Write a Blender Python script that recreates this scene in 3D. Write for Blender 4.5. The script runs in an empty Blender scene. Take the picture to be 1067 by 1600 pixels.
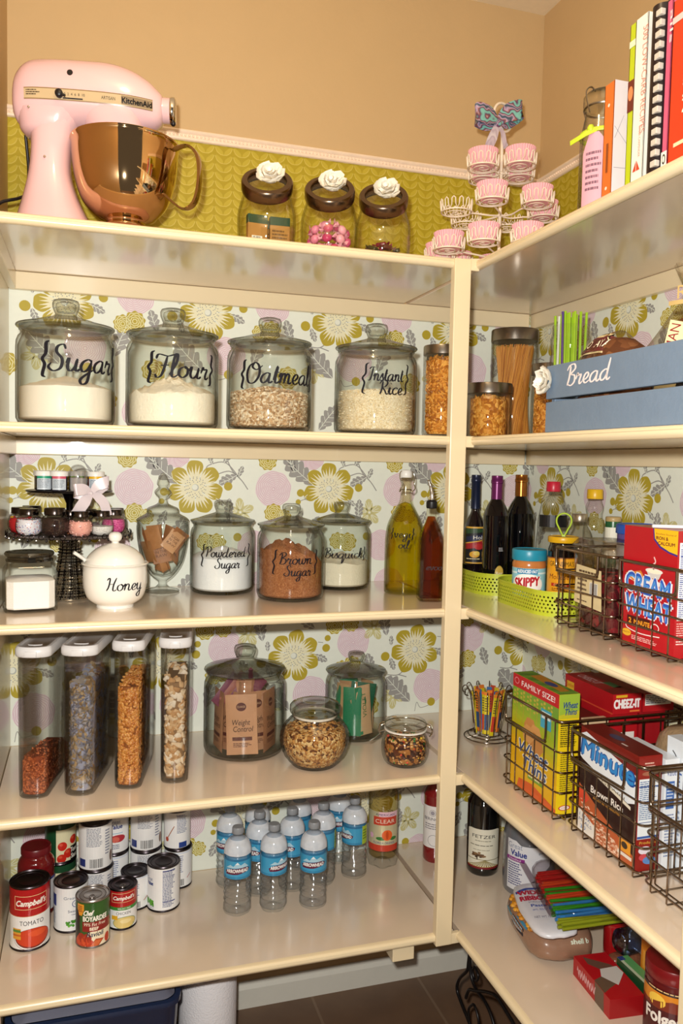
import bpy, bmesh, math, random
from mathutils import Vector, Matrix, noise
random.seed(7)
PI = math.pi
SC = bpy.context.scene
# ------------------------------------------------------------------ camera, world, lights, exposure
def cam_axes(yaw, p, r):
    f = Vector((math.sin(yaw)*math.cos(p), math.cos(yaw)*math.cos(p), -math.sin(p)))
    rt = f.cross(Vector((0, 0, 1))).normalized(); up = rt.cross(f)
    return rt*math.cos(r)+up*math.sin(r), -rt*math.sin(r)+up*math.cos(r), f
CAM = Vector((-1.27937, -2.17583, 1.42469))
R_, U_, F_ = cam_axes(0.30464, 0.05889, 0.02042)
cd = bpy.data.cameras.new('camera'); co = bpy.data.objects.new('camera', cd); SC.collection.objects.link(co)
m = Matrix((R_, U_, -F_)).transposed().to_4x4(); m.translation = CAM
co.matrix_world = m
cd.sensor_fit = 'VERTICAL'; cd.sensor_height = 36; cd.lens = 36*1261.78884/1600; cd.clip_start = .02
SC.camera = co
SC.view_settings.view_transform = 'Standard'; SC.view_settings.look = 'None'
SC.view_settings.gamma = 1; SC.view_settings.use_curve_mapping = False; SC.view_settings.exposure = 0
SC.cycles.transparent_max_bounces = 40; SC.cycles.max_bounces = 8; SC.cycles.sample_clamp_indirect = 4
w = bpy.data.worlds.new('world'); SC.world = w; w.use_nodes = True
w.node_tree.nodes['Background'].inputs[0].default_value = (1, .86, .70, 1)
w.node_tree.nodes['Background'].inputs[1].default_value = .13
def lamp(name, kind, loc, power, col, size, rot=None):
    l = bpy.data.lights.new(name, kind); o = bpy.data.objects.new(name, l); SC.collection.objects.link(o)
    o.location = loc; l.energy = power; l.color = col
    if kind == 'AREA': l.shape = 'DISK'; l.size = size
    else: l.shadow_soft_size = size
    if rot: o.rotation_euler = rot
    return o
lamp('camera_flash', 'POINT', CAM - R_*.05 + U_*.09 - F_*.02, 138, (1, .97, .90), .022)
lamp('ceiling_bulb', 'POINT', (-1.15, -1.25, 2.62), 10, (1, .76, .46), .07)

# ------------------------------------------------------------------ helpers
COL = SC.collection
def srgb(c):
    if isinstance(c, str):
        c = c.lstrip('#'); c = [int(c[i:i+2], 16)/255 for i in (0, 2, 4)]
    return tuple((x/12.92 if x <= .04045 else ((x+.055)/1.055)**2.4) for x in c)
_M = {}
def mk(key, fn):
    if key not in _M:
        mm = bpy.data.materials.new(str(key)[:50]); mm.use_nodes = True; fn(mm, mm.node_tree.nodes, mm.node_tree.links); _M[key] = mm
    return _M[key]
def P(c, rough=.5, metal=0, var=.06, vs=60, bump=0, bs=300, spec=.5, coat=0):
    """painted / printed / plain surface with a slight procedural unevenness"""
    def fn(mm, N, L):
        b = N['Principled BSDF']; b.inputs['Roughness'].default_value = rough; b.inputs['Metallic'].default_value = metal
        b.inputs['Specular IOR Level'].default_value = spec; b.inputs['Coat Weight'].default_value = coat; b.inputs['Coat Roughness'].default_value = .12 if vs == 9 else .03
        tc = N.new('ShaderNodeTexCoord'); ns = N.new('ShaderNodeTexNoise'); ns.inputs['Scale'].default_value = vs
        L.new(tc.outputs['Object'], ns.inputs['Vector'])
        r = N.new('ShaderNodeMix'); r.data_type = 'RGBA'; s = srgb(c)
        r.inputs[6].default_value = (*[x*(1-var) for x in s], 1); r.inputs[7].default_value = (*[min(1, x*(1+var)) for x in s], 1)
        L.new(ns.outputs[0], r.inputs[0]); L.new(r.outputs[2], b.inputs['Base Color'])
        if bump:
            n2 = N.new('ShaderNodeTexNoise'); n2.inputs['Scale'].default_value = bs; L.new(tc.outputs['Object'], n2.inputs['Vector'])
            bp = N.new('ShaderNodeBump'); bp.inputs['Strength'].default_value = bump; bp.inputs['Distance'].default_value = .002
            L.new(n2.outputs[0], bp.inputs['Height']); L.new(bp.outputs[0], b.inputs['Normal'])
    return mk(('P', c, rough, metal, var, vs, bump, bs, spec, coat), fn)
def GLASS(tint='#f4f7f2', edge='#7d8470', rough=.03, name='glass', f0=.035, ripple=0, ep=4.2):
    def fn(mm, N, L):
        N.remove(N['Principled BSDF']); out = N['Material Output']
        lw = N.new('ShaderNodeLayerWeight'); lw.inputs['Blend'].default_value = .5
        pw = N.new('ShaderNodeMath'); pw.operation = 'POWER'; pw.inputs[1].default_value = 4; L.new(lw.outputs['Facing'], pw.inputs[0])
        ma = N.new('ShaderNodeMath'); ma.operation = 'MULTIPLY_ADD'; ma.inputs[1].default_value = .55; ma.inputs[2].default_value = f0; L.new(pw.outputs[0], ma.inputs[0])
        p2 = N.new('ShaderNodeMath'); p2.operation = 'POWER'; p2.inputs[1].default_value = ep; L.new(lw.outputs['Facing'], p2.inputs[0])
        mx = N.new('ShaderNodeMix'); mx.data_type = 'RGBA'; mx.inputs[6].default_value = (*srgb(tint), 1); mx.inputs[7].default_value = (*srgb(edge), 1)
        L.new(p2.outputs[0], mx.inputs[0])
        t = N.new('ShaderNodeBsdfTransparent'); L.new(mx.outputs[2], t.inputs[0])
        g = N.new('ShaderNodeBsdfGlossy'); g.inputs['Roughness'].default_value = rough
        if ripple:
            tc = N.new('ShaderNodeTexCoord'); ns = N.new('ShaderNodeTexNoise'); ns.inputs['Scale'].default_value = 25; L.new(tc.outputs['Object'], ns.inputs['Vector'])
            bp = N.new('ShaderNodeBump'); bp.inputs['Strength'].default_value = ripple; bp.inputs['Distance'].default_value = .01
            L.new(ns.outputs[0], bp.inputs['Height']); L.new(bp.outputs[0], g.inputs['Normal']); L.new(bp.outputs[0], lw.inputs['Normal'])
        s = N.new('ShaderNodeMixShader'); L.new(ma.outputs[0], s.inputs[0]); L.new(t.outputs[0], s.inputs[1]); L.new(g.outputs[0], s.inputs[2])
        L.new(s.outputs[0], out.inputs['Surface'])
    return mk(('G', tint, edge, rough, name, f0, ripple, ep), fn)
def LIQ(c, rough=.0, ior=1.34):
    def fn(mm, N, L):
        b = N['Principled BSDF']; b.inputs['Transmission Weight'].default_value = 1; b.inputs['Roughness'].default_value = rough
        b.inputs['IOR'].default_value = ior
        tc = N.new('ShaderNodeTexCoord'); ns = N.new('ShaderNodeTexNoise'); ns.inputs['Scale'].default_value = 8; L.new(tc.outputs['Object'], ns.inputs['Vector'])
        r = N.new('ShaderNodeMix'); r.data_type = 'RGBA'; s = srgb(c); r.inputs[6].default_value = (*s, 1); r.inputs[7].default_value = (*[x*.96 for x in s], 1)
        L.new(ns.outputs[0], r.inputs[0]); L.new(r.outputs[2], b.inputs['Base Color'])
    return mk(('L', c, rough, ior), fn)
def GRAN(cols, scale=300, bump=.6, dist=.003, rough=.8, stretch=(1, 1, 1), pos=None):
    """granular stuff: cells of different colours with bump"""
    def fn(mm, N, L):
        b = N['Principled BSDF']; b.inputs['Roughness'].default_value = rough; b.inputs['Specular IOR Level'].default_value = .25
        tc = N.new('ShaderNodeTexCoord'); mp = N.new('ShaderNodeMapping'); mp.inputs['Scale'].default_value = stretch; L.new(tc.outputs['Object'], mp.inputs[0])
        nz = N.new('ShaderNodeTexNoise'); nz.inputs['Scale'].default_value = scale*.3; L.new(mp.outputs[0], nz.inputs['Vector'])
        ad = N.new('ShaderNodeMix'); ad.data_type = 'VECTOR'; ad.inputs[0].default_value = .012; L.new(mp.outputs[0], ad.inputs[4]); L.new(nz.outputs['Color'], ad.inputs[5])
        v = N.new('ShaderNodeTexVoronoi'); v.inputs['Scale'].default_value = scale; L.new(ad.outputs[1], v.inputs['Vector'])
        rp = N.new('ShaderNodeValToRGB'); rp.color_ramp.interpolation = 'CONSTANT'
        while len(rp.color_ramp.elements) < len(cols): rp.color_ramp.elements.new(.5)
        for i, c in enumerate(cols):
            rp.color_ramp.elements[i].position = i/len(cols); rp.color_ramp.elements[i].color = (*srgb(c), 1)
        sx = N.new('ShaderNodeSeparateColor'); L.new(v.outputs['Color'], sx.inputs[0]); L.new(sx.outputs[0], rp.inputs[0])
        L.new(rp.outputs[0], b.inputs['Base Color'])
        bp = N.new('ShaderNodeBump'); bp.inputs['Strength'].default_value = bump; bp.inputs['Distance'].default_value = dist; bp.invert = True
        L.new(v.outputs['Distance'], bp.inputs['Height']); L.new(bp.outputs[0], b.inputs['Normal'])
    return mk(('R', tuple(cols), scale, bump, dist, stretch), fn)

def cr(pts, k=6, closed=False):
    """Catmull-Rom through points of any dimension"""
    n = len(pts); out = []
    rng = range(n) if closed else range(n-1)
    g = lambda i: pts[i % n] if closed else pts[max(0, min(n-1, i))]
    for i in rng:
        p0, p1, p2, p3 = g(i-1), g(i), g(i+1), g(i+2)
        for j in range(k):
            t = j/k
            out.append(tuple(.5*(2*b+(c-a)*t+(2*a-5*b+4*c-d)*t*t+(3*b-a-3*c+d)*t**3) for a, b, c, d in zip(p0, p1, p2, p3)))
    if not closed: out.append(tuple(pts[-1]))
    return out
class MB:
    def __init__(s): s.V = []; s.F = []; s.K = []
    def add(s, vs, fs, mat, T=None):
        o = len(s.V)
        s.V += [tuple(T @ Vector(v)) for v in vs] if T else [tuple(v) for v in vs]
        s.F += [tuple(i+o for i in f) for f in fs]; s.K += [mat]*len(fs); return s
    def lathe(s, prof, mat, n=40, T=None, o=(0, 0, 0), rad=None):
        vs = []; fs = []; ids = []
        for i, (r, z) in enumerate(prof):
            if r < 1e-6: ids.append([len(vs)]); vs.append((o[0], o[1], z+o[2]))
            else:
                ids.append(list(range(len(vs), len(vs)+n)))
                for j in range(n):
                    a = 2*PI*j/n; q = r*(rad(a, i, z) if rad else 1); vs.append((o[0]+q*math.cos(a), o[1]+q*math.sin(a), z+o[2]))
        for a, b in zip(ids, ids[1:]):
            for j in range(n):
                k = (j+1) % n
                if len(a) == 1 and len(b) == 1: break
                if len(a) == 1: fs.append((a[0], b[k], b[j]))
                elif len(b) == 1: fs.append((a[j], a[k], b[0]))
                else: fs.append((a[j], a[k], b[k], b[j]))
        return s.add(vs, fs, mat, T)
    def box(s, c, d, mat, bev=0, T=None, seg=2):
        bm = bmesh.new(); bmesh.ops.create_cube(bm, size=1)
        for v in bm.verts: v.co = Vector((v.co.x*d[0]+c[0], v.co.y*d[1]+c[1], v.co.z*d[2]+c[2]))
        if bev: bmesh.ops.bevel(bm, geom=bm.edges[:], offset=bev, segments=seg, affect='EDGES', profile=.5)
        return s.bm(bm, mat, T)
    def bm(s, bm, mat, T=None):
        bm.verts.index_update(); s.add([v.co[:] for v in bm.verts], [[v.index for v in f.verts] for f in bm.faces], mat, T); bm.free(); return s
    def tube(s, pts, r, mat, n=8, closed=False, T=None, caps=True):
        P_ = [Vector(p) for p in pts]; N_ = len(P_); vs = []; fs = []
        rs = r if isinstance(r, (list, tuple)) else [r]*N_
        prev = None
        for i, p in enumerate(P_):
            a = P_[(i-1) % N_] if (closed or i > 0) else p; b = P_[(i+1) % N_] if (closed or i < N_-1) else p
            t = (b-a); t = t.normalized() if t.length > 1e-9 else Vector((0, 0, 1))
            if prev is None: u = t.orthogonal().normalized()
            else:
                u = prev-t*prev.dot(t); u = u.normalized() if u.length > 1e-6 else t.orthogonal().normalized()
            prev = u; v = t.cross(u)
            vs += [p+(u*math.cos(2*PI*j/n)+v*math.sin(2*PI*j/n))*rs[i] for j in range(n)]
        for i in range(N_ if closed else N_-1):
            k = (i+1) % N_
            for j in range(n): fs.append((i*n+j, i*n+(j+1) % n, k*n+(j+1) % n, k*n+j))
        if caps and not closed:
            fs.append(tuple(range(n-1, -1, -1))); fs.append(tuple((N_-1)*n+j for j in range(n)))
        return s.add(vs, fs, mat, T)
    def ball(s, c, r, mat, n=12, T=None, jit=0):
        r = r if isinstance(r, (list, tuple)) else (r, r, r); vs = []; fs = []
        mrow = max(4, n//2)
        vs.append((0, 0, -1))
        for i in range(1, mrow):
            b = -PI/2+PI*i/mrow
            for j in range(n):
                a = 2*PI*j/n; vs.append((math.cos(b)*math.cos(a), math.cos(b)*math.sin(a), math.sin(b)))
        vs.append((0, 0, 1)); top = len(vs)-1
        if jit: vs = [tuple(x*(1+random.uniform(-jit, jit)) for x in v) for v in vs]
        for j in range(n): fs.append((0, 1+(j+1) % n, 1+j)); fs.append((top, 1+(mrow-2)*n+j, 1+(mrow-2)*n+(j+1) % n))
        for i in range(mrow-2):
            for j in range(n):
                a = 1+i*n+j; b = 1+i*n+(j+1) % n; fs.append((a, b, b+n, a+n))
        vs = [(v[0]*r[0]+c[0], v[1]*r[1]+c[1], v[2]*r[2]+c[2]) for v in vs] if not isinstance(c, Matrix) else [tuple(c @ Vector((v[0]*r[0], v[1]*r[1], v[2]*r[2]))) for v in vs]
        return s.add(vs, fs, mat, T)
    def prism(s, poly, z0, z1, mat, T=None, bev=0):
        n = len(poly)
        vs = [(x, y, z0) for x, y in poly]+[(x, y, z1) for x, y in poly]
        fs = [tuple(range(n-1, -1, -1)), tuple(range(n, 2*n))]+[(i, (i+1) % n, n+(i+1) % n, n+i) for i in range(n)]
        if bev:
            bm = bmesh.new(); bv = [bm.verts.new(v) for v in vs]
            for f in fs: bm.faces.new([bv[i] for i in f])
            bmesh.ops.bevel(bm, geom=[e for e in bm.edges if abs(e.verts[0].co.z-e.verts[1].co.z) < 1e-9], offset=bev, segments=2, affect='EDGES', profile=.5)
            return s.bm(bm, mat, T)
        return s.add(vs, fs, mat, T)
    def loft(s, rings, mat, T=None, caps=True, closed=True):
        n = len(rings[0]); vs = [p for r in rings for p in r]; fs = []
        for i in range(len(rings)-1):
            for j in range(n if closed else n-1): fs.append((i*n+j, i*n+(j+1) % n, (i+1)*n+(j+1) % n, (i+1)*n+j))
        if caps: fs.append(tuple(range(n-1, -1, -1))); fs.append(tuple((len(rings)-1)*n+j for j in range(n)))
        return s.add(vs, fs, mat, T)
    def build(s, name, parent=None, smooth=40, loc=None, rz=0):
        me = bpy.data.meshes.new(name); me.from_pydata(s.V, [], s.F)
        ms = []
        idx = []
        for k in s.K:
            if k not in ms: ms.append(k)
            idx.append(ms.index(k))
        for k in ms: me.materials.append(k)
        me.polygons.foreach_set('material_index', idx)
        if smooth:
            me.polygons.foreach_set('use_smooth', [True]*len(idx))
            me.update()
            try: me.set_sharp_from_angle(angle=math.radians(smooth))
            except Exception: pass
        me.update()
        o = bpy.data.objects.new(name, me); COL.objects.link(o)
        if parent: o.parent = parent
        if loc: o.location = loc
        if rz: o.rotation_euler.z = rz
        return o
def tag(o, label=None, cat=None, group=None, kind=None):
    if label: o['label'] = label
    if cat: o['category'] = cat
    if group: o['group'] = group
    if kind: o['kind'] = kind
    return o
def E(name, label, cat, loc=(0, 0, 0), rz=0, group=None):
    o = bpy.data.objects.new(name, None); COL.objects.link(o); o.empty_display_size = .02
    o.location = loc
    if isinstance(rz, (tuple, list)): o.rotation_euler = rz
    else: o.rotation_euler.z = rz
    return tag(o, label, cat, group)
def kids(o): return [c for c in COL.objects if c.parent == o]
def dup(root, loc, rz=0, label=None):
    def cp(o, par):
        c = o.copy(); COL.objects.link(c); c.parent = par
        for ch in kids(o): cp(ch, c)
        return c
    c = cp(root, None); c.location = loc
    if isinstance(rz, (tuple, list)): c.rotation_euler = rz
    else: c.rotation_euler.z = rz
    if label: c['label'] = label
    return c
def setmat(o, frm, to):
    """give a copied object its own mesh with one material swapped"""
    o.data = o.data.copy()
    for i, mm in enumerate(o.data.materials):
        if mm == frm: o.data.materials[i] = to
def face(x, y): return math.atan2(CAM.y-y, CAM.x-x)
def TM(loc=(0, 0, 0), rx=0, ry=0, rz=0, s=1):
    return Matrix.Translation(loc) @ Matrix.Rotation(rz, 4, 'Z') @ Matrix.Rotation(ry, 4, 'Y') @ Matrix.Rotation(rx, 4, 'X') @ Matrix.Scale(s, 4)

# ------------------------------------------------------------------ hand lettering (own pen strokes) and printed matter
G = {
 'a': (1.3, [[(1.0,.85),(.7,1.0),(.25,.75),(.1,.3),(.35,0),(.75,.25),(1.0,.85)], [(1.0,1.0),(.9,.3),(1.05,0),(1.35,.2)]]),
 'b': (1.1, [[(0,.2),(.45,1.3),(.5,2),(.3,2),(.2,1.2),(.2,.2),(.5,0),(.85,.3),(.8,.85),(.55,1),(.3,.7)]]),
 'c': (.95, [[(.95,.8),(.7,1),(.25,.75),(.15,.3),(.45,0),(.98,.25)]]),
 'd': (1.3, [[(1.0,.85),(.7,1.0),(.25,.75),(.1,.3),(.35,0),(.75,.25),(1.0,.85)], [(1.15,2.0),(.95,.8),(.9,.25),(1.05,0),(1.35,.2)]]),
 'e': (.95, [[(0,.3),(.5,.4),(.8,.75),(.6,1),(.3,.75),(.2,.3),(.5,0),(1.0,.25)]]),
 'g': (1.2, [[(1.0,.85),(.7,1.0),(.25,.75),(.1,.3),(.35,0),(.75,.25),(1.0,.85)], [(1.0,1.0),(.9,0),(.75,-.8),(.35,-1),(.15,-.7),(.5,-.3),(1.25,.2)]]),
 'h': (1.2, [[(0,.2),(.5,1.3),(.55,2),(.35,2),(.25,1.2),(.15,0)], [(.2,.5),(.6,1),(.85,.8),(.8,.2),(.95,0),(1.25,.2)]]),
 'i': (.62, [[(0,.3),(.3,1),(.22,.3),(.38,0),(.65,.2)], [(.38,1.5),(.42,1.6)]]),
 'k': (1.1, [[(0,.2),(.5,1.3),(.55,2),(.35,2),(.25,1.2),(.15,0)], [(.2,.4),(.6,1),(.8,.8),(.35,.5),(.75,.05),(1.12,.2)]]),
 'l': (.65, [[(0,.2),(.45,1.2),(.5,2),(.3,1.95),(.2,1.1),(.2,.2),(.4,0),(.7,.2)]]),
 'm': (1.45, [[(0,.6),(.2,1),(.25,.7),(.15,0)], [(.2,.5),(.5,1),(.7,.8),(.6,0)], [(.65,.5),(.95,1),(1.15,.8),(1.1,.2),(1.25,0),(1.5,.2)]]),
 'n': (1.1, [[(0,.6),(.2,1),(.25,.7),(.15,0)], [(.2,.5),(.55,1),(.8,.8),(.75,.2),(.9,0),(1.15,.2)]]),
 'o': (1.0, [[(.6,1),(.2,.75),(.15,.25),(.5,0),(.85,.3),(.85,.75),(.6,1),(.75,.82),(1.1,.85)]]),
 'q': (1.2, [[(1.0,.85),(.7,1.0),(.25,.75),(.1,.3),(.35,0),(.75,.25),(1.0,.85)], [(1.0,1.0),(.9,0),(.82,-1),(1.0,-.8),(1.25,.1)]]),
 'r': (.85, [[(0,.5),(.2,1.05),(.3,.85),(.65,.9),(.5,.3),(.6,0),(.9,.2)]]),
 's': (.7, [[(0,.2),(.45,1.05),(.5,.6),(.65,.25),(.4,0),(.1,.15)]]),
 't': (.68, [[(.1,.3),(.45,1.7),(.3,.4),(.45,0),(.75,.2)], [(.1,1.05),(.7,1.1)]]),
 'u': (1.15, [[(0,.6),(.2,1),(.15,.3),(.4,0),(.75,.3),(.9,1)], [(.9,1),(.8,.25),(.95,0),(1.2,.2)]]),
 'v': (1.05, [[(0,.6),(.2,1),(.35,.3),(.5,0),(.8,.5),(.8,1),(1.1,.85)]]),
 'w': (1.45, [[(0,.6),(.2,1),(.2,.3),(.4,0),(.7,.3),(.75,1)], [(.7,.4),(.95,0),(1.25,.4),(1.25,1),(1.5,.85)]]),
 'y': (1.15, [[(0,.6),(.2,1),(.15,.3),(.4,0),(.75,.3),(.9,1)], [(.9,1),(.8,0),(.65,-.8),(.3,-1),(.15,-.7),(.5,-.3),(1.2,.2)]]),
 'S': (1.35, [[(1.2,1.7),(1.0,2.05),(.55,1.9),(.5,1.45),(1.0,.9),(.95,.2),(.4,-.05),(-.05,.25),(.15,.6)]]),
 'F': (1.3, [[(0,1.6),(.2,2),(1.0,1.85),(1.6,2.05)], [(.95,1.85),(.8,.8),(.6,.1),(.25,-.05),(.05,.25)], [(.45,1.0),(1.2,1.05)]]),
 'O': (1.6, [[(.9,2.05),(.3,1.7),(.05,.9),(.35,.05),(1.0,.05),(1.45,.8),(1.3,1.7),(.85,2.0),(.6,1.6),(1.1,1.3),(1.7,1.7)]]),
 'I': (.95, [[(.1,1.7),(.5,2.0),(1.1,1.95)], [(.75,1.95),(.6,.8),(.35,.1),(0,.1)]]),
 'R': (1.4, [[(.45,1.9),(.4,.8),(.2,0)], [(0,1.5),(.3,1.95),(.9,2.05),(1.2,1.6),(.9,1.1),(.5,1.0),(.9,.5),(1.2,0),(1.5,.2)]]),
 'P': (1.2, [[(.45,1.9),(.4,.8),(.2,0)], [(0,1.5),(.3,1.95),(.9,2.05),(1.2,1.6),(.9,1.1),(.45,1.0)]]),
 'B': (1.35, [[(.45,1.9),(.4,.8),(.2,0)], [(0,1.5),(.3,1.95),(.9,2.05),(1.1,1.6),(.6,1.1),(1.1,.9),(1.15,.3),(.7,-.05),(.2,.15)]]),
 'H': (1.5, [[(.05,1.6),(.3,1.95),(.45,1.7),(.35,.6),(.1,0)], [(1.35,2.0),(1.05,1.0),(1.0,.2),(1.2,0),(1.5,.2)], [(.3,1.0),(1.1,1.05)]]),
 '{': (.7, [[(.5,2.3),(.25,2.1),(.3,1.35),(.05,.9),(.3,.45),(.2,-.35),(.5,-.55)]]),
 '}': (.7, [[(.1,2.3),(.35,2.1),(.3,1.35),(.55,.9),(.3,.45),(.4,-.35),(.1,-.55)]]),
 ' ': (.6, []),
}
_TXT = {}
def glyph_polys(txt):
    if txt not in _TXT:
        c = bpy.data.curves.new('t', 'FONT'); c.body = txt; c.size = 1; c.resolution_u = 3; c.space_character = 1.0
        o = bpy.data.objects.new('t', c); COL.objects.link(o)
        bpy.context.view_layer.update()
        me = bpy.data.meshes.new_from_object(o.evaluated_get(bpy.context.evaluated_depsgraph_get()))
        ps = [[(me.vertices[i].co.x, me.vertices[i].co.y) for i in p.vertices] for p in me.polygons]
        bpy.data.objects.remove(o); bpy.data.curves.remove(c); bpy.data.meshes.remove(me)
        _TXT[txt] = ps
    return _TXT[txt]
class Cv:
    """printed matter in flat u,v coordinates, later laid on a plane or round a cylinder"""
    def __init__(s): s.Q = []
    def poly(s, pts, col, l=1): s.Q.append((l+len(s.Q)*1e-5, col, list(pts))); return s
    def rect(s, x0, y0, x1, y1, col, l=1): return s.poly([(x0, y0), (x1, y0), (x1, y1), (x0, y1)], col, l)
    def ell(s, x, y, rx, ry, col, l=1, n=20, wob=0, k=0):
        return s.poly([(x+rx*(1+wob*math.sin(k*2*PI*i/n))*math.cos(2*PI*i/n), y+ry*(1+wob*math.sin(k*2*PI*i/n))*math.sin(2*PI*i/n)) for i in range(n)], col, l)
    def line(s, pts, w, col, l=1, taper=None):
        n = len(pts); L = []; Rr = []
        for i, p in enumerate(pts):
            a = pts[max(0, i-1)]; b = pts[min(n-1, i+1)]; dx, dy = b[0]-a[0], b[1]-a[1]; d = math.hypot(dx, dy) or 1
            ww = w(i/(n-1), dx/d, dy/d) if callable(w) else w
            L.append((p[0]-dy/d*ww/2, p[1]+dx/d*ww/2)); Rr.append((p[0]+dy/d*ww/2, p[1]-dx/d*ww/2))
        for i in range(n-1): s.poly([Rr[i], Rr[i+1], L[i+1], L[i]], col, l)
        return s
    def ring(s, x, y, r, w, col, l=1, n=24, ry=None, a0=0, a1=2*PI):
        ry = ry or r
        return s.line([(x+r*math.cos(a0+(a1-a0)*i/n), y+ry*math.sin(a0+(a1-a0)*i/n)) for i in range(n+1)], w, col, l)
    def cur(s, txt, x, y, unit, col, l=1, w=.16, width=None, slant=.12):
        tot = sum(G[c][0] for c in txt); sx = width/tot if width else unit
        px = x-tot*sx/2
        for c in txt:
            adv, st = G[c]
            for k in st:
                pts = [(px+(a+b*slant)*sx, y+b*unit) for a, b in cr(k, 5)]
                br = c in '{}'
                s.line(pts, lambda t, dx, dy: unit*w*(.45+.85*abs(dy)**1.2)*(1.15 if br else 1)*(min(1, .5+4*t, .5+4*(1-t))), col, l)
            px += adv*sx
        return s
    def txt(s, t, x, y, h, col, l=2, width=None, sl=0, rot=0, bold=0, anchor='c'):
        """block lettering, cap height h, centred at x, y baseline"""
        ps = glyph_polys(t)
        if not ps: return s
        xs = [p[0] for q in ps for p in q]; x0, x1 = min(xs), max(xs); k = h/.69; kx = (width/(x1-x0)) if width else k
        c, sn = math.cos(rot), math.sin(rot); off = (x0+x1)/2 if anchor == 'c' else x0
        offs = [(0, 0)] if not bold else [(0, 0), (bold, 0), (-bold, 0), (0, bold), (0, -bold)]
        for j, (ox, oy) in enumerate(offs):
            for q in ps:
                pts = []
                for a, b in q:
                    u = (a-off)*kx+b*k*sl+ox*h; v = b*k+oy*h
                    pts.append((x+u*c-v*sn, y+u*sn+v*c))
                s.poly(pts, col, l+.04*j)
        return s
    def lines(s, x0, x1, y0, y1, n, col='#333333', l=2, w=.45, rag=.25):
        rr = random.Random(int(abs(x0+y1)*1e5)+n)
        st = (y1-y0)/n
        for i in range(n):
            e = x1-(x1-x0)*rag*rr.random(); x = x0
            while x < e:
                b = min(e, x+(x1-x0)*rr.uniform(.06, .22)); s.rect(x, y1-(i+w)*st, b, y1-i*st, col, l); x = b+(x1-x0)*.025
        return s
    def bars(s, x0, x1, y0, y1, l=2, col='#1a1a1a'):
        s.rect(x0-.002, y0-.001, x1+.002, y1+.001, '#f4f4f4', l-.3); rr = random.Random(3); x = x0
        while x < x1: b = x+rr.uniform(.0005, .0015); s.rect(x, y0, min(b, x1), y1, col, l); x = b+rr.uniform(.0006, .0014)
        return s
    def dump(s, mb, f, seg=None, clip=None, rough=.4, base=.0003, step=.00025, spec=.5, metal=0):
        by = {}
        for l, c, p in s.Q: by.setdefault(c, []).append((l, p))
        for c, L in by.items():
            bm = bmesh.new()
            for l, p in L:
                try: bm.faces.new([bm.verts.new((a, b, l)) for a, b in p])
                except Exception: pass
            def cut(co, no, clr=False):
                g = bm.verts[:]+bm.edges[:]+bm.faces[:]
                bmesh.ops.bisect_plane(bm, geom=g, plane_co=co, plane_no=no, clear_outer=clr, dist=1e-7)
            if clip:
                x0, y0, x1, y1 = clip
                cut((x0, 0, 0), (-1, 0, 0), True); cut((x1, 0, 0), (1, 0, 0), True); cut((0, y0, 0), (0, -1, 0), True); cut((0, y1, 0), (0, 1, 0), True)
            if seg and bm.verts:
                xs = [v.co.x for v in bm.verts]; k = math.ceil(min(xs)/seg)
                while k*seg < max(xs): cut((k*seg, 0, 0), (1, 0, 0)); k += 1
            mat = c if not isinstance(c, str) else P(c, rough, metal, .03, spec=spec)
            for v in bm.verts: v.co = f(v.co.x, v.co.y, base+step*v.co.z)
            mb.bm(bm, mat)
        return s
def ONTO(obj, f, n):
    """lay printed matter onto a finished uneven surface along -n"""
    from mathutils.bvhtree import BVHTree
    me = obj.data; tree = BVHTree.FromPolygons([v.co for v in me.vertices], [tuple(p.vertices) for p in me.polygons]); n = Vector(n).normalized()
    def g(u, v, d):
        p = f(u, v, 0); h = tree.ray_cast(p+n*.3, -n)[0]
        if h is None: h = tree.find_nearest(p)[0]
        return h+n*(d+.0003)
    return g
def CYL(r, a0, z0=0, cx=0, cy=0):
    """u runs counter-clockwise (left to right seen from outside), a0 = direction of u=0"""
    rf = r if callable(r) else (lambda v: r)
    return lambda u, v, d: Vector((cx+(rf(v)+d)*math.cos(a0+u/rf(v)), cy+(rf(v)+d)*math.sin(a0+u/rf(v)), z0+v))
def PLN(o, u, v):
    o = Vector(o); u = Vector(u); v = Vector(v); n = u.cross(v).normalized()
    return lambda a, b, d: o+u*a+v*b+n*d

# ------------------------------------------------------------------ the closet: walls, floor, trim
XL, YF, XF = -1.4682, -.4617, -.4293
ZS = [1.9, 1.4952, 1.0908, .6907, .3]; NT = .0206; FZ = -.112
CREAM = '#e8d6b2'
paint = P(CREAM, .3, 0, .02, 12, spec=.5, coat=.3)
board = P('#dfccb6', .22, 0, .05, 9, .02, 30, spec=.5, coat=.9)
TAN = P('#c6a97d', .55, 0, .03, 10, .35, 38)
GOLD, GOLD2, GREY, PINK, PAPER, PALE = '#b7a332', '#c8b04a', '#9d9b97', '#e6ccd2', '#eaeee2', '#cfc890'

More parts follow.
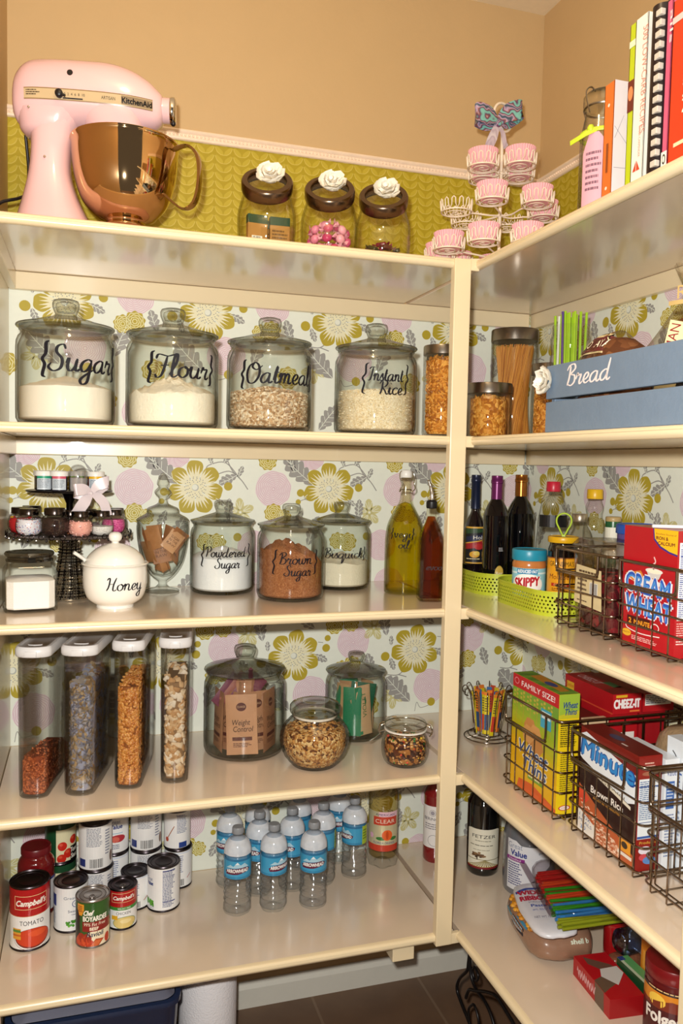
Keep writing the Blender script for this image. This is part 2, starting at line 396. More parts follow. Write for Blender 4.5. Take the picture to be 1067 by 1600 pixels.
def petal_flower(c, x, y, R, n=7, ph=0):
    # scalloped gold petals
    pts = []
    for i in range(n*16):
        t = i/16; a = ph+2*PI*t/n; f = abs(math.sin(PI*(t % 1)))**.45
        pts.append((x+math.cos(a)*R*(.60+.40*f+.02*math.sin(9*a*1.7)), y+math.sin(a)*R*(.60+.40*f+.02*math.sin(11*a))))
    c.poly(pts, GOLD, 2)
    sp = []
    for i in range(72):
        a = 2*PI*i/72+ph; t = (i/72*n) % 1; edge = abs(math.sin(PI*t))**.45
        r = R*(.50+.04*math.sin(i*5)) if i % 2 == 0 else R*(.60+.32*edge+.05*math.sin(i*7.3))*(.92)
        sp.append((x+math.cos(a)*r, y+math.sin(a)*r))
    c.poly(sp, '#ece6c4', 3)
    for k in range(n):
        a = ph+2*PI*k/n; c.line([(x+math.cos(a)*R*.3, y+math.sin(a)*R*.3), (x+math.cos(a)*R*.66, y+math.sin(a)*R*.66)], .0022, PAPER, 4)
    for rr, nn in ((.21, 9), (.27, 13), (.33, 16), (.38, 19)):
        for k in range(nn):
            a = 2*PI*k/nn+rr*9; c.ell(x+math.cos(a)*R*rr, y+math.sin(a)*R*rr, .0016, .0011, '#6f7380', 5, 5)
    c.ell(x, y, R*.125, R*.125, '#b9bcb4', 5); c.ell(x-.0014, y+.0008, R*.10, R*.10, '#e9ebdd', 6)
def rose(c, x, y, R, col='#d3a9bb', bg='#e8dade'):
    c.ell(x, y, R, R, bg, 1.2, 30, .03, 8)
    k = 0; r = R*.95
    while r > R*.06:
        c.line([(x+(r+.0011*math.sin(9*a+k))*math.cos(a), y+(r+.0011*math.sin(9*a+k))*math.sin(a)) for a in [2*PI*i/40 for i in range(41)]], .0013, col, 1.6); r -= R*.095; k += 1
def rosette(c, x, y, R):
    pts = [(x+R*(1+.07*math.sin(9*a))*math.cos(a), y+R*(1+.07*math.sin(9*a))*math.sin(a)) for a in [2*PI*i/54 for i in range(54)]]
    c.poly(pts, GOLD, 2)
    for f in (.82, .62, .42, .22):
        c.line([(x+R*f*(1+.06*math.sin(8*a+f*20))*math.cos(a), y+R*f*(1+.06*math.sin(8*a+f*20))*math.sin(a)) for a in [2*PI*i/32 for i in range(33)]], .0022, '#e4dfa8', 3)
def leaf(c, x, y, L, ang, w=.42, lobes=5, col=GREY):
    """lobed leaf from its foot at x,y"""
    ca, sa = math.cos(ang), math.sin(ang)
    A = []; B = []
    for i in range(lobes*6+1):
        t = i/(lobes*6); e = math.sin(PI*min(1, t*1.02))**.7*w*L/2; l = e*(.62+.38*abs(math.sin(PI*lobes*t)))
        A.append((t*L+l*.35, l)); B.append((t*L+l*.35, -l))
    pts = A+B[::-1]
    f = lambda p: (x+p[0]*ca-p[1]*sa, y+p[0]*sa+p[1]*ca)
    c.poly([f(p) for p in pts], col, 1.8)
    c.line([f((0, 0)), f((L*.5, .002)), f((L*.95, 0))], .0016, PAPER, 2.2)
    for k in range(1, lobes):
        t = k/lobes
        for sgn in (1, -1): c.line([f((t*L*.85, 0)), f((t*L*.85+L*.11, sgn*w*L*.28*math.sin(PI*t)))], .0012, PAPER, 2.2)
def stem(c, pts, w=.0028, col=GREY): c.line(cr(pts, 5), w, col, 1.7)
def pale(c, x, y, R, ph=0):
    for k in range(5):
        a = ph+2*PI*k/5; X, Y = x+math.cos(a)*R*.55, y+math.sin(a)*R*.55
        c.poly([(X+(R*.48*math.cos(t))*math.cos(a)-(R*.3*math.sin(t))*math.sin(a), Y+(R*.48*math.cos(t))*math.sin(a)+(R*.3*math.sin(t))*math.cos(a)) for t in [2*PI*i/14 for i in range(14)]], PALE, 1.5)
        for q in (-.3, 0, .3): c.line([(x+math.cos(a+q*.5)*R*.25, y+math.sin(a+q*.5)*R*.25), (x+math.cos(a+q)*R*.8, y+math.sin(a+q)*R*.8)], .0013, PAPER, 1.7)
def cone_bud(c, x, y, r): c.ell(x, y, r, r, GOLD, 2.4, 18)
def tileA(c, x, y):
    rose(c, x-.159, y-.002, .050); rose(c, x-.05, y+.088, .036)
    leaf(c, x-.045, y+.010, .115, 2.42, .5); leaf(c, x-.10, y+.045, .06, 1.9, .4, 4)
    petal_flower(c, x, y, .074, 7, .25)
    cone_bud(c, x-.082, y-.012, .0105); cone_bud(c, x-.088, y-.037, .0075); stem(c, [(x-.085, y-.036), (x-.07, y-.03), (x-.058, y-.033)], .002); leaf(c, x-.072, y-.03, .018, .9, .5, 2)
    rosette(c, x-.176, y+.075, .025)
    stem(c, [(x+.142, y-.004), (x+.125, y+.02), (x+.1, y+.045), (x+.085, y+.075)]); stem(c, [(x+.118, y+.03), (x+.09, y+.045), (x+.058, y+.036)]); stem(c, [(x+.12, y+.025), (x+.08, y+.068), (x+.035, y+.06), (x+.028, y+.045)])
    leaf(c, x+.116, y+.03, .032, 1.2, .5, 3); leaf(c, x+.112, y+.035, .055, 3.6, .55, 4); leaf(c, x+.075, y+.065, .035, 1.0, .5, 3); leaf(c, x+.045, y+.062, .028, 1.9, .5, 3)
    cone_bud(c, x+.088, y+.004, .0115)
    pale(c, x+.122, y-.066, .038, .4); leaf(c, x+.09, y-.09, .062, 1.55, .45, 5); leaf(c, x+.055, y-.028, .03, -.7, .5, 3)
    rosette(c, x+.028, y-.146, .023); rosette(c, x+.058, y-.150, .026); cone_bud(c, x+.115, y-.134, .0115)
    rosette(c, x-.158, y-.068, .025); rosette(c, x-.128, y-.078, .020)
    leaf(c, x-.075, y-.06, .05, -2.0, .5, 4)
    leaf(c, x-.06, y-.16, .09, 1.2, .45, 5); rose(c, x+.16, y-.16, .045)
def tileB(c, x, y):
    rose(c, x+.050, y-.112, .052); rose(c, x+.175, y+.030, .048)
    leaf(c, x-.012, y-.155, .11, 2.35, .55); stem(c, [(x-.085, y-.07), (x-.05, y-.072), (x-.02, y-.045)]); stem(c, [(x-.05, y-.072), (x-.025, y-.08)])
    pale(c, x-.066, y-.134, .038, .9); pale(c, x-.13, y+.07, .038, .2)
    petal_flower(c, x, y, .075, 7, .1)
    cone_bud(c, x-.093, y-.016, .0135); leaf(c, x-.078, y-.02, .04, -1.2, .5, 4); leaf(c, x-.075, y+.015, .03, 1.6, .5, 3)
    cone_bud(c, x+.056, y-.160, .0125); stem(c, [(x+.048, y-.170), (x+.022, y-.175), (x+.01, y-.158), (x+.004, y-.185)], .0018)
    cone_bud(c, x+.094, y+.018, .0115); cone_bud(c, x+.098, y+.046, .009); stem(c, [(x+.085, y+.034), (x+.07, y+.036)], .002); leaf(c, x+.058, y+.0, .045, -.45, .5, 4)
    rosette(c, x+.118, y+.082, .025); rosette(c, x+.168, y+.084, .022)
    leaf(c, x-.09, y+.045, .075, 1.75, .5, 5); leaf(c, x+.06, y+.075, .05, 2.6, .5, 3)
    rosette(c, x+.172, y-.016-.02, .026); rosette(c, x+.142, y-.024-.02, .023)
    leaf(c, x+.12, y-.13, .09, 1.2, .5, 5); rosette(c, x-.14, y-.16, .03); leaf(c, x-.13, y-.06, .06, 1.9, .5, 4)
def paper(c, u0, u1, z0, z1, ref, zf, kind, w=.37):
    c.rect(u0, z0, u1, z1, PAPER, .5)
    t = Cv(); k = math.floor((u0-ref)/w)-1
    while ref+k*w < u1+w:
        kind(t, ref+k*w, zf)
        if zf-.235 > z0-.1:
            rose(t, ref+k*w+.185, zf-.27, .045); rosette(t, ref+k*w+.1, zf-.24, .028); leaf(t, ref+k*w-.05, zf-.30, .09, .9, .5)
        k += 1
    return t
def band(c, u0, u1, z0, z1):
    c.rect(u0, z0, u1, z1, '#a8961f', .5)
    t = Cv(); W_ = .048; H_ = .022; i = 0; u = u0-W_
    while u < u1+W_:
        z = z0-H_
        while z < z1:
            for sg in (1, -1):
                # a curved leaf rising outwards from the column's midrib
                P0 = [(0, 0), (.35, -.02), (.80, .25), (1, .85), (.80, .95), (.45, .72), (.15, .45)]
                t.poly([(u+sg*a*W_*.48, z+b*H_*1.05) for a, b in P0], '#b6a433', 1)
                t.line([(u+sg*a*W_*.48, z+b*H_*1.05) for a, b in cr([(.0, .02), (.4, .08), (.8, .42), (.98, .86)], 3)], .0014, '#c6b75c', 1.4)
            z += H_
        u += W_; i += 1
    return t
def finish_wall(name, f, parts, slab, label):
    mb = MB(); mb.box(*slab, TAN)
    for cv, clip, rough in parts: cv.dump(mb, f, clip=clip, rough=rough, base=.0004, step=.00012, spec=.35)
    o = mb.build(name, smooth=0); tag(o, label, 'wall', kind='structure'); return o
secs = [(ZS[1], ZS[0]-.02), (ZS[2], ZS[1]-.02), (ZS[3], ZS[2]-.02), (ZS[4], ZS[3]-.02)]
ZM0, ZM1 = 2.2532, 2.2794
# back wall: u = x
base = Cv(); T_ = []
specs = [(-.977, 1.818, tileB, .36), (-1.006, 1.355, tileA, .372), (-.727, .885, tileB, .367), (-.86, .44, tileA, .37)]
for (z0, z1), (ref, zf, kd, wd) in zip(secs, specs): T_.append((paper(base, XL, 0, z0, z1, ref, zf, kd, wd), (XL, z0, 0, z1), .5))
bnd = band(base, XL, 0, ZS[0], ZM0)
finish_wall('wall_back', PLN((0, 0, 0), (1, 0, 0), (0, 0, 1)), [(base, None, .5)]+T_+[(bnd, (XL, ZS[0], 0, ZM0), .4)],
    (((XL-.1)/2, .04, 1.32), (abs(XL)+.1+.16, .0798, 2.87)), 'back closet wall with floral wallpaper, green leaf band and tan upper part')
# right wall: u = -y
base = Cv(); T_ = []
specs = [(.45, 1.822, tileB, .36), (.126, 1.356, tileA, .372), (.30, .885, tileB, .367), (.2, .44, tileA, .37)]
for (z0, z1), (ref, zf, kd, wd) in zip(secs, specs): T_.append((paper(base, 0, 1.5, z0, z1, ref, zf, kd, wd), (0, z0, 1.5, z1), .5))
bnd = band(base, 0, 1.5, ZS[0], ZM0)
finish_wall('wall_right', PLN((0, 0, 0), (0, -1, 0), (0, 0, 1)), [(base, None, .5)]+T_+[(bnd, (0, ZS[0], 1.5, ZM0), .4)],
    ((.04, -1.1, 1.32), (.0798, 2.2, 2.87)), 'right closet wall with floral wallpaper, green leaf band and tan upper part')
mb = MB(); mb.box((XL-.04, -.6, 1.32), (.08, 1.2, 2.87), TAN)
mb.box((XL+.0008, -.24, .89), (.0018, .47, 2.02), paint)
tag(mb.build('wall_left', smooth=0), 'left closet wall, cream beside the shelves and tan above', 'wall', kind='structure')
mb = MB(); mb.box((XL/2, -1.2, 2.78), (1.7, 2.6, .05), P('#e6d8bd', .7)); tag(mb.build('ceiling', smooth=0), 'plain cream ceiling', 'ceiling', kind='structure')
# floor: brown tiles
def fl(mm, N, L):
    b = N['Principled BSDF']; b.inputs['Roughness'].default_value = .45
    tc = N.new('ShaderNodeTexCoord'); br = N.new('ShaderNodeTexBrick'); br.offset = 0; br.inputs['Scale'].default_value = 1
    br.inputs['Brick Width'].default_value = .33; br.inputs['Row Height'].default_value = .33; br.inputs['Mortar Size'].default_value = .004
    ns = N.new('ShaderNodeTexNoise'); ns.inputs['Scale'].default_value = 9; ns.inputs['Detail'].default_value = 8
    mx = N.new('ShaderNodeMix'); mx.data_type = 'RGBA'; mx.inputs[6].default_value = (*srgb('#5a4232'), 1); mx.inputs[7].default_value = (*srgb('#7a5f49'), 1)
    L.new(tc.outputs['Object'], ns.inputs['Vector']); L.new(tc.outputs['Object'], br.inputs['Vector']); L.new(ns.outputs[0], mx.inputs[0])
    L.new(mx.outputs[2], br.inputs['Color1']); L.new(mx.outputs[2], br.inputs['Color2']); br.inputs['Mortar'].default_value = (*srgb('#7d6652'), 1)
    L.new(br.outputs[0], b.inputs['Base Color'])
mb = MB(); mb.box((-.7, -1.1, FZ-.02), (2.0, 2.6, .04), mk('floor', fl)); tag(mb.build('floor', smooth=0), 'brown stone tile floor', 'floor', kind='structure')
white = P('#d9d6cb', .45, 0, .03, 40, .2, 90)
mb = MB(); mb.loft([[(x, 0, FZ), (x, -.015, FZ), (x, -.015, FZ+.055), (x, -.010, FZ+.066), (x, -.006, FZ+.070), (x, 0, FZ+.072)] for x in (XL, 0)], white)
tag(mb.build('baseboard_back', smooth=0), 'pale baseboard along the back wall', 'baseboard', kind='structure')
mb = MB(); mb.loft([[(0, y, FZ), (0, y, FZ+.072), (-.006, y, FZ+.070), (-.010, y, FZ+.066), (-.015, y, FZ+.055), (-.015, y, FZ)] for y in (-.015, -2.1)], white)
tag(mb.build('baseboard_right', smooth=0), 'pale baseboard along the right wall', 'baseboard', kind='structure')
# decorative moulding above the green band, with a row of beads
def mould(name, f, L_, label):
    mb = MB(); h = ZM1-ZM0
    sec = [(0, 0), (.006, 0), (.009, .003), (.009, .007), (.006, .009), (.006, .016), (.010, .018), (.012, .022), (.010, h), (0, h)]
    mm = P('#f0dcc8', .4)
    mb.loft([[f(u, d, ZM0+z) for d, z in sec] for u in (0, L_)], mm)
    n = int(L_/.010)
    for i in range(n): mb.ball(f((i+.5)*L_/n, .0065, ZM0+.0125), (.0033, .0033, .0033), mm, 6)
    tag(mb.build(name, smooth=50), label, 'moulding', kind='structure')
mould('trim_1', lambda u, d, z: (XL+u, -d, z), abs(XL), 'beaded cream moulding on the back wall')
mould('trim_2', lambda u, d, z: (-d, -u, z), 1.5, 'beaded cream moulding on the right wall')

# ------------------------------------------------------------------ shelves
NOSE = [(0, 0), (0, -NT), (.006, -NT), (.010, -NT*.92), (.013, -NT*.72), (.0145, -NT*.55), (.013, -NT*.36), (.0145, -NT*.30), (.013, -.002), (.010, 0)]
for i, z in enumerate(ZS):
    nm = ['top', 'second', 'third', 'fourth', 'bottom'][i]
    s = E('shelf', '%s cream painted shelf along the back wall' % nm if i in (0, 4) else '%s cream painted shelf from the top along the back wall' % nm, 'shelf', (XL, 0, z), group='shelves of the closet')
    mb = MB(); mb.box(((XF-XL)/2+.0015, (YF+.014)/2-.0015, -.009), (XF-XL-.003, abs(YF)-.017, .018), board, .001); mb.build('board', s, 0)
    x1 = -.4828-XL if i < 5 else 0
    mb = MB(); mb.loft([[(x, YF+.0145-d, q) for d, q in NOSE] for x in (.001, x1)], paint); mb.build('nosing', s, 50)
    mb = MB(); mb.box(((-XL)/2-.012, -.010, -.040), (-XL-.03, .018, .043), paint, .002); mb.build('rear_cleat', s, 0)
    mb = MB(); mb.box((.010, -.235, -.040), (.018, .43, .043), paint, .002); mb.build('side_cleat', s, 0)
    s2 = E('shelf', '%s cream painted shelf along the right wall' % nm if i in (0, 4) else '%s cream painted shelf from the top along the right wall' % nm, 'shelf', (0, 0, z), group='shelves of the closet')
    mb = MB(); mb.box(((XF+.014)/2-.0015, -1.05, -.009), (abs(XF)-.017, 2.1-.004, .018), board, .001); mb.build('board', s2, 0)
    mb = MB(); mb.loft([[(XF+.0145-d, y, q) for d, q in NOSE] for y in (YF+.006, -2.1)][::-1], paint); mb.build('nosing', s2, 50)
    mb = MB(); mb.box((XF+.004-.008, YF+.003, -.012), (.026, .012, .026), paint, .001); mb.build('end_block', s2, 0)
    mb = MB(); mb.box((-.010, -1.05, -.040), (.018, 2.08, .043), paint, .002); mb.build('rear_cleat', s2, 0)
mb = MB(); mb.box((-.4622, YF+.006, (1.9+.2751)/2), (.0412, .022, 1.9-.2751-.0), paint, .002)
tag(mb.build('corner_post', smooth=0), 'cream upright post where the two runs of shelves meet', 'post')
mb = MB(); mb.box((XF-.009, -1.253, (FZ+1.9)/2), (.0165, .040, 1.9-FZ), paint, .002)
tag(mb.build('shelf_post', smooth=0), 'cream upright post in front of the right shelves at the photo edge', 'post')
mb = MB(); mb.box((-.56, -.2375, .2625), (.055, .43, .033), paint, .002)
tag(mb.build('shelf_bracket', smooth=0), 'cream wooden bracket under the bottom back shelf', 'bracket')

# ------------------------------------------------------------------ materials for the things
GL = GLASS('#fefefe', '#a3a898'); GLG = GLASS('#fdfefd', '#4a4f3e', name='thick', f0=.045, ep=3.6); GLL = GLASS('#fbfcf9', '#4a4838', name='lidglass', f0=.06, ep=2.2); GLC = GLASS('#fefefd', '#a8a498', name='clear')
STEEL = P('#8d847a', .28, 1, .05, 40); CHROME = P('#d8d4cc', .12, 1, .02, 30); DARKWIRE = P('#5c4c40', .25, 1, .08, 60)
WHITE = P('#f1efe9', .35, 0, .02); BLACK = P('#141318', .4); CER = P('#f3f1ea', .12, 0, .015, coat=.5)
INK = '#17151d'
Z1, Z2, Z3, Z4, Z5 = ZS
def fill(mb, r, h0, hp, mat, n=36, k=9, peak=(0, 0), pw=1.3, nz=.002, f=60, bot=None):
    """a heap: flat bottom, upright side, uneven heaped top"""
    rb = bot if bot else [(0, .0), (r*.9, .0), (r, .006)]
    prof = list(rb)+[(r, h0*t) for t in (.3, .65)]
    mb.lathe(prof, mat, n)
    vs = []; fs = []
    def h(x, y):
        d = math.hypot(x-peak[0]*r, y-peak[1]*r)/(r*(1+.4*math.hypot(*peak)))
        return h0+(hp-h0)*max(0, 1-d)**pw+nz*noise.noise(Vector((x*f, y*f, r*50)))
    vs.append((0, 0, h(0, 0)))
    for i in range(1, k+1):
        for j in range(n):
            a = 2*PI*j/n; q = r*i/k; x, y = q*math.cos(a), q*math.sin(a); vs.append((x, y, h(x, y)))
    for j in range(n): vs.append((r*math.cos(2*PI*j/n), r*math.sin(2*PI*j/n), h0*.65))
    for j in range(n): fs.append((0, 1+j, 1+(j+1) % n))
    for i in range(k):
        for j in range(n): a = 1+i*n+j; b = 1+i*n+(j+1) % n; fs.append((a, a+n, b+n, b))
    mb.add(vs, fs, mat); return mb
def heap(name, label, cat, x, y, z, r, h0, hp, mat, **kw):
    mb = MB(); fill(mb, r, h0, hp, mat, **kw); o = mb.build(name, None, 50, (x, y, z)); return tag(o, label, cat, kind='stuff')
def lettering(parent, r, cv, ang, color='vinyl'):
    mb = MB(); cv.dump(mb, CYL(r, ang), seg=.008, rough=.6, base=.0006, spec=.2); mb.build('lettering', parent, 0)

def heritage(label, x, y, z, r, H, name='storage_jar', group=None):
    j = E(name, label, 'jar', (x, y, z), face(x, y), group)
    rib = lambda a, i, zz: 1+(.004*math.cos(16*a) if 3 <= i <= 4 or 11 <= i <= 12 else 0)
    mb = MB(); t = .0035
    mb.lathe([(0, .001), (r*.84, .0), (r*.95, .004), (r*.995, .014), (r, .03), (r, .60*H), (r*.99, .655*H), (r*.95, .695*H), (r*.905, .712*H), (r*.90, .735*H), (r*.935, .745*H), (r*.935, .76*H), (r*.90, .765*H),
              (r*.865, .75*H), (r*.865, .71*H), (r*.93-t, .68*H), (r-t*1.2, .62*H), (r-t, .03), (r*.94, .011), (r*.84, .007), (0, .007)], GLG, 56, rad=rib)
    mb.build('glass_body', j, 50)
    mb = MB()
    mb.lathe([(0, .775*H), (r*.86, .765*H), (r*.88, .768*H), (r*.985, .769*H), (r*1.0, .778*H), (r*.99, .787*H), (r*.9, .795*H), (r*.7, .815*H), (r*.5, .838*H), (r*.33, .856*H), (r*.235, .868*H), (r*.215, .882*H),
              (r*.235, .90*H), (r*.27, .935*H), (r*.275, .968*H), (r*.25, .99*H), (r*.17, H), (0, .998*H)], GLL, 48)
    mb.lathe([(0, .895*H), (r*.17, .90*H), (r*.21, .935*H), (r*.2, .965*H), (r*.12, .98*H), (0, .982*H)], GLG, 32)
    mb.build('glass_lid', j, 50)
    return j
# --- second shelf: big canisters
def word_jar(word, x, y, r, H, ctr, width, base, unit, **k):
    pass
SUG = (-1.325, -.329, .1015, .268); FLO = (-1.100, -.329, .1013, .266); OAT = (-.881, -.333, .0971, .261); RIC = (-.620, -.331, .0985, .266)
D = math.radians
def rng_text(j, r, cvs, deg): lettering(j, r+.0006, cvs, D(deg))
j = heritage('large round glass canister lettered Sugar at the left end of the second shelf', SUG[0], SUG[1], Z2, SUG[2], SUG[3], group='glass canisters with knobbed lids')
rng_text(j, SUG[2], Cv().cur('{Sugar}', 0, .108, .0255, INK, 1, .2, .172), 20)
heap('sugar', 'white granulated sugar inside the glass canister lettered Sugar', 'sugar', SUG[0], SUG[1], Z2+.0085, .094, .070, .098, P('#efe7da', .8, 0, .03, 200, .3, 900), pw=.8, nz=.002)
j = heritage('large round glass canister lettered Flour, second on the second shelf', FLO[0], FLO[1], Z2, FLO[2], FLO[3], group='glass canisters with knobbed lids')
rng_text(j, FLO[2], Cv().cur('{Flour}', 0, .106, .0235, INK, 1, .2, .155), 12)
heap('flour', 'heaped white flour inside the glass canister lettered Flour', 'flour', FLO[0], FLO[1], Z2+.0085, .0935, .066, .112, P('#f1ead9', .9, 0, .03, 100, .9, 160), pw=.95, nz=.011, f=70)
j = heritage('large round glass canister lettered Oatmeal, third on the second shelf', OAT[0], OAT[1], Z2, OAT[2], OAT[3], group='glass canisters with knobbed lids')
rng_text(j, OAT[2], Cv().cur('{Oatmeal}', 0, .104, .022, INK, 1, .2, .19), 16)
OATM = GRAN(['#d9c2a2', '#bf9e78', '#e6d7bd', '#a98560', '#cdb08c'], 170, .9, .004)
def flakes(mb, r, h0, hp, mats, n, size, rr, pk=(0, 0), thick=.3):
    """loose flakes lying against the glass and on top"""
    for i in range(n):
        if rr.random() < .62: a = rr.uniform(0, 2*PI); q = r*.955-size*.3; z = rr.uniform(.004, h0)
        else: a = rr.uniform(0, 2*PI); q = r*math.sqrt(rr.random())*.96; z = h0+(hp-h0)*max(0, 1-q/r)
        s = size*rr.uniform(.7, 1.25)
        T = Matrix.Translation((q*math.cos(a), q*math.sin(a), z)) @ Matrix.Rotation(rr.uniform(0, 6), 4, 'Z') @ Matrix.Rotation(rr.uniform(0, 6), 4, 'X')
        mb.ball((0, 0, 0), (s, s*.75, s*thick), mats[rr.randrange(len(mats))], 6, T)
def heap_flakes(name, label, cat, x, y, z, r, h0, hp, core, mats, n, size, seed=1, **kw):
    mb = MB(); fill(mb, r*.93, h0, hp, core, **kw); flakes(mb, r, h0, hp, mats, n, size, random.Random(seed), thick=kw.get('thick', .3) if False else .35)
    return tag(mb.build(name, None, 40, (x, y, z)), label, cat, kind='stuff')
heap_flakes('oat_flakes', 'rolled oat flakes filling the glass canister lettered Oatmeal', 'oats', OAT[0], OAT[1], Z2+.0085, .0915, .078, .097, OATM, [P('#d9c2a2', .8), P('#bf9e78', .8), P('#e6d7bd', .8), P('#a98560', .8)], 1500, .0042, 2)
j = heritage('large round glass canister lettered Instant Rice, fourth on the second shelf', RIC[0], RIC[1], Z2, RIC[2], RIC[3], group='glass canisters with knobbed lids')
c = Cv().cur('Instant', 0, .122, .0155, INK, 1, .2, .085).cur('Rice', .012, .092, .0155, INK, 1, .2, .058).cur('{', -.05, .106, .0245, INK, 1, .13).cur('}', .052, .106, .0245, INK, 1, .13)
rng_text(j, RIC[2], c, 14)
heap_flakes('rice', 'pale instant rice filling the glass canister lettered Instant Rice', 'rice', RIC[0], RIC[1], Z2+.0085, .092, .094, .103, GRAN(['#e8d8b8', '#f1e6cb', '#dcc89f'], 420, .6, .002), [P('#eadcbd', .6), P('#f3ead2', .6), P('#d9c59c', .6)], 1500, .0023, 3)
# --- steel-lidded pasta jars
def steel_jar(label, x, y, z, r, H, lid, group='glass pasta jars with steel lids'):
    j = E('pasta_jar', label, 'jar', (x, y, z), face(x, y), group); t = .003
    mb = MB(); mb.lathe([(0, 0), (r*.88, 0), (r*.97, .004), (r, .012), (r, H-lid-.003), (r*.975, H-lid), (r*.975, H-.004), (r*.975-t, H-.004), (r*.975-t, H-lid), (r-t, H-lid-.004), (r-t, .014), (r*.9, .007), (0, .007)], GLC, 40); mb.build('glass_body', j)
    mb = MB(); mb.lathe([(0, H-.012), (r*.98, H-lid), (r*1.01, H-lid), (r*1.01, H-.003), (r*.985, H), (r*.9, H-.0005), (r*.88, H-.002), (0, H-.002)], STEEL, 40); mb.build('steel_lid', j)
    return j
PASTA = ['#c07a26', '#d8953c', '#a8641d', '#e6aa50']
PM = [P(q, .5) for q in PASTA]
rr = random.Random(5)
def curl(mb, T, s, mat, kind):
    if kind == 'bow':
        n = 6; pts = [(-s, -s*.7, 0), (-s*.9, s*.7, .0), (0, s*.22, s*.15), (s*.9, s*.7, 0), (s, -s*.7, 0), (0, -s*.22, s*.15)]
        mb.add(pts, [(0, 1, 2, 5), (5, 2, 3, 4)], mat, T); mb.add([(a, b, c-.0012) for a, b, c in pts], [(5, 2, 1, 0), (4, 3, 2, 5)], mat, T)
    elif kind == 'spiral':
        mb.tube([(-s+k*s*.2, s*.42*math.cos(k*1.1), s*.42*math.sin(k*1.1)) for k in range(11)], s*.2, mat, 5, T=T)
    elif kind == 'elbow':
        mb.tube([(s*math.cos(k*.5), s*math.sin(k*.5), 0) for k in range(6)], s*.36, mat, 6, T=T)
def pasta(name, label, x, y, z, r, h, kind, n, s, seed):
    rr = random.Random(seed); mb = MB(); fill(mb, r*.84, h, h+.004, PM[2] if False else GRAN(PASTA, 140, .8, .004), nz=.003)
    for i in range(n):
        if rr.random() < .85: a = rr.uniform(0, 2*PI); q = r-s*(.9 if kind == 'spiral' else 1.15); zz = rr.uniform(1.7*s, h)
        else: a = rr.uniform(0, 2*PI); q = (r-1.5*s)*math.sqrt(rr.random()); zz = h+s*.4
        T = Matrix.Translation((q*math.cos(a), q*math.sin(a), zz)) @ Matrix.Rotation(a, 4, 'Z') @ Matrix.Rotation(PI/2+rr.uniform(-.3, .3), 4, 'Y') @ Matrix.Rotation(rr.uniform(0, 6), 4, 'Z')
        curl(mb, T, s*rr.uniform(.8, 1.1), PM[rr.randrange(4)], kind)
    return tag(mb.build(name, None, 30, (x, y, z)), label, 'pasta', kind='stuff')
steel_jar('tall glass jar of spiral pasta with steel lid, left of the corner post', -.452, -.345, Z2, .047, .222, .022)
pasta('spiral_pasta', 'orange spiral pasta filling the jar left of the corner post', -.452, -.345, Z2+.008, .043, .178, 'spiral', 420, .008, 1)
steel_jar('short wide glass jar of bow tie pasta with steel lid, right of the corner post', -.301, -.301, Z2, .0589, .142, .026)
pasta('bow_tie_pasta', 'orange bow tie pasta filling the short wide jar', -.301, -.301, Z2+.008, .055, .093, 'bow', 330, .0095, 2)
steel_jar('tallest glass jar of spaghetti with dark steel lid near the wall corner', -.149, -.154, Z2, .0645, .310, .032)
mb = MB(); rr = random.Random(9)
for i in range(330):
    a = rr.uniform(0, 2*PI); q = .030*math.sqrt(rr.random()) if i > 260 else .0; a2 = a+rr.uniform(.9, 1.5); R0 = .051; 
    pts = [(R0*math.cos(a)*.93, R0*math.sin(a)*.93, .001), (.036*math.cos((a+a2)/2)*1.08, .036*math.sin((a+a2)/2)*1.08, .115), (R0*math.cos(a2), R0*math.sin(a2), .255+rr.uniform(-.006, .003))]
    mb.tube(cr(pts, 4), .0012, PM[rr.choice((0, 1, 1, 2))], 5)
mb.lathe([(0, .002), (.046, .002), (.036, .115), (.046, .25), (0, .25)], P('#c98a3a', .6), 20)
tag(mb.build('spaghetti', None, 40, (-.149, -.154, Z2+.008)), 'bundle of long spaghetti standing in the tallest jar', 'pasta', kind='stuff')
steel_jar('medium glass jar of ring pasta with dark steel lid half behind the bread crate', -.150, -.340, Z2, .0460, .196, .027)
pasta('ring_pasta', 'orange ring pasta in the jar half behind the bread crate', -.150, -.340, Z2+.008, .042, .150, 'elbow', 420, .006, 3)
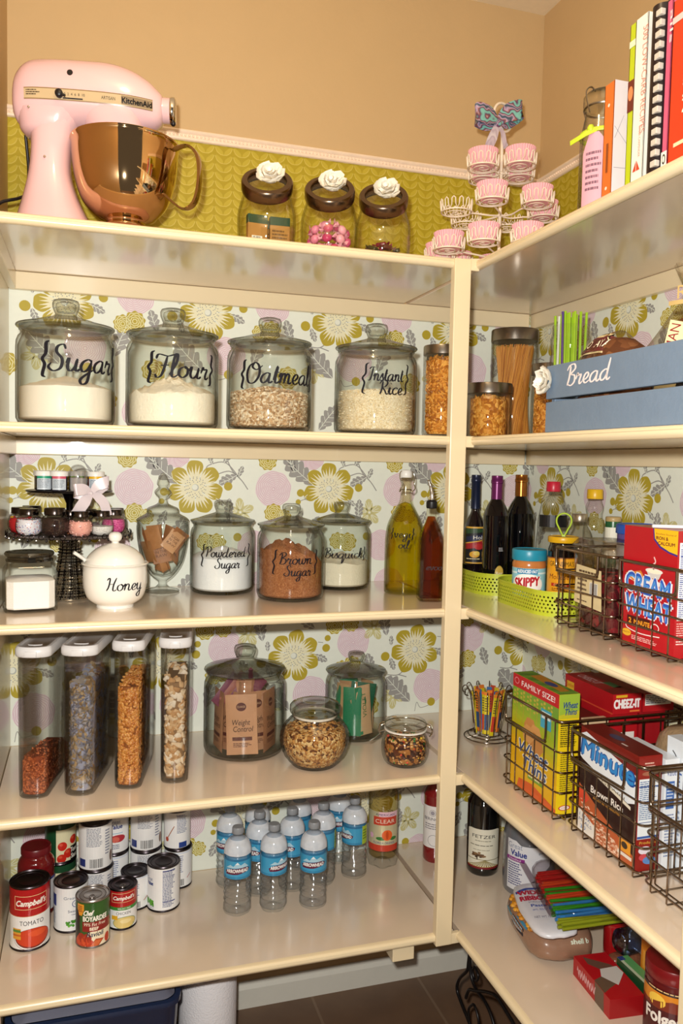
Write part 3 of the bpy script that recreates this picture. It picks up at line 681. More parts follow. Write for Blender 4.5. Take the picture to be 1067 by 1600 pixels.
# --- straws in a glass jar
sx, sy = -.205, -.515
j = E('straw_jar', 'tall grooved glass jar holding straws behind the bread crate', 'jar', (sx, sy, Z2)); R0 = .0455
mb = MB(); mb.lathe([(0, 0), (R0*.9, 0), (R0, .006), (R0, .19), (R0*.93, .20), (R0, .21), (R0, .232), (R0*.93, .24), (R0*.93, .262), (R0*.9, .262), (R0*.88, .24), (R0*.95, .228), (R0*.95, .012), (0, .008)], GLC, 40, rad=lambda a, i, z: 1+.008*math.cos(20*a)*(1 if i in (3, 2, 12, 13) else 0)); mb.build('glass_body', j)
rr = random.Random(4)
for i in range(22):
    a = 2*PI*i/22+rr.uniform(-.1, .1); q = rr.choice((.014, .026, .036)); lx, ly = rr.uniform(-.05, .05), rr.uniform(-.05, .05)
    col = 'red' if i in (3, 17) else 'purple' if i == 12 else 'white' if i in (8,) else 'green'
    mt = {'green': P('#a3cc1e', .35), 'red': P('#b0223a', .35), 'purple': P('#5a3f8a', .35), 'white': P('#e8e8dc', .35)}[col]
    mb = MB(); x0, y0 = q*math.cos(a), q*math.sin(a); Ls = .283+rr.uniform(-.008, .004)
    f = 1-.0
    x1, y1 = x0*.9+rr.uniform(-.006, .006), y0*.9+rr.uniform(-.006, .006)
    mb.tube([(x0*.85, y0*.85, 0), ((x0*.85+x1)/2, (y0*.85+y1)/2, Ls/2), (x1, y1, Ls)], .0031, mt, 8)
    tag(mb.build('drinking_straw', None, 40, (sx, sy, Z2+.0095)), {'green': 'lime green drinking straw standing in the glass jar', 'red': 'dark red drinking straw among the green ones', 'purple': 'purple drinking straw among the green ones', 'white': 'white drinking straw among the green ones'}[col], 'straw', group={'green': 'lime green straws in the jar', 'red': 'dark red straws in the jar'}.get(col))
# --- bread crate
cx0, cx1, cy0, cy1 = -.415, -.085, -.760, -1.24
cr_ = E('bread_crate', 'blue grey slatted wooden crate lettered Bread on the second shelf', 'crate', (cx0, cy0, Z2)); BL = P('#6e8198', .6, 0, .07, 30, .3, 120); BLD = BL
Lc = abs(cy1-cy0)
def slat(z0, z1, nm='slat', y0=0, lab=None):
    mb = MB(); mb.box((.006, -Lc/2+y0/2, (z0+z1)/2), (.012, Lc-y0, z1-z0), BL, .0015); return mb
slat(.066, .131).build('slat', cr_, 0); slat(.001, .060).build('slat', cr_, 0)
for z0, z1 in ((.066, .131), (.001, .060)):
    mb = MB(); mb.box((cx1-cx0-.006, -Lc/2, (z0+z1)/2), (.012, Lc, z1-z0), BL, .0015); mb.build('slat', cr_, 0)
for yy in (-.006-.0, -Lc+.006):
    mb = MB(); mb.box(((cx1-cx0)/2, yy-.0, .065), (cx1-cx0-.026, .012, .126), BL, .0015); mb.build('end_board', cr_, 0)
mb = MB(); mb.box(((cx1-cx0)/2, -Lc/2, .006), (cx1-cx0-.026, Lc-.026, .008), BL, .001); mb.build('bottom_board', cr_, 0)
c = Cv().cur('Bread', .137, .087, .0185, '#efe3e4', 1, .24, .135)
mb = MB(); c.dump(mb, PLN((-.0003, 0, 0), (0, -1, 0), (0, 0, 1)), rough=.6); mb.build('lettering', cr_, 0)
def fabric_rose(mb, R, mat, seed=0, T=None):
    rr = random.Random(seed)
    for ring, (q, z, s, n) in enumerate(((.62, .10, .52, 7), (.40, .28, .44, 6), (.18, .42, .34, 5), (0, .52, .22, 1))):
        for k in range(n):
            a = 2*PI*k/n+ring*.5+rr.uniform(-.2, .2)
            Tm = Matrix.Translation((q*R*math.cos(a), q*R*math.sin(a), z*R)) @ Matrix.Rotation(a, 4, 'Z') @ Matrix.Rotation(-.5+rr.uniform(-.25, .25), 4, 'Y')
            Tm = (T @ Tm) if T else Tm
            vs = []; fs = []; M_ = 8
            for i in range(5):
                for jn in range(M_):
                    b = 2*PI*jn/M_; e = i/4; ru = s*R*e*(1+.12*math.sin(3*b+k+ring))
                    vs.append((ru*math.cos(b), ru*math.sin(b), R*.18*e*e*(1+.5*math.sin(4*b+k))))
            for i in range(4):
                for jn in range(M_): fs.append((i*M_+jn, i*M_+(jn+1) % M_, (i+1)*M_+(jn+1) % M_, (i+1)*M_+jn))
            mb.add(vs, fs, mat, Tm); mb.add([(v[0], v[1], v[2]-.0009) for v in vs], [f[::-1] for f in fs], mat, Tm)
ROSE = P('#f2ecdf', .7, 0, .03)
mb = MB(); fabric_rose(mb, .029, ROSE, 3, TM((-.001, -.006, .102), 0, -PI/2, 0)); mb.build('fabric_flower', cr_, 60)
# --- bread bags: wrinkled see-through plastic round a loaf
PLAST = GLASS('#f3efe8', '#cfc3b4', .12, 'plastic', .07, .6)
def loaf_bag(label, loc, rz, d, loafcol, knot=True, seed=1, prints=None, tilt=0):
    b = E('bread_bag', label, 'bread', loc, (tilt, 0, rz)); rr = random.Random(seed)
    mb = MB(); rings = []
    for i in range(15):
        t = i/14; e = (math.sin(PI*min(1, max(.0, t*.985+.008))))**.28
        rings.append([((t-.5)*d[0], e*d[1]/2*math.copysign(abs(math.cos(a))**.7, math.cos(a)), d[2]*.5+e*d[2]/2*math.copysign(abs(math.sin(a))**.7, math.sin(a))*(1+.02*math.sin(i*2.1))) for a in [2*PI*k/24 for k in range(24)]])
    mb.loft(rings, GRAN(loafcol, 60, .25, .003)); mb.build('loaf', b, 60)
    mb = MB(); rings = []
    for i in range(26):
        t = i/25; x = (t-.5)*d[0]*1.05 if t < .72 else d[0]*(.231+(t-.72)*.9)
        e = (math.sin(PI*min(.5, t*1.1+.02)))**.35 if t < .6 else max(.10, 1-(t-.6)*2.6) if t < .93 else .10+(t-.93)*5.
        ring = []
        for k in range(40):
            a = 2*PI*k/40; wr = 1+.045*noise.noise(Vector((math.cos(a)*2.5, math.sin(a)*2.5, t*7+seed)))+.05*(1-min(1, e))*math.sin(7*a+seed)
            ring.append((x, e*wr*(d[1]/2+.006)*math.cos(a), max(.001, d[2]*.5+.004+e*wr*(d[2]/2+.006)*math.sin(a))))
        rings.append(ring)
    mb.loft(rings, PLAST, caps=False); mb.build('plastic_bag', b, 70)
    if prints:
        bag = [k_ for k_ in kids(b) if k_.name.startswith('plastic_bag')][0]
        mb = MB(); prints.dump(mb, ONTO(bag, PLN((0, -d[1]/2, d[2]*.5+.02), (1, 0, 0), (0, 0, 1)), (0, -1, .35)), seg=.01, rough=.25); mb.build('printed_film', b, 60)
    return b
def ban(c, w, h, t, col='#5e1420', y=0):
    c.poly([(-w/2, y-h*.2), (-w*.42, y+h*.55), (-w*.1, y+h*.62), (0, y+h*.9), (w*.1, y+h*.62), (w*.42, y+h*.55), (w/2, y-h*.2), (w*.4, y-h*.5), (-w*.4, y-h*.5)], '#eadcae', 1)
    c.poly([(-w/2*.93, y-h*.15), (-w*.40, y+h*.45), (w*.40, y+h*.45), (w/2*.93, y-h*.15), (w*.38, y-h*.4), (-w*.38, y-h*.4)], col, 2)
    c.txt(t, 0, y-h*.18, h*.42, '#f5ead0', 3, width=w*.7); return c
c = Cv(); ban(c, .115, .042, 'TO  AYAN', y=.052); c.poly([(-.01, .078), (.0, .094), (.014, .09), (.018, .078)], '#c98a2a', 3)
loaf_bag('plastic bag with dark brown wheat bread lying in the bread crate', (-.335, -.864, Z2+.0125), D(-88), (.158, .10, .165), ['#6d4225', '#7d5030', '#5a331b'], seed=2, prints=c)
b = E('bread_bag', 'upright bulging plastic bag of golden rolls at the right of the bread crate', 'bread', (-.196, -.918, Z2+.013))
mb = MB(); rr = random.Random(8)
RL = GRAN(['#c98a3c', '#a9682a', '#dba552', '#8d4f20'], 60, .3, .003)
for i, (x, y, z) in enumerate([(-.03, .035, .045), (-.03, -.045, .045), (.035, .03, .05), (.03, -.045, .05), (-.028, .03, .115), (-.025, -.045, .12), (.03, -.01, .12), (-.01, .0, .17)]):
    mb = MB(); mb.ball((x, y, z), (.042, .046, .036), RL, 16); mb.build('bread_roll', b, 60)
mb = MB(); rings = []
for i in range(30):
    t = i/29; z = .30*t; e = 1 if t < .45 else 1-(t-.45)*2.15 if t < .82 else .20+(t-.82)*1.4
    if t < .06: e = .9+t*1.6
    rings.append([(e*(.092)*(1+.05*noise.noise(Vector((math.cos(a)*2.2, math.sin(a)*2.2, t*6)))+.06*(1-min(e, 1))*math.sin(9*a))*math.cos(a), e*.105*(1+.05*noise.noise(Vector((math.cos(a)*2.2+5, math.sin(a)*2.2, t*6)))+.06*(1-min(e, 1))*math.sin(9*a))*math.sin(a), max(.001, z+.004*math.sin(3*a)*(1 if i else 0))) for a in [2*PI*k/44 for k in range(44)]])
mb.loft(rings, PLAST, caps=False); mb.build('plastic_bag', b, 70)
c = Cv(); c.poly([(-.03, .085), (.10, .085), (.10, .155), (-.005, .17)], '#7a1c1a', 1)
c.poly([(-.075, .055), (-.035, .05), (-.008, .175), (-.045, .185)], '#eadcae', 2); c.poly([(-.004, .168), (.09, .150), (.09, .145), (-.003, .162)], '#eadcae', 2)
c.txt('ROMAN', -.036, .138, .017, '#8f1f2c', 3, rot=D(74), width=.075); c.poly([(.012, .105), (.045, .11), (.038, .145), (.02, .14)], '#e7efe9', 3)
mb = MB(); c.dump(mb, CYL(.107, face(-.196, -.918)), seg=.01, rough=.25); c = Cv(); c.txt('RO', 0, .228, .024, '#d8b878', 2); c.rect(-.04, .218, .05, .226, '#d8b878', 2); c.dump(mb, CYL(.07, face(-.196, -.918)-.2), seg=.01, rough=.25); mb.build('printed_film', b, 60)

# ------------------------------------------------------------------ top shelf: stand mixer
MX, MY = -1.281, -.300
mx = E('stand_mixer', 'pale pink stand mixer with a steel bowl at the left of the top shelf', 'mixer', (MX, MY, Z1), D(-10))
PK = P('#e6bfc4', .14, 0, .01, 6, coat=.6)
def ell_ring(x, cy, cz, ry, rz, n=28, sq=.85):
    return [(x, cy+ry*math.copysign(abs(math.cos(a))**sq, math.cos(a)), cz+rz*math.copysign(abs(math.sin(a))**sq, math.sin(a))) for a in [2*PI*k/n for k in range(n)]]
def flat_ring(z, cx, rx, ry, n=28, sq=.8):
    return [(cx+rx*math.copysign(abs(math.cos(a))**sq, math.cos(a)), ry*math.copysign(abs(math.sin(a))**sq, math.sin(a)), z) for a in [2*PI*k/n for k in range(n)]]
mb = MB()
S_ = [(0, -.02, .115, .095), (.012, -.02, .115, .095), (.022, -.022, .108, .085)]
base = [(0, .02, .155, .085), (.010, .02, .157, .086), (.016, .02, .150, .082), (.020, .01, .14, .07)]
mb.loft([flat_ring(z, cx, rx, ry) for z, cx, rx, ry in base], PK)
col = [(.012, -.07, .092, .088), (.035, -.074, .080, .078), (.08, -.080, .061, .060), (.13, -.083, .046, .050), (.18, -.080, .044, .048), (.215, -.075, .050, .050), (.235, -.07, .058, .050)]
mb.loft([flat_ring(z, cx, rx, ry) for z, cx, rx, ry in cr(col, 3)], PK); mb.build('pedestal', mx, 50)
head = [(-.163, .274, .010, .012), (-.160, .276, .028, .034), (-.150, .280, .043, .052), (-.125, .288, .055, .064), (-.08, .291, .061, .067), (0, .292, .062, .068), (.055, .292, .060, .067), (.10, .289, .054, .060), (.135, .283, .044, .050), (.155, .278, .036, .040), (.168, .277, .027, .029), (.172, .277, .015, .016)]
mb = MB(); mb.loft([ell_ring(x, 0, z, ry, rz) for x, z, ry, rz in cr(head, 4)], PK)
# lower jaw over the bowl
mb.loft([flat_ring(z, cx, rx, ry) for z, cx, rx, ry in [(.200, .065, .045, .043), (.205, .065, .052, .048), (.225, .062, .066, .054), (.26, .05, .08, .056)]], PK)
mb.loft([flat_ring(z, cx, rx, ry) for z, cx, rx, ry in [(.205, -.085, .05, .042), (.215, -.085, .062, .05), (.25, -.08, .075, .056)]], PK)
mb.build('motor_head', mx, 50)
TX = Matrix.Rotation(PI/2, 4, 'Y')
mb = MB(); mb.lathe([(.026, .155), (.026, .188), (.0245, .190), (0, .190)], PK, 28, Matrix.Translation((0, 0, .278)) @ TX); hubp = mb.build('attachment_hub', mx, 50)
mb = MB(); mb.lathe([(.0265, .186), (.0275, .188), (.0275, .196), (.024, .199), (0, .199)], CHROME, 28, Matrix.Translation((0, 0, .278)) @ TX); mb.ball((.194, -.008, .250), (.006, .006, .006), BLACK, 10); mb.build('hub_cover', hubp, 50)
# trim band round the head
def headpt(u, v, d):
    """u along the head (x), v height; wraps onto the front left cheek"""
    x = u; hs = cr(head, 4)
    for a, b in zip(hs, hs[1:]):
        if a[0] <= x <= b[0]:
            t = (x-a[0])/(b[0]-a[0]+1e-9); z0, ry, rz = [a[i]+(b[i]-a[i])*t for i in (1, 2, 3)]; break
    s = max(-1, min(1, (v-z0)/rz)); s2 = math.copysign(abs(s)**(1/.85), s); c2 = math.sqrt(max(0, 1-s2*s2))
    return Vector((x, -(ry*c2**.85+d), v))
BR = '#a5865a'
c = Cv(); c.rect(-.128, .262, .150, .281, '#c7b18c', 1); c.rect(-.128, .2605, .150, .2625, '#8f7752', 1.5); c.rect(-.128, .2805, .150, .2825, '#8f7752', 1.5); c.rect(.078, .2605, .150, .2825, '#5a4a3c', 2)
c.txt('KitchenAid', .1165, .266, .0105, '#0f0d10', 4, width=.064, bold=.05); c.rect(.083, .2635, .15, .2795, '#8d7a60', 3)
c.txt('ARTISAN', .055, .2685, .0062, '#4a3b2c', 4, width=.03); c.txt('0  2  4  6  8  10', -.018, .270, .0048, '#3a2f28', 4, width=.045)
c.rect(-.043, .2635, .0, .266, '#1d1a22', 4); c.lines(-.123, -.093, .266, .278, 3, '#4a3b2c', 4)
mb = MB(); c.dump(mb, headpt, seg=.006, rough=.25, metal=0, base=.0008, step=.00012); mb.build('trim_band', mx, 50)
mb = MB(); mb.lathe([(0, 0), (.0075, 0), (.0085, .004), (.0085, .010), (.006, .013), (0, .0135)], BLACK, 20, Matrix.Translation((-.05, -.0590, .271)) @ Matrix.Rotation(PI/2, 4, 'X')); mb.tube([(-.05, -.068, .271), (-.036, -.068, .266)], .0028, BLACK, 8); mb.build('speed_knob', mx, 50)
mb = MB(); mb.lathe([(0, 0), (.0068, 0), (.0062, .0015), (0, .002)], BLACK, 20, Matrix.Translation((-.028, -.0588, .316)) @ Matrix.Rotation(PI/2-.30, 4, 'X')); mb.build('vent_cap', mx, 50)
for (x, y, z) in ((-.112, -.047, .150), (-.118, -.0525, .245)):
    mb = MB(); mb.ball((x+.028, y-.004, z) if z < .2 else (x, y, z), (.003, .003, .003), CHROME, 8); mb.build('hinge_pin', mx, 50)
# bowl
bowl = cr([(.042, .030), (.046, .034), (.040, .044), (.062, .056), (.088, .085), (.102, .125), (.108, .165), (.110, .195), (.1125, .203)], 4)
MIR = P('#cfae84', .05, 1, .01, 5)
mb = MB(); mb.lathe([(0, .031), (.040, .030)]+bowl+[(.1125, .206), (.110, .207), (.107, .203), (.106, .165), (.098, .115), (.07, .07), (0, .05)], MIR, 64, Matrix.Translation((.068, 0, -.004)))
bw = mb.build('mixing_bowl', mx, 60); bw.scale = (1.10, 1.04, 1.0); bw.location = (.010, -.002, 0)
mb = MB(); hp = cr([(.174, 0, .182), (.205, 0, .190), (.228, 0, .168), (.232, 0, .120), (.222, 0, .075), (.196, 0, .062), (.158, 0, .092)], 5)
mb.loft([[(x-.0035*(0), y+dy, z+dz) if False else (x+dx, y+dy, z) for dx, dy in ((-.003, -.009), (.003, -.010), (.0045, 0), (.003, .010), (-.003, .009), (-.0045, 0))] for x, y, z in hp], P('#b39a78', .12, 1, .02, 30))
o = mb.build('bowl_handle', bw, 60); o.rotation_euler.z = D(-14)
mb = MB(); mb.lathe([(.028, .195), (.030, .20), (.05, .212), (.05, .222)], P('#b08a50', .1, 1), 32, Matrix.Translation((.062, 0, -.012))); mb.tube([(.062, 0, .10), (.062, 0, .2)], .008, CHROME, 12); mb.build('beater_shaft', mx, 50)
mb = MB(); mb.tube(cr([(-.150, .02, .245), (-.152, .035, .22), (-.150, .05, .16), (-.152, .04, .11), (-.158, .0, .085), (-.19, -.03, .065), (-.205, -.05, .035), (-.21, -.04, .006), (-.15, .0, .005), (-.05, .09, .005), (.02, .105, .02), (.035, .108, .05), (.03, .115, .02), (.045, .12, .005)], 6), .0036, BLACK, 8)
o = mb.build('power_cord', mx, 60); o.location = (0, .02, 0)

mx.scale = (.935, 1.0, 1.03)
# --- three tilted candy jars
def candy_jar(label, x, y, lean, seed):
    fx = face(x, y)
    j = E('candy_jar', label, 'jar', (x, y, Z1), fx, 'slanted candy jars with fabric roses')
    R = .058; mb = MB(); t = .003
    # round body whose mouth leans forward (local +x is towards the viewer)
    rings = []
    outer = [(0, .048, 0), (.004, .055, 0), (.02, .063, 0), (.05, .066, .001), (.085, .066, .002), (.108, .060, .010), (.122, .054, .020), (.130, .050, .026)]
    def ring(z, r, dx, til, n=40):
        return [(dx+r*math.cos(a)*math.cos(til), r*math.sin(a), z-r*math.cos(a)*math.sin(til)) for a in [2*PI*k/n for k in range(n)]]
    til = lambda z: D(48)*max(0, (z-.03)/.10)
    O = [ring(z, r, dx, til(z)) for z, r, dx in cr(outer, 3)]; I = [ring(z, r-t, dx, til(z)) for z, r, dx in cr(outer, 3)][::-1]
    mb.loft(O+I[:-3], GLASS('#fdfdf8', '#a89c70', name='amberish'), caps=False); mb.lathe([(0, 0), (.048, 0)], GLC, 40); mb.build('glass_body', j, 60)
    T = Matrix.Translation((.034, 0, .140)) @ Matrix.Rotation(D(48), 4, 'Y')
    SR = P('#7a6654', .25, 1, .06, 30)
    mb = MB(); mb.lathe([(.0525, -.014), (.056, -.013), (.0575, -.008), (.0575, .010), (.055, .014), (.044, .015), (.042, .013), (.042, .006)], SR, 48, T)
    ld = mb.build('steel_lid', j, 50)
    mb = MB(); mb.lathe([(0, .010), (.042, .010), (.043, .008), (0, .008)], GLC, 40, T); mb.build('glass_window', ld, 50)
    mb = MB(); fabric_rose(mb, .033, ROSE, seed, T @ Matrix.Translation((-.012, .006, .015)) @ Matrix.Rotation(.25, 4, 'Y')); mb.build('fabric_flower', j, 60)
    return j
JA, JB, JC = (-.893, -.335), (-.745, -.335), (-.612, -.335)
candy_jar('slanted glass jar of tea packets with cream fabric rose, nearest the mixer', *JA, 0, 11)
candy_jar('slanted glass jar of pink candies, middle of the three with fabric roses', *JB, 0, 12)
candy_jar('slanted glass jar of dark wrapped sweets, right of the three with fabric roses', *JC, 0, 13)
for i, (dx, dy, rz) in enumerate(((-.028, -.024, .1), (.024, -.022, -.05), (-.004, .012, .05))):
    mb = MB(); mb.box((0, 0, .034), (.045, .016, .066), P('#a87a3c', .6), .001); mb.box((0, -.0004, .060), (.0456, .0166, .019), P('#15402c', .5), .001)
    c = Cv(); c.bars(-.012, .008, .008, .022) if i == 0 else c.lines(-.018, .018, .01, .04, 4, '#6b4a22'); c.dump(mb, PLN((0, -.0084, 0), (1, 0, 0), (0, 0, 1)))
    tag(mb.build('tea_packet', None, 0, (JA[0]+dx, JA[1]+dy-.004, Z1+.0055), rz), 'tan and dark green tea packet standing in the left slanted jar', 'tea packet', 'tea packets in the slanted jar')
rr = random.Random(21)
PC = [P(q, .35) for q in ('#d6568c', '#e68bb0', '#c23d72', '#f0a9c4')]
k = 0
for lay, (zz, q, n) in enumerate(((.018, .040, 8), (.040, .042, 8), (.062, .040, 7), (.03, .0, 1), (.075, .018, 3))):
    for i in range(n):
        a = 2*PI*i/n+lay*.4; mb = MB(); m_ = PC[(i+lay) % 4]
        mb.ball((0, 0, 0), (.0125, .0105, .0095), m_, 10, jit=.06)
        for sg in (1, -1): mb.add([(sg*.010, 0, 0), (sg*.021, .007, .004), (sg*.019, 0, -.004), (sg*.021, -.007, .004)], [(0, 1, 2), (0, 2, 3)], PC[3]); mb.add([(sg*.010, 0, -.001), (sg*.021, .007, .003), (sg*.019, 0, -.005), (sg*.021, -.007, .003)], [(2, 1, 0), (3, 2, 0)], PC[3])
        o = mb.build('wrapped_candy', None, 60, (JB[0]+q*math.cos(a), JB[1]+q*math.sin(a), Z1+zz)); o.rotation_euler = (rr.uniform(-1, 1), rr.uniform(-.6, .6), a+PI/2)
        tag(o, 'pink wrapped candy heaped in the middle slanted jar', 'candy', 'pink candies in the middle jar')
DC = [P(q, .3) for q in ('#7a1f2b', '#5a2a1c', '#a8315c', '#3f3a1e')]
for lay, (zz, q, n) in enumerate(((.016, .038, 7), (.033, .034, 6), (.045, .015, 2))):
    for i in range(n):
        a = 2*PI*i/n+lay*.5; mb = MB(); m_ = DC[(i*2+lay) % 4]
        mb.box((0, 0, 0), (.024, .015, .010), m_, .003)
        for sg in (1, -1): mb.add([(sg*.011, 0, 0), (sg*.021, .007, .004), (sg*.019, 0, -.004), (sg*.021, -.007, .004)], [(0, 1, 2), (0, 2, 3), (2, 1, 0), (3, 2, 0)][:2], m_)
        o = mb.build('wrapped_sweet', None, 60, (JC[0]+q*math.cos(a), JC[1]+q*math.sin(a), Z1+zz)); o.rotation_euler = (rr.uniform(-.5, .5), rr.uniform(-.4, .4), a+PI/2)
        tag(o, 'dark foil wrapped sweet in the right slanted jar', 'sweet', 'dark sweets in the right slanted jar')

# --- cupcake stand
SX, SY = -.285, -.30
WI = P('#efe0cc', .35)
cs = E('cupcake_stand', 'cream wire cupcake tower with three tiers on the top shelf corner', 'cupcake stand', (SX, SY, Z1))
mb = MB(); mb.tube([(0, 0, .012), (0, 0, .370)], .0042, WI, 10); mb.tube([(.034*math.cos(a), 0, .404+.034*math.sin(a)) for a in [2*PI*k/28 for k in range(28)]], .0036, WI, 8, closed=True)
o = mb.build('centre_pole', cs, 60); o.rotation_euler.z = D(20)
def holder(parent, cx, cy, z):
    mb = MB(); r0, r1, h = .0375, .0405, .038
    mb.tube([(cx+r0*math.cos(a), cy+r0*math.sin(a), z) for a in [2*PI*k/24 for k in range(24)]], .0019, WI, 6, closed=True)
    n = 13; pts = []
    for k in range(n*8):
        u = k/8; a = 2*PI*u/n; v = .5-.5*math.cos(2*PI*u)
        v = v**.6 if v < .5 else v; r = r0+(r1-r0)*v
        da = .10*math.sin(4*PI*u)*.5
        pts.append((cx+r*math.cos(a+da), cy+r*math.sin(a+da), z+.001+h*v*.72))
    mb.tube(pts, .0015, WI, 5, closed=True)
    mb.tube([(cx+(.030-.0035*k/3)*math.cos(k*.5), cy+(.030-.0035*k/3)*math.sin(k*.5), z-.001) for k in range(24)], .0013, WI, 5)
    return mb.build('cup_holder', parent, 60)
tiers = [(.266, .064, 4, D(17)), (.162, .115, 6, D(52)), (.056, .150, 9, D(28))]
LIN = P('#eeb3bd', .7, 0, .04, 200)
liner = None
for ti, (z, R, n, a0) in enumerate(tiers):
    mb = MB(); mb.ball((0, 0, z), (.008, .008, .005), WI, 10)
    for k in range(n):
        a = a0+2*PI*k/n
        mb.tube(cr([(0, 0, z), (R*.25*math.cos(a)-.006*math.sin(a), R*.25*math.sin(a)+.006*math.cos(a), z-.003), ((R-.05)*math.cos(a), (R-.05)*math.sin(a), z+.001), ((R-.036)*math.cos(a), (R-.036)*math.sin(a), z)], 4), .0021, WI, 6)
    mb.build('tier_frame', cs, 60)
    for k in range(n):
        a = a0+2*PI*k/n; hx, hy = R*math.cos(a), R*math.sin(a)
        holder(cs, hx, hy, z)
        front = hy < .02 if ti == 1 else True
        if ti == 1 and math.sin(a) > .1: continue
        if ti == 0 and k == 0 and False: continue
        if liner is None:
            mb = MB(); mb.lathe([(0, .0015), (.026, .001), (.037, .040), (.0362, .0405), (.025, .003), (0, .003)], LIN, 72, rad=lambda b, i, zz: 1+(.022*(1 if int(round(b/(2*PI)*72)) % 2 else -1) if i >= 1 and i <= 4 else 0))
            liner = mb.build('cupcake_liner', None, 0, (SX+hx, SY+hy, Z1+z+.0014)); tag(liner, 'empty pleated pink paper cupcake liner sitting in the wire tower', 'cupcake liner', 'pink cupcake liners on the wire tower')
        else: dup(liner, (SX+hx, SY+hy, Z1+z+.0014), k*.7)
mb = MB(); mb.tube([(.10*math.cos(a), .10*math.sin(a), .003) for a in [2*PI*k/30 for k in range(30)]], .0025, WI, 6, closed=True)
for k in range(3): a = 2*PI*k/3; mb.tube([(0, 0, .02), (.05*math.cos(a), .05*math.sin(a), .012), (.10*math.cos(a), .10*math.sin(a), .003)], .0025, WI, 6)
mb.build('foot_ring', cs, 60)
# bow tied on the ring
def SILK(cols, sc):
    def fn(mm, N, L):
        b = N['Principled BSDF']; b.inputs['Roughness'].default_value = .3
        tc = N.new('ShaderNodeTexCoord'); wv = N.new('ShaderNodeTexWave'); wv.wave_type = 'RINGS'; wv.inputs['Scale'].default_value = sc; wv.inputs['Distortion'].default_value = 14; wv.inputs['Detail'].default_value = 2; wv.inputs['Detail Scale'].default_value = 2
        rp = N.new('ShaderNodeValToRGB'); L.new(tc.outputs['Object'], wv.inputs['Vector']); L.new(wv.outputs[0], rp.inputs[0])
        while len(rp.color_ramp.elements) < len(cols): rp.color_ramp.elements.new(.5)
        for i, cc in enumerate(cols): rp.color_ramp.elements[i].position = i/(len(cols)-1); rp.color_ramp.elements[i].color = (*srgb(cc), 1)
        L.new(rp.outputs[0], b.inputs['Base Color'])
    return mk(('S', tuple(cols), sc), fn)
def ribbon(mb, path, w, mat, side=(0, 0, 1), th=.0006):
    P_ = [Vector(p) for p in path]; A = []; ws = w if isinstance(w, list) else [w]*len(P_)
    sd = Vector(side)
    for i, p in enumerate(P_):
        t = (P_[min(len(P_)-1, i+1)]-P_[max(0, i-1)]).normalized(); s2 = (sd-t*sd.dot(t)).normalized(); nn = t.cross(s2)
        A.append([p+s2*ws[i]/2+nn*th, p-s2*ws[i]/2+nn*th, p-s2*ws[i]/2-nn*th, p+s2*ws[i]/2-nn*th])
    mb.loft(A, mat)
def bow(name, label, loc, rz, s, mat, tails, mat2=None):
    b = E(name, label, 'bow', loc, rz)
    for sg, rise in ((-1, .12), (1, .62)):
        mb = MB(); L_ = s
        p = cr([(0, 0, 0), (sg*L_*.35, -.006, L_*rise*.5+.006), (sg*L_*.95, -.010, L_*rise+.004), (sg*L_*1.02, 0, L_*rise), (sg*L_*.9, .008, L_*rise-.003), (sg*L_*.35, .005, L_*rise*.4-.004), (0, 0, 0)], 5)
        n = len(p); ws = [s*(.16+.55*min(1, 1.6*math.sin(PI*i/(n-1)))) for i in range(n)]
        ribbon(mb, p, ws, mat, (0, 0, 1)); mb.build('bow_loop', b, 60)
    mb = MB(); mb.ball((0, -.002, 0), (s*.14, s*.12, s*.15), mat, 12); mb.build('bow_knot', b, 60)
    for pts, w in tails:
        mb = MB(); p = cr(pts, 5); ribbon(mb, p, [w*(.45+.55*min(1, i/6)) for i in range(len(p))], mat2 or mat, (1, 0, .3)); mb.build('ribbon_tail', b, 60)
    return b
bow('ribbon_bow', 'swirled teal and purple silk bow tied to the ring of the cupcake tower', (SX-.022, SY-.016, Z1+.380), D(10), .066, SILK(['#7fc4bd', '#5a3a6e', '#8c5a4a', '#bfa6c9', '#2f4f63'], 9),
    [([(0, 0, 0), (-.014, -.004, -.03), (-.026, -.002, -.062), (-.022, .002, -.085)], .026), ([(0, 0, 0), (.012, -.004, -.02), (.020, -.004, -.045), (.028, 0, -.052)], .014)], SILK(['#c9bccb', '#b4a5b8', '#d8cfd8'], 9))

# --- right run of the top shelf: clip jar and cook books
tj = E('clip_jar', 'clip top glass jar with a green ribbon and pink tag behind the cookbooks', 'jar', (-.372, -.854, Z1))
tj.scale = (.78, .78, 1.06)
R = .052; mb = MB(); mb.lathe([(0, 0), (.045, 0), (R, .01), (R, .125), (.046, .15), (.042, .165), (.046, .175), (.043, .18), (.040, .17), (.044, .15), (R-.004, .12), (R-.004, .012), (0, .008)], GLG, 40); mb.lathe([(0, .182), (.043, .18), (.047, .184), (.047, .198), (.04, .204), (0, .206)], GLG, 36); mb.build('glass_body', tj)
mb = MB(); mb.tube([(.0455*math.cos(a), .0455*math.sin(a), .178) for a in [2*PI*k/30 for k in range(30)]], .002, STEEL, 6, closed=True); mb.tube(cr([(-.046, -.012, .165), (-.052, -.006, .19), (-.048, 0, .206), (-.036, 0, .212), (-.024, 0, .206)], 5), .0016, STEEL, 6); mb.build('wire_clasp', tj)
LIME = P('#bccf2c', .5)
mb = MB(); mb.tube([(.0525*math.cos(a), .0525*math.sin(a), .132) for a in [2*PI*k/30 for k in range(30)]], .004, LIME, 6, closed=True); ribbon(mb, [(-.04, -.035, .132), (-.06, -.02, .125), (-.075, .02, .118)], .008, LIME); mb.ball((-.048, -.022, .134), (.009, .009, .008), LIME, 10); mb.build('green_ribbon', tj, 60)
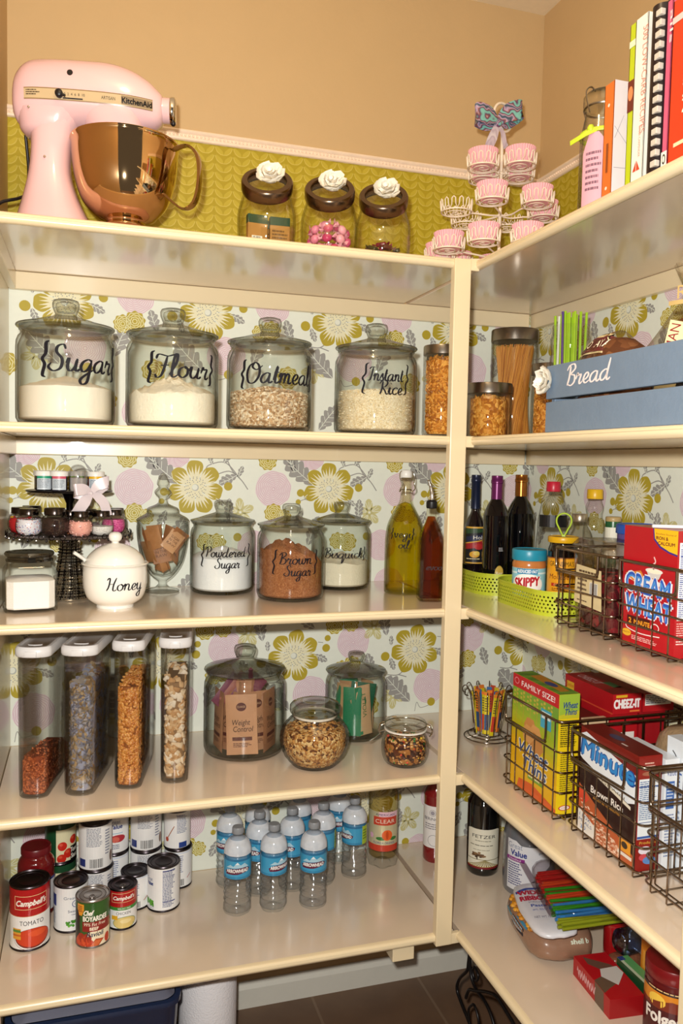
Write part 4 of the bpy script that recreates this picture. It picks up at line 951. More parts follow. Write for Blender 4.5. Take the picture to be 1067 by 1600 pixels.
c = Cv(); c.poly([(-.03, .0), (.03, .0), (.032, .10), (.01, .122), (-.012, .122), (-.03, .09)], '#dba3b3', 1); c.lines(-.02, .02, .02, .09, 7, '#7d5a6a', 2); 
mb = MB(); c.dump(mb, CYL(.0535, face(-.372, -.854)-.35, .005), seg=.008); mb.build('paper_tag', tj, 60)
tag(heap('preserved_peppers', 'green pickled contents of the clip top jar behind the cookbooks', 'food', -.372, -.854, Z1+.013, .029, .10, .105, GRAN(['#5d7a2a', '#7d8f35', '#a35a2a', '#3f6a30'], 70, .5, .004)), None)
def book(name, label, y, t, x0, dx, h, col, spine=None, page='#e6dcc8', lean=0, cover=None, sp_col=None):
    """upright book, spine towards -x, near cover towards -y"""
    b = E(name, label, 'book', (x0, y, Z1), 0); b.rotation_euler = (lean, 0, 0)
    M_ = P(col, .35, 0, .02, coat=.2); mb = MB(); bt = .0022
    mb.box((dx/2, -bt/2, h/2), (dx, bt, h), M_, .0006); mb.box((dx/2, -t+bt/2, h/2), (dx, bt, h), M_, .0006); mb.box((bt/2, -t/2, h/2), (bt, t, h), P(sp_col, .35, 0, .02, coat=.2) if sp_col else M_, .0006)
    if spine: c = Cv(); spine(c, t, h); c.dump(mb, PLN((-.0002, 0, 0), (0, -1, 0), (0, 0, 1)), rough=.4)
    if cover: c = Cv(); cover(c, dx, h); c.dump(mb, PLN((0, -t-.0002, 0), (1, 0, 0), (0, 0, 1)), rough=.4)
    mb.build('cover', b, 0)
    mb = MB(); mb.box((dx/2+.0005, -t/2, h/2), (dx-.006, t-2*bt-.0006, h-.006), P(page, .8), .0004); mb.build('pages', b, 0)
    return b
def sp_orange(c, t, h): c.ell(t/2, .16, .003, .003, '#e8e0d0'); c.ell(t/2, .018, .003, .003, '#e8e0d0'); c.rect(t*.4, .045, t*.6, .095, '#8a4420', 2)
def cv_or(c, dx, h): c.rect(.0, 0, dx, h, '#ddd3dc'); c.line([(.003, .05), (dx, .056)], .0008, '#8f8794', 2); c.line([(.003, .1), (.02, .14), (.03, .11), (dx, .135)], .0008, '#8f8794', 2); c.line([(.002, .12), (.03, .09)], .0008, '#8f8794', 2)
book('recipe_binder', 'orange spined recipe binder with a pale lilac side, first on the book row', -.914, .028, -.412, .15, .198, '#d9702b', sp_orange, cover=cv_or)
def sp_lime(c, t, h): c.rect(0, h*.86, t, h*.90, '#dfe4c8'); c.rect(0, h*.47, t, h*.66, '#6b2d22'); c.ell(t/2, h*.58, t*.4, .012, '#d98a5a', 2); pass
book('cookbook', 'slim lime green cookbook between the orange binder and the white book', -.974, .016, -.408, .17, .272, '#b9c91f', sp_lime)
def sp_500(c, t, h): c.txt('500 LOW-CARB RECIPES', t*.66, h*.61, t*.42, '#c9897a', 2, rot=-PI/2, width=.172); c.txt('DANA CARPENDER', t*.6, h*.25, t*.17, '#c9897a', 2, rot=-PI/2, width=.05); c.poly([(t*.2, .022), (t*.8, .022), (t*.5, .040)], '#c8452a', 2); c.line([(t*.5, .020), (t*.52, .042)], .001, '#f0ebe0', 3)
book('cookbook', 'thick white cookbook lettered 500 LOW-CARB RECIPES', -.9915, .031, -.410, .18, .272, '#efece2', sp_500)
# comb bound notebook
nb = E('comb_bound_cookbook', 'black comb bound cookbook with pale square comb teeth', 'book', (-.408, -1.0235, Z1))
mb = MB(); mb.box((.09, -.0215, .135), (.17, .040, .27), P('#24161a', .4), .001); mb.build('cover', nb, 0)
mb = MB(); mb.lathe([(.0, 0), (.017, 0), (.017, .265), (0, .265)], P('#1c1014', .35), 24, Matrix.Translation((.010, -.0215, .003))); mb.build('spine_tube', nb)
mb = MB()
for i in range(15):
    z = .012+i*.0168; mb.box((-.0035, -.0315, z+.005), (.009, .013, .0095), P('#c9c3b8', .4), .001)
mb.build('comb_teeth', nb, 0)
def sp_pink(c, t, h): c.txt('ails', t*.68, h*.84, t*.55, '#f2dfe0', 2, rot=-PI/2, width=.05); c.rect(0, 0, t, .03, '#efe8dd'); c.ell(t/2, .018, t*.3, .008, '#2a2a2a', 2); c.ell(t/2, .018, t*.2, .005, '#efe8dd', 3)
book('cookbook', 'pink spined cookbook beside the black comb bound one', -1.0675, .013, -.409, .18, .262, '#d4587c', sp_pink)
def sp_it(c, t, h): c.txt('ITALIAN', t*.66, h*.52, t*.38, '#f3e6d2', 2, rot=-PI/2, width=.115); c.txt('EASY', t*.66, h*.80, t*.3, '#f3e6d2', 2, rot=-PI/2, width=.05); c.rect(t*.3, .028, t*.8, .034, '#f3d0a8', 2); c.rect(0, h*.86, t, h*.9, '#e8c2c0', 1)
book('cookbook', 'red cookbook lettered ITALIAN at the right edge of the photo', -1.082, .045, -.409, .18, .255, '#cf3a1a', sp_it)

# ------------------------------------------------------------------ third shelf, left run
# square jar of white powder
sq = E('square_jar', 'square glass jar with a dark glass lid at the left end of the third shelf', 'jar', (-1.402, -.285, Z3), D(8))
def sqring(z, h, cut):
    return [(h, -h+cut, z), (h, h-cut, z), (h-cut, h, z), (-h+cut, h, z), (-h, h-cut, z), (-h, -h+cut, z), (-h+cut, -h, z), (h-cut, -h, z)]
def rring(z, r, n=8): return [(r*math.cos(a), r*math.sin(a), z) for a in [(-PI/8+2*PI*k/8) for k in range(8)]]
mb = MB(); mb.loft([sqring(.0, .048, .014), sqring(.004, .054, .015), sqring(.085, .0545, .014), sqring(.094, .051, .017), [(r[0]*.96, r[1]*.96, r[2]) for r in sqring(.100, .049, .024)], [(r[0]*.96, r[1]*.96, r[2]) for r in sqring(.110, .049, .024)],
    [(r[0]*.90, r[1]*.90, r[2]) for r in sqring(.110, .049, .024)], sqring(.094, .047, .017), sqring(.085, .051, .014), sqring(.008, .050, .014)], GLC, caps=False)
mb.loft([sqring(0, .048, .014), sqring(.003, .048, .014)], GLC); mb.build('glass_body', sq, 20)
mb = MB(); mb.lathe([(0, .109), (.049, .109), (.0495, .113), (.046, .114), (.046, .119), (.050, .121), (.052, .125), (.050, .129), (.02, .1305), (0, .1305)], GLASS('#9a958a', '#4a443c', .05, 'smoke', .12), 40); mb.build('glass_lid', sq)
mb = MB(); mb.loft([sqring(.0, .047, .013), sqring(.003, .0488, .013), sqring(.060, .0488, .013), [(a*.8, b*.8, c) for a, b, c in sqring(.064, .0488, .013)], [(a*.1, b*.1, c) for a, b, c in sqring(.068, .0488, .013)]], P('#f6f5f4', .9, 0, .02, 50, .5, 300))
tag(mb.build('baking_powder', None, 20, (-1.402, -.285, Z3+.0085), D(8)), 'white powder filling the square glass jar', 'powder', kind='stuff')

# two tier wire cake stand
KX, KY = -1.321, -.150
ks = E('cake_stand', 'two tier dark wire and bead cake stand at the left of the third shelf', 'cake stand', (KX, KY, Z3))
KW = P('#2f2a2a', .3, 1, .1, 90)
mb = MB()
for k in range(40):
    a = 2*PI*k/40; mb.tube(cr([(.046*math.cos(a), .046*math.sin(a), .003), (.038*math.cos(a+.1), .042*math.sin(a+.1), .03), (.022*math.cos(a+.2), .022*math.sin(a+.2), .12), (.026*math.cos(a+.25), .026*math.sin(a+.25), .152)], 3), .0011, CHROME if k % 3 else KW, 5)
for z, r in [(.003+i*.0073, .047-.026*(i/20)**.75 if i < 18 else .022+.002*(i-17)) for i in range(21)]: mb.tube([(r*math.cos(a), r*math.sin(a), z) for a in [2*PI*k/28 for k in range(28)]], .0016, KW if int(z*900) % 2 else CHROME, 5, closed=True)
mb.build('wire_pedestal', ks, 60)
def plate(R, z, loops=True):
    mb = MB(); PLT = P('#6f6762', .3, .6, .08, 200, .5, 500)
    mb.lathe([(0, z), (R, z), (R+.002, z+.002), (R, z+.004), (0, z+.004)], PLT, 48)
    if loops:
        for k in range(38):
            a = 2*PI*k/38; m_ = Matrix.Translation(((R+.003)*math.cos(a), (R+.003)*math.sin(a), z+.006)) @ Matrix.Rotation(a, 4, 'Z')
            mb.tube([m_ @ Vector((.001, .006*math.cos(t), .006*math.sin(t))) for t in [2*PI*i/10 for i in range(10)]], .0009, KW, 4, closed=True)
            mb.ball(((R+.003)*math.cos(a+.08), (R+.003)*math.sin(a+.08), z-.002), (.0028, .0028, .0035), CHROME if k % 2 else KW, 6)
    return mb
LOWZ, UPZ = .153, .255
plate(.138, LOWZ).build('lower_tier', ks, 50); mb = plate(.096, UPZ, False)
mb.tube([(.097*math.cos(a), .097*math.sin(a), UPZ+.003) for a in [2*PI*k/40 for k in range(40)]], .002, KW, 5, closed=True); mb.build('upper_tier', ks, 50)
mb = MB(); mb.lathe([(.012, LOWZ+.004), (.008, LOWZ+.02), (.008, LOWZ+.075), (.02, UPZ)], KW, 16); mb.build('column', ks)
# food colour jars on the upper tier
def colour_jar(label, a, r_, band, liq, s=1.0):
    x, y = KX+r_*math.cos(a), KY+r_*math.sin(a)
    j = E('food_colour_jar', label, 'jar', (x, y, Z3+UPZ+.0045), face(x, y), 'food colour jars on the cake stand'); j.scale = (s, s, s)
    mb = MB(); mb.lathe([(0, 0), (.0165, 0), (.018, .002), (.018, .034), (.0165, .038), (0, .038)], P(liq, .1), 28)
    c = Cv(); w_ = .022
    c.rect(-w_*.75, .003, w_*.75, .034, '#cdd6de', 1); c.rect(-w_*.75, .0285, w_*.75, .034, band, 2); c.lines(-w_*.6, w_*.6, .006, .026, 6, '#6a7480', 3)
    c.dump(mb, CYL(.0181, 0), seg=.004); mb.build('glass_body', j)
    mb = MB(); mb.lathe([(.0195, .034), (.0205, .0345), (.0205, .044), (.0195, .0455), (0, .0455)], WHITE, 28); mb.build('white_cap', j)
VIEW = face(KX, KY)
for a, r_, bnd_, liq, lab in ((-.98, .068, '#2c9c7a', '#12161c', 'food colour jar with a green banded label, leftmost on the upper tier'), (-.38, .062, '#d05a70', '#1a1420', 'food colour jar with a pink banded label, second from the left on the upper tier'),
        (1.02, .068, '#e8b422', '#5a1410', 'food colour jar with a yellow banded label, rightmost on the upper tier'), (.95, .02, '#72b82a', '#1c2a10', 'food colour jar with a lime banded label behind the small glass dome'),
        (-2.5, .05, '#c8c8c8', '#141c2c', 'food colour jar with a grey label behind the front ones'), (-1.75, .062, '#b8323a', '#2c1014', 'food colour jar with a red banded label half hidden between two others')):
    colour_jar(lab, VIEW+a, r_, bnd_, liq)
gd = E('glass_dome', 'small clear glass dome holding pale sugar among the food colour jars', 'glass dome', (KX+.062*math.cos(VIEW+.30), KY+.062*math.sin(VIEW+.30), Z3+UPZ+.0045))
mb = MB(); mb.lathe(cr([(.021, 0), (.021, .012), (.0205, .040), (.017, .053), (.009, .060), (0, .062)], 4)+cr([(0, .060), (.008, .058), (.0155, .052), (.019, .040), (.0195, .012), (.0195, 0)], 4), GLASS('#fbfbfb', '#a8a8a8', .04, 'dome', .09), 32); mb.build('glass_shell', gd)
heap('pale_sugar', 'pale sugar under the small glass dome', 'sugar', gd.location.x, gd.location.y, Z3+UPZ+.005, .0185, .030, .034, P('#b9b3b0', .8, 0, .1, 400), n=20, k=4)
bow('ribbon_bow', 'pale pink satin bow on the front of the upper cake stand tier', (KX+.104*math.cos(VIEW+.46), KY+.104*math.sin(VIEW+.46), Z3+UPZ+.001), D(12), .037, P('#d9cdd2', .25, 0, .04, 30, coat=.3),
    [([(0, 0, 0), (-.012, -.006, -.014), (-.026, -.007, -.034), (-.034, -.004, -.046)], .026), ([(0, 0, 0), (.014, -.006, -.008), (.028, -.007, -.024), (.036, -.004, -.052)], .022)])
# sprinkle jars on the lower tier
def sprinkle(label, clabel, cname, a, r_, cols, fill_=.75, kind='dots', s=1.0):
    x, y = KX+r_*math.cos(a), KY+r_*math.sin(a); z = Z3+LOWZ+.0045; R = .0282*s
    j = E('sprinkle_jar', label, 'jar', (x, y, z), face(x, y), 'round sprinkle jars on the cake stand')
    g = cr([(R*.55, 0), (R*.9, R*.3), (R, R*.8), (R*.88, R*1.35), (R*.62, R*1.62), (R*.62, R*1.8)], 4)
    mb = MB(); mb.lathe([(0, 0)]+g+[(q-.0012, z_) for q, z_ in g[::-1]]+[(0, .0015)], GLC, 30); mb.build('glass_body', j)
    mb = MB(); mb.lathe([(R*.68, R*1.6), (R*.72, R*1.62), (R*.72, R*2.02), (R*.68, R*2.08), (R*.2, R*2.1), (0, R*2.1)], P('#4d4542', .2, 1, .05, 60), 28); mb.build('steel_cap', j)
    mb = MB(); rr = random.Random(int(a*100)+9); R2 = R-.0018
    gi = [(q-.002, z_+.0004) for q, z_ in g if z_ <= R*(.2+fill_*1.35)]
    core = P(cols[0], .5) if kind != 'grain' else GRAN(cols, 420, .7, .002)
    mb.lathe([(0, .002)]+[(max(.001, q-(.0015 if kind != 'grain' else 0)), max(z_, .0022)) for q, z_ in gi]+[(0, gi[-1][1])], core, 28)
    if kind != 'grain':
        for i in range(420 if kind == 'dots' else 130 if kind == 'pearl' else 46):
            b_ = rr.uniform(0, 2*PI); k = rr.randrange(1, len(gi)); q, z_ = gi[k]; sz = {'dots': .0011, 'pearl': .0022, 'candy': .0042}[kind]
            q = max(0, q-sz*.8)
            mb.ball((q*math.cos(b_), q*math.sin(b_), max(.0035, z_)+rr.uniform(-.001, .001)), (sz, sz, sz*(1 if kind != 'candy' else .8)), P(rr.choice(cols), .25), 6 if kind != 'candy' else 8)
    o = mb.build(cname, None, 50, (x, y, z)); tag(o, clabel, cname.replace('_', ' '), kind='stuff')
V = VIEW
sprinkle('round jar of red, white and blue sprinkles at the front left of the cake stand', 'red, white and blue sprinkles in the front left round jar', 'sprinkles', V-.95, .108, ['#e9e6ee', '#c8323c', '#4a66b8', '#e9e6ee', '#f0d8dc'], .8, 'dots', 1.05)
sprinkle('round jar of dark chocolate sprinkles at the front of the cake stand', 'dark chocolate sprinkles in the front round jar', 'sprinkles', V-.30, .108, ['#2a1512', '#38201a', '#1c0e0d'], .9, 'grain', 1.12)
sprinkle('round jar of pale pink sugar pearls at the front of the cake stand', 'pale pink sugar pearls in the front round jar', 'sugar pearls', V+.22, .106, ['#e8a89c', '#f0bcb0', '#d9948c'], .8, 'pearl', 1.0)
sprinkle('round jar of white sugar, half full, at the front right of the cake stand', 'white sugar in the front right round jar', 'sugar', V+.70, .108, ['#f0efec', '#e2e0dc'], .5, 'grain', 1.0)
sprinkle('round jar of magenta sugar at the right of the cake stand', 'magenta sugar in the rightmost round jar', 'sugar', V+1.2, .106, ['#e05aa0', '#c93c86', '#f07fb8'], .8, 'grain', 1.0)
sprinkle('round jar of red and yellow candies at the left edge of the cake stand', 'red and yellow coated candies in the leftmost round jar', 'candies', V-1.55, .108, ['#c01f26', '#e8b81e', '#c01f26', '#8a1a20'], .8, 'candy', 1.05)
sprinkle('round jar of blue sugar behind the chocolate sprinkles', 'blue sugar in the second row round jar', 'sugar', V-.75, .052, ['#1f6fb0', '#2c86cc'], .6, 'grain', 1.0)
sprinkle('round jar of orange and white nonpareils in the second row', 'orange and white nonpareils in the second row round jar', 'sprinkles', V+.05, .050, ['#e87a2a', '#f0e6d8', '#d83a3a'], .6, 'dots', 1.0)
sprinkle('round jar of silver grey dragees in the second row under the bow', 'silver grey dragees in the second row round jar', 'sprinkles', V+.85, .054, ['#6f6a72', '#9a94a0', '#4c4850'], .6, 'dots', 1.0)
sprinkle('round jar with brown sprinkles at the back left of the cake stand', 'brown sprinkles in the back left round jar', 'sprinkles', V-2.2, .108, ['#5a3a28', '#7a4a30'], .7, 'grain', 1.05)
sprinkle('round jar with dark sprinkles at the back right of the cake stand', 'dark sprinkles in the back right round jar', 'sprinkles', V+1.78, .108, ['#3a2a30', '#5a3a48'], .7, 'grain', 1.0)

# honey pot
HX, HY = -1.220, -.276
hp_ = E('honey_pot', 'white ceramic lidded pot lettered Honey on the third shelf', 'honey pot', (HX, HY, Z3), face(HX, HY))
mb = MB(); mb.lathe([(0, .003), (.036, .003), (.037, 0), (.041, 0), (.041, .006)]+cr([(.041, .006), (.060, .020), (.0695, .045), (.071, .075), (.070, .093), (.074, .098)], 4)+[(.0745, .100), (.072, .1015), (.067, .096), (.067, .075), (.06, .03), (.03, .012), (0, .012)], CER, 56); mb.build('pot_body', hp_)
mb = MB(); mb.lathe([(.066, .0985), (.0665, .101)]+cr([(.0655, .104), (.058, .118), (.040, .134), (.018, .143), (.010, .145), (.0075, .1475), (.0125, .1515), (.0150, .158), (.0135, .165), (.008, .1695), (0, .171)], 4), CER, 48); lid = mb.build('pot_lid', hp_)
mb = MB(); mb.tube(cr([(.045, -.035, .06), (-.010, -.062, .100), (-.006, -.079, .116), (-.002, -.090, .124)], 5), [.0042]*16, CER, 10); mb.build('spoon_handle', hp_, 60)
rng_text(hp_, .0706, Cv().cur('Honey', 0, .046, .0145, INK, 1, .18, .085), 18)
# apothecary jar with sugar packets
AX, AY = -1.098, -.085
ap = E('apothecary_jar', 'footed glass apothecary jar with a pointed finial, holding brown sugar packets', 'jar', (AX, AY, Z3))
pr_ = [(.0, 0), (.042, 0), (.0435, .003), (.040, .006), (.018, .012), (.010, .020), (.011, .028), (.030, .044), (.050, .075), (.061, .12), (.065, .160), (.064, .175)]
mb = MB(); p2 = pr_[:6]+cr(pr_[6:], 4)
mb.lathe([(0, .0)]+p2[1:]+[(.0655, .178), (.063, .18), (.0605, .172), (.0615, .160), (.0575, .12), (.046, .078), (.026, .048), (0, .040)], GLG, 48); mb.build('glass_body', ap)
mb = MB(); mb.lathe(cr([(.064, .1815), (.066, .184), (.060, .190), (.042, .200), (.040, .206), (.038, .214), (.020, .222), (.012, .228), (.011, .240), (.020, .250), (.020, .258), (.011, .268), (.015, .274), (.013, .286), (.006, .300), (0, .304)], 3), GLL, 40); mb.build('glass_lid', ap)
def packet(w, h, t, col, print_=None):
    mb = MB(); M_ = P(col, .55, 0, .08, 30, .4, 80); rings = []
    for i in range(9):
        v = i/8; e = math.sin(PI*v)**.5; rings.append([(w/2*math.cos(a)*(1-.02*e), t/2*(e*.95+.05)*math.copysign(abs(math.sin(a))**1.4, math.sin(a)), h*v) for a in [2*PI*k/16 for k in range(16)]])
    mb.loft(rings, M_)
    if print_: c = Cv(); print_(c, w, h); c.dump(mb, lambda u, v, d: Vector((u, -(t/2*(math.sin(PI*min(1, max(0, v/h)))**.5*.95+.05)*max(0, 1-(2*u/w)**2)**.7)-d-.0004, v)), seg=.006, rough=.6)
    return mb
def pr_raw(c, w, h): 
    for k, t_ in enumerate(('SUGAR', 'IN THE', 'RAW')): c.txt(t_, 0, h*(.62-.18*k), h*.13, '#5a2c14', 2, width=w*.62)
rr = random.Random(31)
for i in range(17):
    lay = i//6; a = 2*PI*(i % 6)/6+lay*.5; q = (.018, .031, .034)[lay]; z = (.056, .078, .112)[lay]
    o = packet(.046 if lay else .026, .056 if lay else .036, .005, '#b27a4a' if i % 2 else '#9c6438', pr_raw if i in (10, 11) else None).build('sugar_packet', None, 60)
    o.location = (AX+q*math.cos(a), AY+q*math.sin(a), Z3+z); o.rotation_euler = (rr.uniform(-.35, .35), rr.uniform(-.6, .6), a+PI/2); tag(o, 'small brown paper sugar packet inside the apothecary jar', 'sugar packet', 'sugar packets in the apothecary jar')
o = packet(.040, .052, .006, '#c69468', pr_raw).build('sugar_packet', None, 60); o.location = (AX+.006, AY-.040, Z3+.112); o.rotation_euler = (-.05, D(38), .1); tag(o, 'pale brown printed sugar packet leaning diagonally at the front of the apothecary jar', 'sugar packet', 'sugar packets in the apothecary jar')
# three smaller canisters
PW = (-.948, -.105, .0826, .236); BRN = (-.799, -.236, .0836, .235); BQ = (-.6215, -.085, .0808, .233)
j = heritage('glass canister lettered Powdered Sugar on the third shelf', PW[0], PW[1], Z3, PW[2], PW[3], group='glass canisters with knobbed lids')
rng_text(j, PW[2], Cv().cur('Powdered', 0, .098, .0125, INK, 1, .19, .105).cur('Sugar', .004, .070, .0125, INK, 1, .19, .062).cur('{', -.060, .084, .020, INK, 1, .13).cur('}', .062, .084, .020, INK, 1, .13), 6)
heap('powdered_sugar', 'white powdered sugar inside the canister lettered Powdered Sugar', 'sugar', PW[0], PW[1], Z3+.0085, .0765, .082, .110, P('#f5f6f8', .9, 0, .02, 50, .5, 200), pw=.7, nz=.004)
j = heritage('glass canister lettered Brown Sugar on the third shelf', BRN[0], BRN[1], Z3, BRN[2], BRN[3], group='glass canisters with knobbed lids')
rng_text(j, BRN[2], Cv().cur('Brown', 0, .094, .0135, INK, 1, .19, .082).cur('Sugar', .006, .066, .0125, INK, 1, .19, .066).cur('{', -.052, .080, .021, INK, 1, .13).cur('}', .052, .080, .021, INK, 1, .13), 8)
heap('brown_sugar', 'clumped brown sugar inside the canister lettered Brown Sugar', 'sugar', BRN[0], BRN[1], Z3+.0085, .0773, .082, .142, GRAN(['#b5754a', '#a9683f', '#c08356', '#9c5c36'], 500, .8, .003), pw=.6, nz=.012, f=70, peak=(-.25, -.2))
j = heritage('glass canister lettered Bisquick on the third shelf', BQ[0], BQ[1], Z3, BQ[2], BQ[3], group='glass canisters with knobbed lids')
rng_text(j, BQ[2], Cv().cur('{Bisquick}', 0, .088, .0125, INK, 1, .19, .128), 6)
heap('baking_mix', 'cream coloured baking mix inside the canister lettered Bisquick', 'flour', BQ[0], BQ[1], Z3+.0085, .0745, .062, .088, P('#e9e0c8', .9, 0, .04, 60, .8, 200), pw=.8, nz=.007)
# oil bottles
VX, VY = -.487, -.212
vo = E('oil_bottle', 'tall swing top glass bottle of yellow oil lettered vegi oil', 'bottle', (VX, VY, Z3))
op = cr([(.050, .004), (.0515, .012), (.0515, .10), (.0505, .150), (.044, .185), (.028, .218), (.0165, .240), (.0135, .262), (.0135, .290)], 4)
mb = MB(); mb.lathe([(0, 0), (.046, 0)]+op+[(.0155, .292), (.0155, .300), (.010, .302), (.0105, .262)]+[(max(.008, q-.0025), z) for q, z in op[::-1][6:]]+[(0, .007)], GLASS('#fcfdf4', '#9a9a5a', name='oilglass'), 44); mb.build('glass_body', vo)
mb = MB(); mb.lathe([(0, .302), (.0145, .303), (.016, .306), (.016, .316), (.013, .322), (0, .323)], WHITE, 28); mb.build('stopper', vo)
mb = MB()
for sg in (1, -1): mb.tube(cr([(sg*.010, 0, .319), (sg*.020, -.003, .316), (sg*.022, -.006, .300), (sg*.017, -.012, .288), (sg*.022, -.010, .275), (sg*.019, 0, .266), (sg*.0145, 0, .272)], 4), .0015, CHROME, 6)
mb.tube([(.0155*math.cos(a), .0155*math.sin(a), .272) for a in [2*PI*k/20 for k in range(20)]], .0012, CHROME, 5, closed=True)
o = mb.build('wire_bail', vo, 60); o.rotation_euler.z = D(10)
mb = MB(); mb.lathe([(0, .0078)]+[(q-.0046, max(z, .0078)) for q, z in op if z < .240]+[(0, .240)], LIQ('#d9c93c', ior=1.1) if False else GLASS('#efe36a', '#a3922a', .02, 'oil', .0), 40)
tag(mb.build('yellow_oil', None, 60, (VX, VY, Z3)), 'yellow vegetable oil filling the tall swing top bottle', 'oil', kind='stuff')
rng_text(vo, .0522, Cv().cur('{vegi}', 0, .150, .0105, INK, 1, .2, .062).cur('oil', .004, .122, .0105, INK, 1, .2, .028), 0); [setattr(c_, 'rotation_euler', (0, 0, face(VX, VY)-.12)) for c_ in kids(vo) if c_.name.startswith('lettering')]
EX, EY = -.468, -.338
ev = E('oil_bottle', 'square amber oil bottle lettered evoo with a metal pourer, in front of the yellow one', 'bottle', (EX, EY, Z3), D(-14))
def sqr(z, h, cut): return [(h, -h+cut, z), (h, h-cut, z), (h-cut, h, z), (-h+cut, h, z), (-h, h-cut, z), (-h, -h+cut, z), (-h+cut, -h, z), (h-cut, -h, z)]
AMB = GLASS('#cf8a3c', '#5a2c0a', .03, 'amber', .05)
ro = [(0, .026, .006), (.004, .0295, .007), (.14, .0295, .007), (.165, .026, .010), (.190, .016, .009), (.205, .0115, .0068), (.232, .0110, .0065)]
mb = MB(); mb.loft([sqr(*q) for q in ro], GLASS('#fdfcf4', '#8c7a50', name='evglass'), caps=False); mb.loft([sqr(0, .026, .006), sqr(.002, .026, .006)], GLC); mb.build('glass_body', ev, 25)
mb = MB(); mb.loft([sqr(z+.004, h-.0028, c_) for z, h, c_ in ro[1:6]], AMB); tag(mb.build('olive_oil', None, 25, (EX, EY, Z3+.001), D(-14)), 'amber olive oil filling the square bottle', 'oil', kind='stuff')
mb = MB(); mb.lathe([(0, .228), (.0125, .230), (.0135, .234), (.0135, .246), (.010, .250), (0, .252)], BLACK, 24); mb.build('stopper', ev)
mb = MB(); mb.tube(cr([(0, 0, .250), (0, 0, .262), (-.004, 0, .285), (-.010, 0, .300)], 4), [.0055]*4+[.005]*3+[.0045]*3+[.003]*3, CHROME, 10); mb.build('pourer', ev, 60)
c = Cv().cur('evoo', .004, .080, .0085, INK, 1, .2, .040); mb = MB(); c.dump(mb, PLN((0, -.0302, 0), (1, 0, 0), (0, 0, 1)), rough=.5); mb.build('lettering', ev, 0)

# ------------------------------------------------------------------ fourth shelf, left run
DGL = GLASS('#fcfcfb', '#8e8a84', .05, 'plasticclear', .05)
LIDW = P('#e2e0e0', .35, 0, .01, 20)
def dispenser(label, x, y, rz, W, Dp, H):
    d = E('cereal_dispenser', label, 'dispenser', (x, y, Z4), rz, 'cereal dispensers with white lids')
    def ring(z, w_, dd, y0=0, n=8):
        # rounded front, square back; front at local y=0
        r = w_/2; f = [(r*math.sin(a), y0+r*.62*(1-math.cos(a)), z) for a in [-PI/2+PI*k/12 for k in range(13)]]
        return f+[(r, dd*.6, z), (r, dd-.012, z), (r-.012, dd, z), (-r+.012, dd, z), (-r, dd-.012, z), (-r, dd*.6, z)]
    mb = MB()
    mb.loft([ring(.0, W*.86, Dp*.93, .006), ring(.004, W*.94, Dp*.96, .002), ring(.02, W*.96, Dp*.97), ring(H, W*1.02, Dp), ring(H, W*1.02-.004, Dp-.002, .002), ring(.008, W*.96-.005, Dp*.97-.003, .003)], DGL, caps=False)
    mb.loft([ring(0, W*.86, Dp*.93, .006), ring(.003, W*.86, Dp*.93, .006)], DGL); mb.build('clear_body', d, 50)
    mb = MB(); mb.loft([ring(H-.012, W*1.10, Dp+.002, -.003), ring(H-.008, W*1.16, Dp+.004, -.006), ring(H+.004, W*1.16, Dp+.004, -.006), ring(H+.010, W*1.10, Dp+.001, -.001), ring(H+.0105, W*.94, Dp-.006, .006), ring(H+.008, W*.88, Dp-.01, .009)], LIDW)
    ld = mb.build('white_lid', d, 45)
    mb = MB(); mb.box((0, -.0055, H-.004), (W*.36, .004, .012), LIDW, .001); mb.build('pour_flap', ld, 40)
    mb = MB(); mb.tube([(W*.22*math.cos(a), .03+.006*math.sin(a), H+.0095) for a in [PI+PI*k/10 for k in range(11)]], .0012, LIDW, 6); mb.build('thumb_ridge', ld, 40)
    mb = MB(); mb.tube([(W*.30*math.cos(a), -.001, H-.010-.016*abs(math.sin(a))) for a in [PI*k/14 for k in range(15)]], .0018, DGL, 6); mb.build('pour_spout', d, 50)
    return d
def fill_disp(name, label, x, y, rz, W, Dp, h, core, bits, n, maker, seed, slope=0.0, inset=.0):
    rr = random.Random(seed); mb = MB(); w_ = W*.955-.005-.0125-inset; r = w_/2
    def ring(z, top=False):
        return [(p[0], p[1], z+(slope*(p[1]/Dp-.3) if top else 0)) for p in [(r*math.sin(a), (.009 if not inset else .014)+r*.62*(1-math.cos(a))) for a in [-PI/2+PI*k/8 for k in range(9)]]+[(r, Dp*.9), (-r, Dp*.9)]]
    mb.loft([ring(.0), ring(h*.5), ring(h, True)], core)
    for i in range(n):
        z = rr.uniform(.004, h-.002); u = rr.random()
        if u < .55: a = rr.uniform(-PI/2, PI/2); p = (r*math.sin(a), (.008 if not inset else .0145)+r*.62*(1-math.cos(a))); yaw = a
        elif u < .9: p = (r*rr.choice((1, 1, -1)), rr.uniform(.02, Dp*.9)); yaw = PI/2*(1 if p[0] > 0 else -1); z += slope*(p[1]/Dp-.3)*(z/h)
        else: p = (rr.uniform(-r, r), rr.uniform(.015, Dp*.85)); z = h+.001+slope*(p[1]/Dp-.3); yaw = 0
        T = Matrix.Translation((p[0], p[1], max(.005 if not inset else .0125, z))) @ Matrix.Rotation(yaw, 4, 'Z') @ Matrix.Rotation(rr.uniform(-.5, .5), 4, 'X') @ Matrix.Rotation(rr.uniform(0, 6), 4, 'Y')
        maker(mb, T, rr)
    o = mb.build(name, None, 50, (x, y, Z4+.0085), rz); return tag(o, label, 'cereal', kind='stuff')
DW, DD, DH = .060, .235, .322
DP = [(-1.394, -.362, D(-12), .322), (-1.300, -.370, D(-14), .322), (-1.196, -.360, D(-12), .325), (-1.092, -.352, D(-8), .325)]
